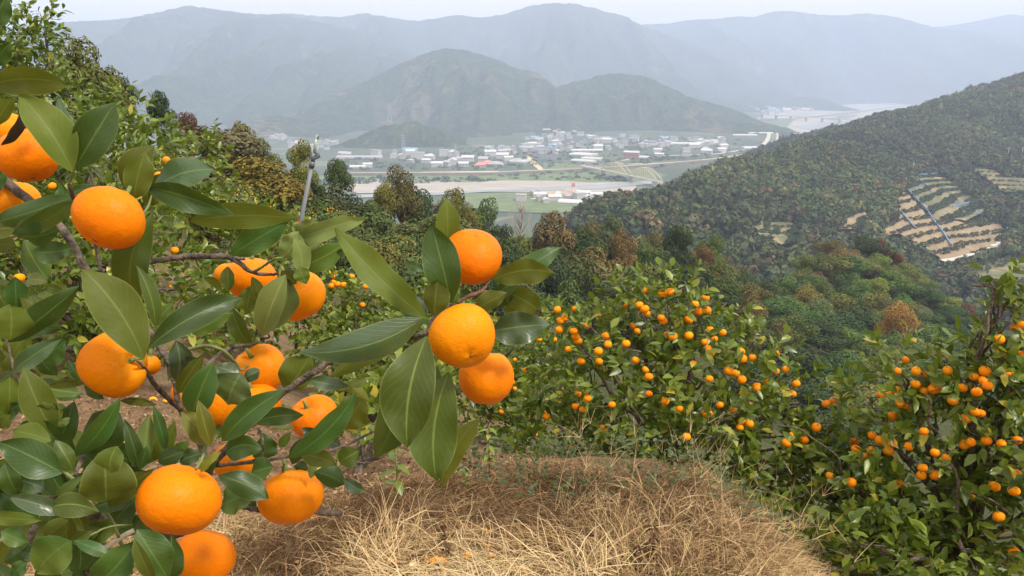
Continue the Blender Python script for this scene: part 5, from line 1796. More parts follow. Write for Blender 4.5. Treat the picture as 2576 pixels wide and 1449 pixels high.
FR = {
    1: [('f', a) for a in [(225, 800), (178, 897), (235, 888), (152, 845), (105, 955), (260, 1030), (352, 1050), (105, 1072), (10, 1075), (222, 1118), (250, 1168), (258, 1205), (293, 1098), (140, 1275), (495, 1240), (487, 1185),
                           (568, 1232), (732, 1203), (808, 1318), (445, 1345), (490, 1390), (255, 1385), (735, 1330), (690, 1415), (885, 1420), (400, 1330), (600, 1440)]] +
       [('i', a) for a in [(600, 92), (498, 128), (540, 148), (548, 213), (432, 240), (330, 210), (240, 270), (40, 238), (858, 128), (1100, 200), (1160, 180), (476, 372), (545, 345), (495, 330), (813, 483), (862, 437), (940, 465),
                           (305, 745), (1030, 372), (690, 55), (250, 20), (885, 60), (90, 440), (780, 120)]] +
       [('e', a) for a in [(1697, 1030), (1683, 885), (1705, 965), (1735, 945), (1810, 880), (1975, 920), (1800, 1040), (1815, 1080), (1833, 1110), (1760, 1170), (1900, 1000), (1980, 1185), (2030, 1075), (2050, 1135), (1985, 1260), (1855, 1258),
                           (2170, 850), (2277, 852), (2315, 880), (2330, 910), (2435, 945), (2235, 1000), (2262, 1040), (2180, 1130), (2445, 765), (2500, 755), (2315, 745), (2480, 1070), (2520, 1080), (2450, 970), (2345, 1370), (2250, 1250), (2320, 1320)]] +
       [('h', a) for a in [(1835, 130), (1815, 220), (1870, 240), (2078, 207), (2010, 380), (1770, 510), (1605, 295), (2345, 15), (1900, 160), (2460, 180), (2345, 130)]],
    2: [('f', a) for a in [(1608, 1330), (1755, 1330), (1680, 1250), (1980, 1325), (1840, 1360), (1750, 1425), (2465, 1018), (2525, 1000), (2515, 1210), (2370, 1195), (2355, 1100), (2420, 1345), (2250, 1330), (2175, 1370), (2240, 1400), (1900, 1430)]] +
       [('i', a) for a in [(1500, 135), (1565, 138), (1608, 102), (1630, 200), (1665, 215), (1580, 290), (1755, 55), (1880, 95), (1915, 95), (2020, 180), (2090, 85), (2190, 115), (2270, 70), (2180, 260), (2220, 270), (1815, 100), (2110, 310), (1435, 430),
                           (1308, 475), (1585, 488), (1700, 510), (1318, 530), (1555, 545), (1370, 585), (2100, 495), (2150, 480), (2260, 470), (2370, 490), (2485, 465), (1970, 595), (1890, 555), (1800, 665), (1887, 718), (1790, 720), (1630, 775), (1283, 772),
                           (1130, 725), (2320, 800), (2150, 870), (2350, 1018), (2460, 1270), (2460, 830), (1490, 465), (1430, 540), (2470, 710), (1810, 400)]],
    3: [('e', a) for a in [(1550, 1100), (1660, 1100), (1375, 1248), (1447, 1325), (1428, 1360), (1490, 1090), (1355, 1410)]] + [('h', a) for a in [(1465, 290), (1420, 300), (1275, 260), (1375, 92), (1412, 140), (1600, 255), (1520, 420)]],
    4: [('d', (375, 535)), ('a', (378, 1348)), ('d', (140, 655)), ('a', (1083, 1280)), ('a', (1145, 1268)), ('a', (1203, 1230)), ('a', (1203, 1160)), ('d', (1263, 455))],
    7: [('d', a) for a in [(1145, 138), (1435, 320), (1525, 250), (1700, 290), (1785, 305), (2045, 410), (1250, 718)]],
    8: [('e', a) for a in [(20, 620), (52, 645), (195, 645), (62, 685), (45, 712), (90, 700), (133, 705), (320, 655), (270, 850), (295, 715), (350, 1240), (400, 1360)]]}
TN = {1: ('bushy tree beside the hanging leaves', L1, 'fruit on the bushy tree'), 2: ('tree at the right edge', L2, 'fruit on the right edge tree'),
      3: ('farther tree beside the right cluster', L3, 'fruit on the farther tree'), 4: ('leafy tree behind the left foreground fruit', L4, 'fruit on the left leafy tree'),
      7: ('yellow green tree behind the middle fruit pair', L7, 'fruit on the yellow green tree'), 8: ('tree behind the spray of long leaves', L8, 'fruit on the tree behind the long leaves')}
seen_f = []
for t, lst in FR.items():
    nm, lobes, grp = TN[t]
    ys_ = [l[1] for l in [cv(c, *a) for c, a in lst]]
    y_lo, y_hi = np.percentile(ys_, 33), np.percentile(ys_, 67)
    xs_ = [cv(c, *a)[0] for c, a in lst]
    x_mid = np.median(xs_)
    for c, a in lst:
        px, py = cv(c, *a)
        if any(abs(px - q[0]) + abs(py - q[1]) < 5 for q in seen_f): continue
        seen_f.append((px, py))
        zy = (py - min(ys_)) / (max(ys_) - min(ys_) + 1e-6)
        zx = (px - min(xs_)) / (max(xs_) - min(xs_) + 1e-6)
        h = ['top', 'upper', 'middle', 'lower', 'bottom'][min(4, int(zy * 5))]
        s_ = ['far left', 'left', 'centre', 'right', 'far right'][min(4, int(zx * 5))]
        near_n = sum(1 for a2, b2 in zip(xs_, ys_) if 0 < math.hypot(a2 - px, b2 - py) < 26)
        how = 'single mandarin' if near_n == 0 else 'mandarin of a pair' if near_n == 1 else 'mandarin in a bunch'
        small_fruit(px, py, lobes, f'{how}, {h} {s_} of the {nm}', grp)
print('small fruit', len(seen_f))

# limbs that show bare in front of the leaves
for root, lobes, pts in [(T2, L2, [('i', 1600, 1070, 26), ('i', 1450, 960, 24), ('i', 1380, 860, 22), ('i', 1230, 720, 18), ('i', 1180, 580, 14), ('i', 1000, 450, 12), ('i', 900, 380, 10), ('i', 720, 350, 7)]),
                         (T2, L2, [('i', 2120, 1330, 44), ('i', 2050, 1150, 36), ('i', 2050, 950, 30), ('i', 2060, 800, 28), ('i', 2020, 660, 20), ('i', 1950, 600, 12)]),
                         (T2, L2, [('i', 2440, 1010, 24), ('i', 2300, 900, 20), ('i', 2130, 830, 17), ('i', 2030, 710, 14), ('i', 1960, 650, 10)]),
                         (T2, L2, [('i', 1900, 400, 22), ('i', 1840, 330, 22), ('i', 1860, 180, 18), ('i', 1800, 120, 9)]),
                         (T2, L2, [('i', 1680, 1260, 20), ('i', 1480, 1230, 18), ('i', 1350, 1220, 16), ('i', 1190, 1180, 12)]),
                         (T1, L1, [('e', 1870, 930, 7), ('e', 1960, 1050, 10), ('e', 2100, 1150, 12), ('e', 2290, 1190, 14)]),
                         (T1, L1, [('e', 2280, 920, 7), ('e', 2350, 1000, 9), ('e', 2430, 1060, 11)]),
                         (T1, L1, [('i', 200, 620, 12), ('i', 370, 660, 16), ('i', 500, 620, 16), ('i', 620, 550, 12)]),
                         (T1, L1, [('i', 270, 520, 16), ('i', 320, 340, 20), ('i', 420, 290, 16), ('i', 500, 200, 10)])]:
    rows = []
    for c, x, y, w in pts:
        vx, vy = cv(c, x, y)
        d = front_depth(vx, vy, lobes) + .03
        rows.append((vx, vy, d, w))
    dm = np.mean([r[2] for r in rows])
    rows = [np.array((*P(a, b, dm + (d - dm) * .3), w * .3473 * .5 * dist_px(dm))) for a, b, d, w in rows]
    s_ = smooth_path(rows, 5)
    mb = MB(); mb.tube(s_[:, :3], s_[:, 3], 7)
    link('branch', mb.mesh('branch', M['bark'], True, off=root.location), root)
# the tall shoot at the right edge

# ================================================================== GROUND COVER
M['dry_grass'] = leaf_shader('dry_grass_blades', [(0.0, (0.085, 0.045, 0.022)), (0.35, (0.24, 0.145, 0.070)), (0.7, (0.46, 0.32, 0.16)), (0.92, (0.62, 0.48, 0.27)), (1.0, (0.26, 0.28, 0.08))], 0.7, 0.15, (0.5, 0.4, 0.2), 0.2)
M['weed'] = leaf_shader('weed_leaves', [(0.0, (0.020, 0.036, 0.010)), (0.5, (0.046, 0.072, 0.018)), (1.0, (0.11, 0.14, 0.04))], 0.5, 0.2)
M['litter'] = leaf_shader('dead_leaf_litter', [(0.0, (0.07, 0.04, 0.022)), (0.5, (0.20, 0.115, 0.06)), (1.0, (0.40, 0.28, 0.16))], 0.9, 0.1, (0.3, 0.2, 0.1), 0.1)


def ribbons(base, d0, length, width, bend, tint, seg=3):
    """thin curved blades"""
    n = len(base)
    d = unit(d0)
    side = unit(np.cross(d, rng.normal(size=(n, 3))))
    pts = [base]
    p = base.copy()
    for k in range(seg):
        p = p + d * (length / seg)[:, None]
        d = unit(d + bend)
        pts.append(p)
    v = []
    for k, q in enumerate(pts):
        w = width * (1 - k / seg * .85)
        v += [q - side * w[:, None], q + side * w[:, None]]
    v = np.stack(v, 1)
    m = 2 * (seg + 1)
    f = np.array([(2 * k, 2 * k + 1, 2 * k + 3, 2 * k + 2) for k in range(seg)])
    off = (np.arange(n) * m)[:, None, None]
    return v.reshape(-1, 3), (f[None] + off).reshape(-1, 4), np.repeat(tint, m)


def ground_pts(n, poly, y0, y1):
    """random points of the slope that show inside a view outline"""
    out = np.zeros((0, 3))
    xs_ = [p[0] for p in poly]
    while len(out) < n:
        c = rng.uniform((-2.6, y0), (3.6, y1), (n * 3, 2))
        z = hill(c[:, 0], c[:, 1])
        px, py = project(c[:, 0], c[:, 1], z)
        k = in_poly(px, py, poly)
        if not k.any(): break
        out = np.concatenate([out, np.stack([c[:, 0], c[:, 1], z], 1)[k]])
    return out[:n]


GRASS = [(500, 1600), (540, 1330), (760, 1280), (900, 1250), (1000, 1220), (1150, 1205), (1300, 1205), (1450, 1208), (1600, 1200), (1740, 1205), (1860, 1280), (2000, 1400), (2130, 1520), (2160, 1600)]
gv, gq, gt, gn_ = [], [], [], 0


def addg(v, q, t):
    global gn_
    gv.append(v); gq.append(q + gn_); gt.append(t); gn_ += len(v)


b = ground_pts(26000, GRASS, 1.5, 5.0)
cl = fbm(b[:, 0] * 2.3 + 3, b[:, 1] * 2.3 + 9, 3)
n = len(b)
lie = unit(np.stack([np.cos(cl * 16 + b[:, 0]), np.sin(cl * 16 + b[:, 1]), np.zeros(n)], 1))
d0 = lie * rng.uniform(.5, 1.2, (n, 1)) + rng.normal(0, .7, (n, 3)) + np.array((0, 0, 1)) * (.05 + .6 * np.clip(cl - .40, 0, 1) * rng.random(n))[:, None] + np.array((0, 0, .18))
d0[:, 2] = np.abs(d0[:, 2])
ln = rng.uniform(.04, .20, n) * (.5 + 1.3 * cl)
bend = lie * .2 + np.array((0, 0, -.48)) + rng.normal(0, .18, (n, 3))
pt_ = fbm(b[:, 0] * 1.3 + 30, b[:, 1] * 1.3 + 4, 3)
tint = np.clip(.47 + (cl - .5) * .8 + (pt_ - .5) * 2.1 + rng.normal(0, .26, n), 0, .92)
tint[rng.random(n) < .02] = 1.0
b[:, 2] += rng.uniform(0, .06, n) * cl
addg(*ribbons(b, d0, ln, rng.uniform(.0010, .0028, n), bend, tint))
# a low matted layer that closes the ground up to the trees
b = ground_pts(20000, [(480, 1600), (560, 1320), (900, 1220), (1100, 1180), (1300, 1165), (1600, 1160), (1780, 1180), (1920, 1290), (2060, 1400), (2180, 1520), (2180, 1600)], 1.5, 5.2)
n = len(b)
pt_ = fbm(b[:, 0] * 1.7 + 12, b[:, 1] * 1.7 + 40, 3)
d0 = np.stack([rng.normal(0, 1, n), rng.normal(0, 1, n), rng.uniform(.1, .9, n)], 1)
tint = np.clip(.38 + (pt_ - .5) * 1.6 + rng.normal(0, .22, n), 0, .9)
tint[rng.random(n) < .05] = 1.0
addg(*ribbons(b, d0, rng.uniform(.03, .11, n), rng.uniform(.0010, .0026, n), np.stack([rng.normal(0, .3, n), rng.normal(0, .3, n), np.full(n, -.3)], 1), tint))
# the taller tufts along the edge of the bank, toward the right
TALL = [(1300, 1300), (1450, 1275), (1640, 1250), (1740, 1250), (1860, 1320), (2000, 1430), (2110, 1560), (1800, 1600), (1650, 1400), (1450, 1350)]
b = ground_pts(4200, TALL, 1.8, 5.0)
n = len(b)
d0 = np.stack([rng.normal(.15, .55, n), rng.normal(-.1, .55, n), rng.uniform(.35, 1.3, n)], 1)
bend = np.stack([rng.normal(.08, .22, n), rng.normal(0, .22, n), rng.uniform(-.5, -.15, n)], 1)
addg(*ribbons(b, d0, rng.uniform(.08, .22, n), rng.uniform(.0010, .0024, n), bend, np.clip(rng.normal(.70, .20, n), 0, .93), 5))
# long stalks with branched seed heads
b = ground_pts(150, [(1300, 1270), (1640, 1235), (1760, 1250), (1900, 1360), (2080, 1500), (1900, 1520), (1500, 1360)], 1.8, 5.0)
for p in b:
    d = unit(np.array((random.gauss(.1, .35), random.gauss(0, .3), 1.0)))
    L_ = random.uniform(.18, .40)
    tp = p + d * L_
    addg(*ribbons(p[None], d[None], np.array([L_]), np.array([.0013]), np.array([[.03, 0, -.05]]), np.array([random.uniform(.6, .9)]), 4))
    k = random.randrange(3, 6)
    dd = unit(d + rng.normal(0, .55, (k, 3)) + np.array((0, 0, .1)))
    addg(*ribbons(np.repeat(tp[None], k, 0), dd, rng.uniform(.06, .14, k), np.full(k, .0011), np.tile((0, 0, -.12), (k, 1)), np.full(k, .8), 3))
me = mesh_np('dry_grass', np.concatenate(gv), [np.concatenate(gq)], M['dry_grass'], True, tint=np.concatenate(gt))
tag(link('dry_grass', me), kind='stuff', label='tangled dry straw coloured grass covering the bank')

# low green weeds where the grass meets the trees
b = ground_pts(4200, [(1130, 1200), (1200, 1150), (1290, 1120), (1500, 1110), (1700, 1150), (1800, 1190), (2000, 1330), (2150, 1449), (2120, 1500), (1960, 1400), (1760, 1255), (1560, 1280), (1350, 1290), (1180, 1260)], 2.5, 6.0)
n = len(b)
b = b[fbm(b[:, 0] * 3 + 8, b[:, 1] * 3, 2) > .45]
n = len(b)
b[:, 2] += rng.uniform(.0, .14, n)
dd = unit(np.stack([rng.normal(0, 1, n), rng.normal(0, 1, n), rng.uniform(.0, .9, n)], 1))
nn = unit(np.array((0, 0, 1.0)) + rng.normal(0, .4, (n, 3)))
V8 = leaf_frames(b, dd, nn, rng.uniform(.018, .05, n), rng.uniform(.010, .024, n), np.full(n, .2))
me = foliage_mesh(V8, np.clip(rng.normal(.42, .2, n), 0, 1), 'ground_weeds'); me.materials[0] = M['weed']
tag(link('ground_weeds', me), kind='stuff', label='low dark green weeds at the foot of the mandarin trees')

# dead leaves and clods over the soil
b = ground_pts(14000, [(-40, 1600), (-40, 1000), (300, 1000), (700, 980), (1000, 1120), (1300, 1150), (1700, 1200), (2000, 1500), (2000, 1600)], 1.4, 5.2)
n = len(b)
b[:, 2] += rng.uniform(0, .02, n)
dd = unit(np.stack([rng.normal(0, 1, n), rng.normal(0, 1, n), rng.normal(0, .3, n)], 1))
nn = unit(np.array((0, 0, 1.0)) + rng.normal(0, .5, (n, 3)))
V8 = leaf_frames(b, dd, nn, rng.uniform(.008, .035, n), rng.uniform(.006, .016, n), np.full(n, .1))
me = foliage_mesh(V8, np.clip(rng.normal(.45, .25, n), 0, 1), 'leaf_litter'); me.materials[0] = M['litter']
tag(link('leaf_litter', me), kind='stuff', label='dry brown leaf litter on the soil')
# sparse straw lying on the soil under the foreground tree
b = ground_pts(9000, [(-60, 1600), (-60, 1180), (150, 1130), (330, 1180), (560, 1290), (760, 1250), (600, 1600)], 1.3, 4.4)
n = len(b)
d0 = np.stack([rng.normal(0, 1, n), rng.normal(0, 1, n), rng.uniform(0, .5, n)], 1)
v, q, t = ribbons(b, d0, rng.uniform(.04, .16, n), rng.uniform(.0006, .0014, n), np.stack([rng.normal(0, .3, n), rng.normal(0, .3, n), np.full(n, -.25)], 1), np.clip(rng.normal(.62, .2, n), 0, .93))
tag(link('straw', mesh_np('straw', v, [q], M['dry_grass'], True, tint=t)), kind='stuff', label='pale straw scattered on the soil under the foreground tree')


def gp(px, py):
    return hill.hit(px, py, 1.2, 6.5, 500)


# ---- orange peel on the ground
M['peel_out'] = fruit_mat('peel_outside', (0.88, 0.33, 0.01), (0.80, 0.24, 0.01))
M['peel_in'] = simple('peel_pith', (0.70, 0.58, 0.42), 0.8, .15, 60)


def peel(px, py, size, rz, tilt, label, flip=False, cover=1.9):
    p = gp(px, py)
    R = .030 * size
    o = empty('mandarin_peel', p + Vector((0, 0, .012 + .012 * size)))
    o.rotation_euler = (tilt, .3, rz)
    tag(o, label, 'orange peel', 'mandarin peel dropped on the grass')
    for nm, mat, rr in (('rind', 'peel_out', 1.0), ('pith', 'peel_in', .92)):
        v, q = [], []
        nu, nv = 9, 6
        for i in range(nu + 1):
            for j in range(nv + 1):
                a = -cover / 2 + cover * i / nu
                lat = (-.55 + 1.1 * j / nv) * (1 - .25 * math.sin(2.3 * i + px))
                x, y, z = R * rr * math.sin(a) * math.cos(lat), R * rr * math.sin(lat), R * rr * (math.cos(a) * math.cos(lat) - .6) * (1 if not flip else -1)
                v.append((x, y, z))
        for i in range(nu):
            for j in range(nv):
                k = i * (nv + 1) + j
                q.append((k, k + nv + 1, k + nv + 2, k + 1))
        mb = MB(); mb.add(v, None, q)
        link(nm, mb.mesh(nm, M[mat], True), o)


for c, x, y, s_, rz, ti, lab, fl in [('h', 590, 1195, 1.0, .5, .8, 'curled mandarin peel showing its white pith on the dry grass', True),
                                     ('h', 1165, 1160, .85, .2, .2, 'small crescent of mandarin peel right of the white one', False),
                                     ('h', 1180, 1280, .9, 1.2, -.2, 'pale orange peel scrap below the crescent', False),
                                     ('h', 1210, 1335, .6, 2.0, .2, 'tiny peel fragment beside the pale scrap', False),
                                     ('h', 1035, 1345, .7, .7, .3, 'small peel fragment near the dark dried weed', False),
                                     ('h', 825, 1400, 1.35, .3, .0, 'largest bright orange peel at the bottom of the grass', False),
                                     ('h', 745, 1385, .8, 1.7, .4, 'peel fragment touching the largest peel', False),
                                     ('h', 495, 1390, .8, .4, .1, 'peel fragment left of the largest peel', False),
                                     ('h', 640, 1420, .8, .9, .9, 'peel piece with white inside at the bottom edge', True),
                                     ('g', 2290, 1070, .8, 1.1, .2, 'peel scrap near the cut branch end', False),
                                     ('6', 30, 505, .9, .4, .1, 'peel scrap on the brown soil beneath the left fruit', False),
                                     ('6', 130, 520, .8, 1.4, .2, 'second peel scrap on the brown soil beneath the left fruit', False)]:
    peel(*cv(c, x, y), s_, rz, ti, lab, fl)


# ---- dried weeds
M['dried'] = simple('dried_weed', (0.085, 0.048, 0.030), 0.9, .35, 60)


def dried_weed(px, py, h, label):
    p = gp(px, py)
    o = empty('dried_weed', p); tag(o, label, 'weed', 'dark dried weeds in the grass')
    mb = MB(); mb.tube([(0, 0, -.02), (.005, 0, h * .5), (-.004, .004, h)], [.003, .0025, .001], 5); link('stem', mb.mesh('stem', M['dried'], True), o)
    n = 26
    z = rng.uniform(.25, 1, n) * h
    bs = np.stack([rng.normal(0, .006, n), rng.normal(0, .006, n), z], 1)
    V8 = leaf_frames(bs, unit(np.stack([rng.normal(0, 1, n), rng.normal(0, 1, n), rng.normal(-.2, .5, n)], 1)), unit(rng.normal(size=(n, 3))), rng.uniform(.015, .035, n), rng.uniform(.008, .016, n), np.full(n, .6))
    me = foliage_mesh(V8, np.clip(rng.normal(.1, .1, n), 0, 1), 'withered_leaves'); me.materials[0] = M['litter']
    tag(link('withered_leaves', me, o), kind='stuff')


dried_weed(*cv('h', 870, 1380), .17, 'dark dried weed beside the largest orange peel')
dried_weed(*cv('h', 2360, 1370), .16, 'dark dried weed in the grass toward the right')
dried_weed(*cv('h', 2240, 1440), .12, 'low dark dried weed at the bottom edge')
dried_weed(*cv('h', 1330, 470), .16, 'reddish dried weed in front of the mandarin trees')


# ---- fresh green shoots in the grass
def shoot(px, py, h, leaves, ll, tint0, label, lean=(0, 0)):
    p = gp(px, py)
    o = empty('green_shoot', p); tag(o, label, 'seedling')
    mb = MB(); mb.tube([(0, 0, -.02), (lean[0] * .4, lean[1] * .4, h * .5), (lean[0], lean[1], h)], [.004, .003, .002], 5); link('stem', mb.mesh('stem', M['bark_green'], True), o)
    for i in range(leaves):
        t = .35 + .65 * i / leaves
        a = 2.4 * i + px
        d = unit(np.array((math.cos(a), math.sin(a), random.uniform(-.5, .7))))
        V8 = leaf_frames(np.zeros((1, 3)), d[None], np.array([[0, 0, 1.0]]) + d * .2, np.array([ll * random.uniform(.7, 1.1)]), np.array([ll * .42]), np.array([.25]))
        link('leaf', foliage_mesh(V8, np.array([np.clip(tint0 + random.gauss(0, .1), 0, .95)]), 'leaf'), o, (lean[0] * t, lean[1] * t, h * t))


shoot(*cv('h', 530, 960), .30, 9, .085, .62, 'leafy green shoot in the brown grass below the hanging leaves')
shoot(*cv('h', 1190, 700), .26, 14, .060, .86, 'pale green sprout at the edge of the grass')
shoot(*cv('h', 1010, 860), .14, 8, .040, .80, 'faded small sprout between the hanging leaves and the grass')

# ================================================================== POLES
M['pipe'] = simple('grey_pvc_pipe', (0.14, 0.155, 0.18), 0.5, .08, 20)
M['pipe_dark'] = simple('dark_pvc_fitting', (0.10, 0.11, 0.13), 0.4, .15, 30)
M['tape'] = simple('red_tape', (0.55, 0.015, 0.02), 0.4, .15, 60)
M['sprink'] = simple('weathered_green_nozzle', (0.36, 0.46, 0.36), 0.6, .3, 60)
Yp_ = 7.9
pt = lambda c, x, y: P(*cv(c, x, y), Yp_)
basep = P(738, 640, Yp_)
foot = Vector((basep.x - .06, Yp_, hill_z(basep.x, Yp_) - .1))
o = empty('sprinkler_pipe', foot); tag(o, 'leaning grey irrigation pipe with a red band and dark sprinkler head', 'pipe')
A_, B_ = P(749, 588, Yp_), pt('m', 640, 655)
r_ = 5.4 * dist_px(Yp_)
mb = MB(); mb.tube([foot, A_ + (foot - A_) * .02, B_], [r_, r_, r_ * .92], 12); link('pipe', mb.mesh('pipe', M['pipe'], True, off=foot), o)
u_ = (B_ - A_).normalized()
mb = MB(); mb.tube([A_ - u_ * .02, A_ + u_ * .125], [r_ * 1.06] * 2, 12); link('red_band', mb.mesh('red_band', M['tape'], True, off=foot), o)
mb = MB(); mb.tube([B_ - u_ * .04, B_ + u_ * .02], [r_ * 1.25] * 2, 12); mb.tube([B_ + u_ * .02, pt('m', 650, 600), pt('m', 705, 575), pt('m', 690, 545), pt('m', 665, 530)], [r_ * 1.0, r_ * 1.1, r_ * 1.15, r_ * .95, r_ * .9], 10)
link('elbow', mb.mesh('elbow', M['pipe_dark'], True, off=foot), o)
mb = MB(); mb.tube([pt('m', 665, 540), pt('m', 672, 450), pt('m', 685, 400)], [r_ * .8, r_ * .6, r_ * .45], 8)
nz_ = link('nozzle', mb.mesh('nozzle', M['sprink'], True, off=foot), o)
for dx in (-14, 0, 14, 24):
    mb = MB(); mb.tube([pt('m', 684, 420), pt('m', 690 + dx, 350 + abs(dx))], [r_ * .28, r_ * .2], 5)
    link('spray_arm', mb.mesh('spray_arm', M['pipe_dark' if dx > 5 else 'sprink'], True, off=foot), nz_)
# thin white pole farther back
p0, p1 = P(455, 395, 12), P(446, 330, 12)
ft_ = Vector((p0.x + .05, 12, hill_z(p0.x, 12)))
mb = MB(); mb.tube([ft_, p1], [.022, .018], 8); mb.tube([p1 - Vector((0, 0, .02)), p1 + Vector((0, 0, .04))], [.026, .02], 8)
tag(link('white_pole', mb.mesh('white_pole', M['pipe'], True, off=ft_), None, ft_), 'thin pale pole standing among the left mandarin trees', 'pole')

# ================================================================== FOREGROUND MANDARIN TREE
tbase = Vector((-.52, .98, hill_z(-.52, .98) - .03))
FT = empty('mandarin_tree', tbase)
tag(FT, 'foreground mandarin tree with large glossy leaves filling the left side', 'mandarin tree', 'mandarin trees of the near orchard')


def big_leaf(c, bx, by, tx, ty, w, Y, kind='d', roll=None, curve=0.0, sag=None, dY=0.0, fold=None):
    """one leaf of the foreground tree: base and tip measured in the photo, at distance Y (base) and Y + dY (tip)"""
    s_ = CROP[c][2]
    b0 = np.array(P(*cv(c, bx, by), Y)); t0 = np.array(P(*cv(c, tx, ty), Y + dY))
    r = random.Random(int(bx * 7 + by * 13 + tx * 3 + ty))
    roll = r.uniform(-.35, .35) if roll is None else roll
    ax = t0 - b0; L_ = np.linalg.norm(ax); ax /= L_
    view = -(b0 + t0) / 2; view /= np.linalg.norm(view)
    nn = view - ax * (view @ ax); nn /= np.linalg.norm(nn)
    sd = np.cross(ax, nn)
    cr, sr = math.cos(roll), math.sin(roll)
    nn, sd = nn * cr + sd * sr, sd * cr - nn * sr
    wid = w * s_ * dist_px(Y) / max(.45, abs(cr)) * 1.14
    sag = r.uniform(.03, .12) if sag is None else sag * 1.5
    fold = r.uniform(.05, .48) * r.choice((1, 1, 1, -1)) if fold is None else fold
    cvw = curve * s_ * dist_px(Y)
    n, cs = 14, [-1, -.72, -.38, 0, .38, .72, 1]
    v, uv = [], []
    ph, am, fr_ = r.uniform(0, 6), r.uniform(.03, .085), r.uniform(1.2, 2.6)
    asym = r.uniform(-.06, .06)
    pk = r.uniform(.34, .54)
    for i in range(n + 1):
        t = i / n
        # lanceolate outline with a drawn-out tip
        if t < pk: hw = math.sin(math.pi / 2 * (t / pk) ** .85) ** .95
        else:
            q = (t - pk) / (1 - pk)
            hw = math.cos(math.pi / 2 * q ** 1.35) ** 1.02
        hw = max(hw, .035 if t < .06 else .012) * wid / 2
        mid = b0 + ax * L_ * t + sd * cvw * 4 * t * (1 - t) + nn * (-sag * L_ * (4 * t * (1 - t)) * -1) - nn * (sag * .9 * L_ * t * t)
        for c_ in cs:
            e = abs(c_)
            wav = am * wid * e * e * math.sin(fr_ * 2 * math.pi * t + ph + (1.3 if c_ > 0 else 0)) * 1.5
            blister = .010 * wid * math.sin(9 * t * math.pi + ph * 2 + c_ * 2) * (1 - e) * (0 < i < n)
            off = fold * hw * e ** 1.25 + wav * min(1, 5 * t) + blister
            v.append(mid + sd * (c_ * hw * (1 + asym * np.sign(c_))) + nn * off)
            uv.append((t, .5 + c_ / 2))
    m = len(cs)
    q = [(i * m + k, i * m + k + 1, (i + 1) * m + k + 1, (i + 1) * m + k) for i in range(n) for k in range(m - 1)]
    v = np.array(v)
    o = link('leaf', mesh_np('leaf', v - b0, [np.array(q)], M['leaf_' + kind], True, uv=np.array(uv)), FT, tuple(Vector(b0) - tbase))
    return o


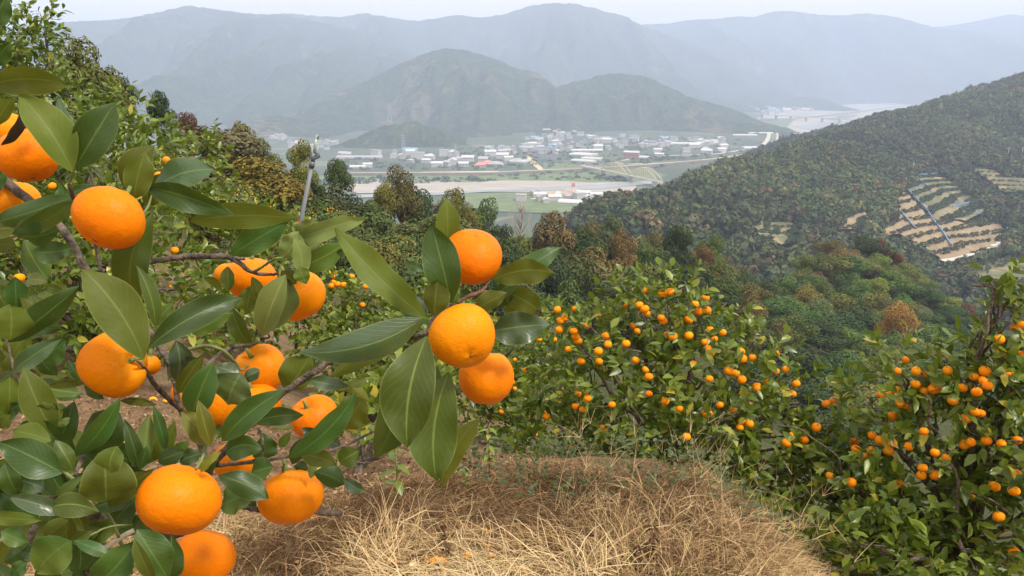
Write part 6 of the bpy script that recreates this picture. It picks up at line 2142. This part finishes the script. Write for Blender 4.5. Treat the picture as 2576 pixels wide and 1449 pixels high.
LV = [
    # upper left
    ('1', -90, 300, 565, 295, 190, .78, 'u', .35, -62, .02), ('1', 262, 480, 238, 225, 52, .80, 'g', .5), ('1', -50, 640, 110, 385, 120, .80, 'u', .3, -10),
    ('1', 600, 1010, 158, 352, 265, .74, 'u', .2, 22, .05), ('1', 620, 980, 942, 432, 250, .75, 'd', -.3, 10, .04), ('1', 590, 930, 490, 388, 120, .78, 'g', .3),
    ('1', 575, 930, 438, 510, 130, .80, 'g', -.2), ('1', 120, 680, 372, 392, 80, .82, 'y', .2), ('1', 10, 790, 190, 515, 70, .79, 'x', .8, 22),
    ('1', 1110, 1235, 1208, 850, 190, .80, 'u', .2, -20), ('1', 1050, 1180, 1262, 800, 185, .83, 'u', -.2, -45), ('1', 1080, 1000, 1200, 728, 130, .86, 'm', .3),
    ('1', 640, 1200, -90, 1420, 170, .80, 'd', .25, -35, .05), ('1', 830, 1135, 540, 1195, 70, .84, 'd', .4), ('1', 610, 1250, 90, 1530, 140, .78, 'd', -.2, -25),
    ('1', -60, 1180, 60, 960, 90, .9, 'd'), ('1', -80, 120, 80, -60, 120, .8, 'd', .3), ('1', -40, 560, 30, 380, 120, .84, 'u'), ('V', -25, 60, 18, -12, 45, .8, 'd', .2),
    # wavy waxy leaf and its neighbours
    ('V', 384, 482, 541, 424, 62, .86, 'g', -.35, -14, .05), ('V', 372, 466, 505, 398, 50, .88, 'g', .4, 10), ('2', 165, 95, 880, 345, 170, .84, 'd', .3, -48, .06), ('2', 180, 250, 250, 80, 120, .84, 'u', .3),
    ('2', 540, 384, 1422, 374, 185, .88, 'u', .35, -55, .03), ('2', 868, 672, 1352, 385, 205, .92, 'd', .0, -8, .03), ('2', 225, 320, 70, 1088, 250, .80, 'd', .15, 75, .08),
    ('2', 250, 1260, 105, 735, 110, .78, 'm', .5, 12), ('2', 240, 1240, 400, 1055, 110, .80, 'm', -.2), ('2', 185, 1440, 978, 1012, 215, .74, 'd', -.1, -52, .05, .05),
    ('2', 560, 1320, 885, 1150, 115, .92, 'm', .1, -12), ('2', 880, 1090, 1042, 1442, 130, .95, 'm', .3, 10), ('2', 1050, 840, 1195, 1135, 85, .92, 'u', .4), ('2', 850, 755, 862, 960, 100, .90, 'm', .3),
    ('2', 1050, 915, 1000, 1145, 140, .93, 'm', .2), ('2', 650, 845, 805, 965, 60, .93, 'u', .5, -25), ('2', 735, 850, 585, 950, 85, .95, 'p', .2),
    # pale curled leaves over the middle fruit pair
    ('2', 1290, 690, 1440, 480, 175, .90, 'p', .2, 15), ('2', 1400, 520, 1455, 860, 130, .89, 'p', -.4, -30), ('2', 1330, 825, 1100, 1355, 200, .88, 'p', .4, -22, .08), ('2', 1350, 850, 1190, 1300, 160, .90, 'g', -.5, -40),
    ('2', 1420, 500, 1585, 365, 120, .92, 'p', .2), ('3', -40, 440, 555, 264, 140, .92, 'p', .3, -32, .05), ('3', 0, 660, 372, 475, 170, .91, 'm', .3, 0, .06), ('3', 300, 540, 402, 530, 60, .90, 'd', .3),
    ('3', -20, 545, 162, 460, 85, .93, 'p', -.2), ('2', 1440, 760, 1500, 905, 115, .87, 'm', .2), ('2', 1290, 800, 1420, 900, 120, .90, 'u', .2),
    # right cluster
    ('3', 1055, 1090, 303, 325, 215, .84, 'u', .25, -62, .05), ('3', 1250, 955, 1082, 298, 265, .80, 'd', -.1, 10, .04), ('3', 1220, 460, 1215, 88, 165, .90, 'u', .2, 0), ('3', 1110, 1065, 1135, 770, 195, .79, 'u', -.15, 0, .03, 0, .35),
    ('3', 1265, 965, 1310, 818, 62, .83, 'm'), ('3', 1050, 1130, 800, 860, 135, .86, 'd', .35, -18), ('3', 1055, 1110, 930, 880, 120, .90, 'g', .5), ('3', 1010, 1085, -5, 1385, 250, .78, 'g', -.25, -65, .06, -.04),
    ('3', 1020, 1120, 240, 1570, 190, .80, 'u', .3, 30, .04), ('3', 1035, 690, 858, 628, 75, .94, 'd', .2), ('3', 1585, 770, 2108, 720, 185, .84, 'u', .3, -68, .04), ('3', 1640, 810, 2150, 484, 165, .90, 'd', -.2, 12),
    ('3', 1590, 910, 1830, 718, 115, .88, 'd', .2), ('3', 1450, 1010, 1715, 878, 140, .82, 'u', .2, -10), ('3', 1670, 860, 2003, 1062, 185, .92, 'u', .2, -38, .05), ('3', 1690, 960, 1825, 1035, 90, .93, 'u'),
    ('3', 1585, 1190, 2068, 1140, 245, .86, 'g', .15, -18, .05), ('3', 1600, 1000, 1760, 800, 130, .92, 'd'), ('3', 1290, 900, 1420, 860, 60, .9, 'd'),
    ('7', 905, -5, 728, 988, 425, .73, 'm', .05, 62, .04, -.03, .08), ('7', 760, 110, 448, 1128, 300, .80, 'd', -.2, -38, .05, 0, .1), ('7', 1105, 310, 988, 1292, 400, .78, 'm', .1, 70, .04, -.03, .10),
    ('7', 1370, 730, 1018, 1372, 180, .84, 'u', .3, 62, .03), ('7', 1000, 250, 960, 880, 200, .86, 'd', .2, 30), ('7', 740, 850, 470, 1000, 120, .84, 'd'),
    # left, middle height
    ('4', 1190, 905, 688, 148, 335, .70, 'u', .15, 40, .05), ('4', 130, 485, 125, 222, 155, .78, 'd', .2), ('4', 395, 265, 178, 272, 85, .80, 'p', .5, 12, .12), ('4', 385, 300, 512, 335, 75, .80, 'm', .3), ('4', 300, 395, 445, 360, 55, .82, 'p'),
    ('4', 200, 430, 260, 300, 80, .84, 'm'), ('4', 65, 765, 642, 336, 190, .72, 'd', .35, -15, .05), ('4', 80, 745, 85, 455, 300, .70, 'u', .2, 10, .03), ('4', 110, 1005, 502, 735, 140, .72, 'g', -.1, -12, .04), ('4', 112, 1000, -40, 1118, 75, .74, 'g'),
    ('4', 95, 880, 205, 715, 160, .78, 'u'), ('4', 30, 1025, 182, 858, 120, .80, 'u'), ('4', 440, 1510, 200, 972, 235, .70, 'u', .15, -22, .04), ('4', 60, 1375, 85, 1048, 215, .72, 'u', .2), ('4', 335, 1045, 552, 1040, 90, .86, 'p', .2, -10),
    ('4', 460, 1170, 665, 1222, 140, .84, 'm', .1, -15), ('4', 655, 1085, 560, 900, 65, .80, 'd', .3), ('4', 400, 1130, 712, 1110, 65, .76, 'u', .3, -18), ('4', 700, 1110, 860, 1235, 80, .78, 'd', .3), ('4', -30, 470, 40, 395, 90, .85, 'd'),
    ('4', 20, 720, -40, 540, 120, .8, 'u'), ('4', 10, 960, -10, 800, 60, .82, 'u'), ('4', 190, 1170, 255, 1170, 60, .75, 'p'),
    # lower left
    ('5', 610, 465, 982, 0, 165, .68, 'd', .2, 30, .04), ('5', 740, 440, 925, 85, 300, .74, 'd', -.3, 20), ('5', 990, 5, 1285, 40, 65, .76, 'u', .2, -14), ('5', 420, 335, 95, 245, 170, .66, 'u', .2, 0), ('5', 512, 602, -15, 345, 270, .62, 'd', -.1, 15, .04),
    ('5', 600, 575, 460, 330, 130, .66, 'm', .2), ('5', 470, 215, 577, 150, 62, .72, 'p'), ('5', 872, 835, 858, 440, 400, .64, 'u', .15, 0, .04), ('5', 965, 378, 915, 612, 190, .62, 'm', .2, 25), ('5', 890, 875, 1262, 572, 160, .66, 'u', .2, -22),
    ('5', 705, 612, 402, 872, 85, .66, 'd', .3), ('5', 425, 880, 805, 925, 190, .60, 'm', .2, -48, .03), ('5', 88, 802, 545, 930, 140, .60, 'g', .0, -8), ('5', -60, 960, 332, 1000, 110, .62, 'u', .3, -12), ('5', 590, 1160, 300, 1425, 330, .54, 'd', .1, 30, .03),
    ('5', 905, 1275, 600, 1152, 100, .60, 'd', .2), ('5', 588, 1172, 752, 1085, 85, .62, 'm', .2), ('5', 760, 1530, 1122, 1165, 270, .56, 'd', .1, 25), ('5', 1128, 1065, 1400, 1480, 270, .56, 'd', -.1, 10), ('5', 1112, 1150, 1265, 1500, 110, .545, 'u', .3),
    ('5', 1370, 1500, 1420, 1120, 190, .60, 'd', .2), ('5', 400, 470, 380, 250, 140, .72, 'm'), ('5', 40, 520, 150, 800, 160, .66, 'd', .3), ('5', 170, 590, 280, 480, 130, .7, 'm'), ('5', 160, 800, 210, 560, 90, .7, 'd'), ('5', 60, 1180, 240, 1180, 130, .62, 'd'),
    ('5', 10, 1080, 230, 1180, 140, .60, 'd', .2), ('5', 30, 1330, 250, 1200, 150, .62, 'd'), ('5', 100, 1449, 220, 1330, 120, .60, 'd'), ('5', 360, 1140, 560, 990, 150, .62, 'u'), ('5', 440, 880, 380, 1080, 140, .64, 'd', .3), ('5', 680, 660, 760, 690, 50, .7, 'p'),
    ('5', 950, 1000, 1130, 800, 230, .68, 'd', -.3), ('5', 1100, 960, 1250, 1090, 140, .68, 'd'), ('5', 0, 230, 80, 120, 110, .70, 'u'), ('5', 330, 160, 470, 40, 200, .70, 'u', .3), ('5', 60, 110, 170, 20, 110, .72, 'd'), ('5', -30, 640, 60, 700, 80, .66, 'd'),
    # between the lower fruit
    ('5', 1140, 565, 1033, 163, 115, .72, 'd', .2), ('5', 1160, 545, 1232, 118, 130, .76, 'p', .2), ('5', 1190, 530, 1335, 190, 150, .78, 'u', .2), ('5', 1365, 425, 1268, 45, 85, .76, 'd', .3), ('5', 1150, 570, 1205, 385, 95, .72, 'd'),
    ('5', 1330, 470, 1441, 180, 100, .80, 'u'), ('5', 1090, 580, 1110, 460, 60, .78, 'p'), ('5', 1030, 480, 1090, 330, 60, .82, 'm'),
    ('6', 325, 605, 492, 195, 210, .72, 'd', .1, -15, .04), ('6', 215, 430, 418, 125, 120, .76, 'u', .3, -15), ('6', 200, 335, 205, 25, 165, .80, 'g', .3, 20), ('6', 230, 210, 372, 165, 80, .80, 'g', .1), ('6', 705, 275, 600, 528, 300, .74, 'g', .2, 15, .05),
    ('6', 690, 285, 505, 222, 110, .76, 'g', .3), ('6', 850, 250, 700, 330, 90, .745, 'g', .2), ('6', 585, 485, 568, 305, 75, .74, 'd'), ('6', 555, 800, 1025, 408, 185, .70, 'd', -.15, -28, .04), ('6', 795, 655, 1182, 605, 130, .78, 'd', .25, -28, .03),
    ('6', 1040, 405, 1240, 150, 235, .84, 'u', .3, 0), ('6', 1225, 330, 1532, 372, 100, .82, 'g', -.2, 12), ('6', 1540, 375, 1668, 308, 72, .95, 'p'), ('6', 1560, 385, 1700, 500, 80, 1.0, 'y'), ('6', 1650, 475, 1490, 712, 225, .90, 'u', .45, 0),
    ('6', 1060, 930, 1592, 440, 165, .74, 'd', .25, 48, .04), ('6', 462, 835, 240, 568, 175, .70, 'y', .2, 12), ('6', 470, 835, 382, 488, 115, .69, 'y', .3, -12), ('6', 548, 885, 370, 1048, 65, .655, 'y', .4), ('6', 585, 895, 862, 868, 180, .74, 'd', .3, -60, .03),
    ('6', 870, 955, 880, 745, 180, .84, 'd', .3), ('6', 530, 1068, 918, 1243, 185, .72, 'd', -.1, -22, .04), ('6', 952, 1000, 775, 1045, 150, .76, 'd', .3), ('6', 805, 1200, 520, 1305, 200, .78, 'd', .4), ('6', 1165, 905, 1437, 990, 140, .76, 'u', .2, -25),
    ('6', 1270, 1040, 1505, 1140, 160, .78, 'd', .3, -22), ('6', 1495, 1090, 1660, 1190, 95, .77, 'g', .2, 12), ('6', 1460, 960, 1615, 875, 155, .92, 'm', .1), ('6', 1175, 700, 1318, 795, 100, .90, 'g'), ('6', 1310, 735, 1472, 850, 115, .92, 'g'),
    ('6', 930, 705, 1125, 690, 38, .84, 'p'), ('6', 1000, 850, 1085, 735, 70, .92, 'm'), ('6', 1010, 540, 1100, 600, 80, .95, 'p'), ('6', 760, 1210, 800, 1350, 80, .84, 'd'), ('6', 1100, 980, 1180, 780, 110, .86, 'g'), ('6', 1220, 1010, 1110, 1000, 90, .84, 'd'),
    ('6', 480, 700, 580, 760, 110, .76, 'd'), ('6', 230, 960, 400, 890, 120, .74, 'd'), ('6', 200, 900, 290, 800, 100, .80, 'm'), ('6', 420, 1040, 500, 920, 90, .72, 'd'), ('6', 60, 960, 260, 880, 130, .74, 'd'), ('6', 1240, 1090, 1260, 960, 60, .8, 'p'),
]
for a in LV:
    a = list(a) + [None] * (12 - len(a))
    c, bx, by, tx, ty, w, Y, kind, roll, curve, sag, dY = a[:12]
    big_leaf(c, bx, by, tx, ty, w, Y, kind, roll, curve or 0.0, sag, dY or 0.0)
# black withered tip of one leaf
big_leaf('3', 1945, 1015, 2006, 1066, 48, .913, 'x', .2)
print('big leaves', len(LV))


# ---- wood of the foreground tree
def wood(name, pts, mat='bark', sides=8, knob=0.0, parent=FT, off=None):
    """pts: (view x, view y, distance, width in view pixels)"""
    w = [np.array((*P(x, y, d), ww * .5 * dist_px(d))) for x, y, d, ww in pts]
    s_ = smooth_path(w, 6)
    if knob:
        k = rng.normal(1, knob, len(s_)); s_[:, 3] *= k
        s_[1:-1, :3] += rng.normal(0, s_[:, 3].mean() * .12, (len(s_) - 2, 3))
    mb = MB(); mb.tube(s_[:, :3], np.abs(s_[:, 3]), sides)
    return link(name, mb.mesh(name, M[mat], True, off=tbase), parent)


jx = P(520, 1180, .86)
# trunk up from the ground
tr = MB()
path = smooth_path([np.array(tbase) - (0, 0, .06), np.array(tbase) + (.02, .0, .35), np.array(P(400, 1449, .92)), np.array(P(470, 1310, .88)), np.array(jx)], 6)
tr.tube(path, np.linspace(.024, .0085, len(path)), 10)
link('trunk', tr.mesh('trunk', M['bark'], True, off=tbase), FT)
tr2 = MB()
path = smooth_path([np.array(tbase) + (.0, -.02, .2), np.array(P(246, 1460, .80)), np.array(P(252, 1330, .78)), np.array(P(236, 1300, .77)), np.array(P(257, 1262, .76))], 6)
tr2.tube(path, np.linspace(.016, .0042, len(path)), 8)
link('branch', tr2.mesh('branch', M['bark'], True, off=tbase), FT)
W = [
    ([(520, 1180, .86, 22), (560, 1140, .84, 21), (618, 1077, .83, 20), (709, 992, .82, 20), (784, 940, .82, 18), (859, 895, .82, 16), (960, 865, .82, 16), (1058, 842, .80, 14), (1068, 836, .80, 11)], 'bark', .06),
    ([(-30, 418, .92, 26), (61, 496, .90, 22), (149, 566, .88, 20), (222, 681, .86, 18), (272, 714, .86, 20), (375, 830, .86, 18), (430, 930, .86, 16), (455, 1031, .86, 16), (505, 1120, .86, 18), (520, 1180, .86, 20)], 'bark', .06),
    ([(272, 712, .86, 14), (258, 690, .85, 11), (243, 629, .85, 9), (250, 590, .84, 7)], 'bark', .05),
    ([(270, 714, .86, 12), (300, 675, .84, 11), (334, 625, .82, 10), (345, 600, .80, 8)], 'bark', .05),
    ([(540, 1171, .85, 11), (651, 1161, .80, 9), (755, 1142, .79, 9), (830, 1135, .80, 8), (937, 1087, .84, 6), (960, 1075, .85, 4)], 'bark', .05),
    ([(470, 1265, .86, 14), (590, 1272, .84, 15), (654, 1282, .83, 16), (760, 1285, .83, 17), (862, 1292, .84, 18)], 'bark', .04),
    ([(455, 1031, .85, 12), (415, 995, .82, 14), (383, 957, .78, 12), (362, 925, .75, 8), (345, 907, .735, 6)], 'bark', .05),
    ([(514, 1126, .84, 15), (504, 1031, .82, 15), (512, 960, .81, 14), (520, 914, .80, 11)], 'bark', .05),
    ([(404, 896, .88, 12), (440, 885, .87, 10), (472, 881, .86, 10), (517, 870, .85, 10), (560, 881, .85, 9), (590, 910, .86, 8), (604, 930, .87, 7), (622, 922, .90, 6)], 'bark_green', .05),
    ([(505, 930, .88, 12), (534, 908, .90, 12), (573, 878, .92, 12), (622, 868, .94, 9), (660, 860, .96, 6)], 'bark', .05),
    ([(330, 668, .88, 13), (427, 650, .92, 15), (542, 644, .92, 14), (588, 653, .92, 15), (630, 683, .92, 10), (665, 690, .92, 9), (700, 689, .92, 6)], 'bark', .05),
    ([(640, 684, .92, 9), (665, 668, .91, 7), (690, 652, .90, 7), (712, 648, .90, 5)], 'bark_green', .04),
    ([(588, 650, .92, 13), (616, 652, .915, 6)], 'bark', .05),
    ([(173, 463, .76, 9), (182, 490, .77, 10), (196, 530, .79, 11), (215, 600, .82, 10)], 'bark', .05),
    ([(173, 463, .76, 7), (182, 440, .755, 7), (187, 420, .75, 6)], 'bark_green', .03),
    ([(10, 830, .76, 5), (20, 863, .76, 7), (35, 930, .75, 8), (49, 994, .75, 9), (75, 1030, .75, 12), (105, 1058, .76, 13)], 'bark', .07),
    ([(119, 1144, .66, 6), (150, 1175, .66, 9), (183, 1205, .66, 10), (220, 1245, .67, 10), (260, 1281, .68, 9), (285, 1320, .70, 9), (310, 1380, .72, 10), (330, 1440, .76, 12)], 'bark_green', .03),
    ([(190, 1195, .72, 13), (205, 1150, .73, 11), (222, 1108, .74, 8)], 'bark', .05),
    ([(40, 1255, .64, 8), (70, 1248, .64, 7), (110, 1250, .65, 6), (150, 1248, .66, 5)], 'bark', .05),
    ([(50, 1430, .66, 16), (65, 1390, .66, 15), (82, 1336, .66, 20), (88, 1325, .66, 14)], 'bark', .06),
    ([(180, 1410, .70, 12), (244, 1391, .70, 13), (300, 1355, .71, 15), (360, 1322, .72, 12)], 'cut_wood', .05),
    ([(175, 1365, .63, 5), (230, 1345, .64, 6), (275, 1325, .65, 6), (335, 1320, .66, 4)], 'bark_green', .03),
    ([(1150, 762, .86, 9), (1180, 745, .86, 11), (1204, 736, .86, 10), (1220, 722, .865, 8), (1233, 697, .87, 6)], 'bark_red', .08),
    ([(1204, 736, .86, 8), (1225, 732, .86, 6)], 'bark_red', .06),
    ([(1075, 838, .80, 10), (1090, 800, .83, 9), (1120, 775, .86, 10), (1150, 762, .86, 10)], 'bark', .05),
    ([(600, 1165, .80, 8), (655, 1150, .78, 6), (660, 1110, .78, 7), (650, 1075, .79, 9)], 'bark', .08),
    ([(510, 1150, .70, 9), (516, 1125, .70, 12), (508, 1155, .69, 9), (493, 1180, .675, 7)], 'bark_green', .05),
    ([(716, 1165, .80, 5), (712, 1180, .81, 7), (713, 1188, .82, 8)], 'bark_green', .03),
    ([(770, 1120, .84, 5), (800, 1085, .88, 6), (838, 1065, .92, 6), (870, 1050, .95, 4)], 'bark', .05),
    ([(375, 850, .80, 8), (366, 880, .76, 8), (352, 915, .74, 6)], 'bark_green', .04),
    ([(300, 580, .80, 5), (340, 560, .80, 6), (372, 520, .82, 6), (382, 485, .84, 4)], 'bark_green', .03),
    ([(425, 545, .88, 4), (408, 545, .86, 5), (395, 560, .85, 5)], 'bark_green', .03),
]
for pts, mat, kb in W:
    wood('branch' if pts[0][3] > 9 else 'twig', pts, mat, 8, kb)
mb = MB(); e0, e1 = P(857, 1291.6, .84), P(863.5, 1292.2, .84); mb.tube([e0, e1], [9.4 * dist_px(.84), 8.6 * dist_px(.84)], 10)
link('cut_end', mb.mesh('cut_end', M['cut_wood'], False, off=tbase), FT)

# a few more leaves deep in the lower left of the crown, where they crowd together
r2 = random.Random(5)
for i in range(66):
    x, y = r2.uniform(-40, 330), r2.uniform(1010, 1470)
    if r2.random() < .35: x, y = r2.uniform(-40, 160), r2.uniform(560, 1000)
    a = r2.uniform(0, 6.28); l = r2.uniform(80, 150)
    big_leaf('V', x, y, x + l * math.cos(a), y + l * math.sin(a) * .8, r2.uniform(34, 60), r2.uniform(.74, .98), r2.choice('dddmu'), r2.uniform(-.7, .7), r2.uniform(-8, 8))

for i in range(46):
    x, y = r2.uniform(-30, 250), r2.uniform(1010, 1440)
    a = r2.uniform(0, 6.28); l = r2.uniform(90, 150)
    tx, ty = x + l * math.cos(a), y + l * math.sin(a) * .8
    if tx > 335 or x > 300: continue
    big_leaf('V', x, y, tx, ty, r2.uniform(44, 70), r2.uniform(.66, .80), r2.choice('dddddu'), r2.uniform(-.6, .6), r2.uniform(-10, 10))

# ---- the large fruit, each its own thing
calyx_m = MB()
cvs, cqs = [(0, 0, .004)], []
for k in range(10):
    a = math.pi * k / 5; r = .0075 if k % 2 == 0 else .0035
    cvs.append((r * math.cos(a), r * math.sin(a), .0005 if k % 2 == 0 else .0018))
calyx_m.add(cvs, [(0, 1 + k, 1 + (k + 1) % 10) for k in range(10)])
calyx_m.tube([(0, 0, 0), (.0005, 0, .006), (.002, .001, .016)], [.0032, .0024, .002], 6)
calyx_mesh = calyx_m.mesh('calyx', M['calyx'], True)
scar_m = MB()
scar_m.tube([(0, 0, 0), (0, 0, .0008), (0, 0, .0012)], [.0021, .0019, .0006], 10)
scar_mesh = scar_m.mesh('blossom_scar', M['scar'], True)


def big_fruit(px, py, d, Y, axis, label, mat='fruit', seed=0, flat=.86, dim=.10, lump=.02, sx=1.0, calyx=True, scar=False):
    """axis: direction of the stem end in world space"""
    R = d / 2 * dist_px(Y, py) * .985
    mb = fruit_mesh('mandarin', 36, 24, flat, dim, lump * 1.5, seed, R)
    o = link('mandarin', mb.mesh('mandarin', M[mat], True), None, P(px, py, Y))
    o.rotation_euler = Vector(axis).normalized().to_track_quat('Z', 'Y').to_euler()
    o.scale = (sx, 1, 1)
    tag(o, label, 'mandarin', 'large mandarins on the foreground tree')
    if calyx:
        link('calyx', calyx_mesh, o, (0, 0, R * (flat - dim * 1.4) - .0008))
    if scar:
        link('blossom_scar', scar_mesh, o, (0, 0, -R * (flat - dim * .6) - .0006))
    return o


big_fruit(70, 392, 152, .86, (-.3, .35, .9), 'large mandarin at the left edge, in front of two others', seed=1, scar=True)
big_fruit(22, 335, 118, .95, (-.1, .3, .9), 'mandarin peeking out above the large one at the left edge', seed=2)
big_fruit(35, 505, 122, .93, (.0, .3, .9), 'mandarin half hidden under the branch at the left edge', seed=3)
big_fruit(122, 292, 50, 1.12, (0, .2, .9), 'small mandarin glimpsed behind leaves at the upper left', seed=4)
big_fruit(277, 549, 176, .76, (.35, .75, .75), 'smooth mandarin hanging above the long olive leaf, blossom scar showing', seed=5, flat=.86, scar=True)
big_fruit(288, 914, 176, .75, (.93, -.25, .25), 'mandarin at the left seen from its dimpled stem side', seed=6, flat=.86, dim=.24, lump=.03)
big_fruit(372, 918, 62, .80, (.2, .2, .9), 'sliver of mandarin behind the stalk of the dimpled one', seed=7)
big_fruit(450, 1256, 208, .66, (.22, .34, .92), 'largest mandarin at the bottom with a fine crease', 'fruit_seam', 8, .84, .10, .015, scar=True, calyx=False)
big_fruit(512, 1400, 160, .84, (.2, .5, .85), 'mandarin at the bottom edge partly behind the largest one', seed=9, sx=.95, calyx=False)
big_fruit(731, 1249, 160, .82, (-.2, .40, .9), 'mandarin with a small brown scar at the lower middle', 'fruit_scar', 10, .86, .06, .035, scar=True)
big_fruit(752, 742, 138, .97, (-.5, .1, .85), 'mandarin on the right of the middle pair under pale leaves', seed=11, flat=.92)
big_fruit(632, 700, 128, 1.0, (.1, .1, .95), 'mandarin on the left of the middle pair behind the twig', seed=12)
big_fruit(577, 690, 72, 1.06, (0, .1, .95), 'small mandarin at the far left of the middle pair', seed=13)
big_fruit(655, 928, 140, .94, (-.35, -.35, .85), 'mandarin with its green stem end showing behind the branch', seed=14, dim=.20, lump=.03)
big_fruit(643, 1018, 124, .90, (-.2, 0, .95), 'mandarin wedged below the one with the green stem end', seed=15)
big_fruit(543, 1010, 112, .86, (.1, .1, .95), 'upright mandarin in the shade of dark leaves in the middle', seed=16, flat=1.12, dim=.06)
big_fruit(470, 990, 80, .94, (.1, .1, .95), 'mandarin mostly hidden left of the shaded upright one', seed=21)
big_fruit(788, 1050, 122, 1.08, (-.25, -.45, .85), 'mandarin behind the twisted dark leaf in the middle', seed=17, dim=.16, lump=.03)
big_fruit(592, 1160, 112, .98, (.1, .1, .95), 'deep orange mandarin in the gap under the main branch', seed=18)
big_fruit(1190, 646, 156, .88, (-.1, .35, -.9), 'topmost mandarin of the right cluster with a brown scuff', 'fruit_scar', 19, .88, .06, .02, scar=False)
big_fruit(1163, 846, 174, .77, (-.35, .85, .45), 'central mandarin of the right cluster with a dark navel dot', seed=20, flat=.88, dim=.10, scar=True)
big_fruit(1222, 950, 150, .90, (.1, .4, .9), 'lowest mandarin of the right cluster tucked behind the central one', seed=22, flat=.94, sx=.95)

# ================================================================== HAZE
def haze():
    mb = MB()
    mb.box((0, 4400, 242), (17000, 9400, 800))
    me = mb.mesh('haze', None)
    m = bpy.data.materials.new('valley_haze')
    m.use_nodes = True
    nt = m.node_tree
    nt.nodes.clear()
    out = nt.nodes.new('ShaderNodeOutputMaterial')
    v = nt.nodes.new('ShaderNodeVolumePrincipled')
    v.inputs['Color'].default_value = (0.62, 0.74, 1.0, 1)
    v.inputs['Density'].default_value = HAZE_DENSITY
    v.inputs['Anisotropy'].default_value = 0.0
    nt.links.new(v.outputs[0], out.inputs['Volume'])
    me.materials.append(m)
    o = link('haze', me)
    tag(o, kind='stuff', label='pale blue haze filling the valley air')
    o.display_type = 'BOUNDS'


haze()
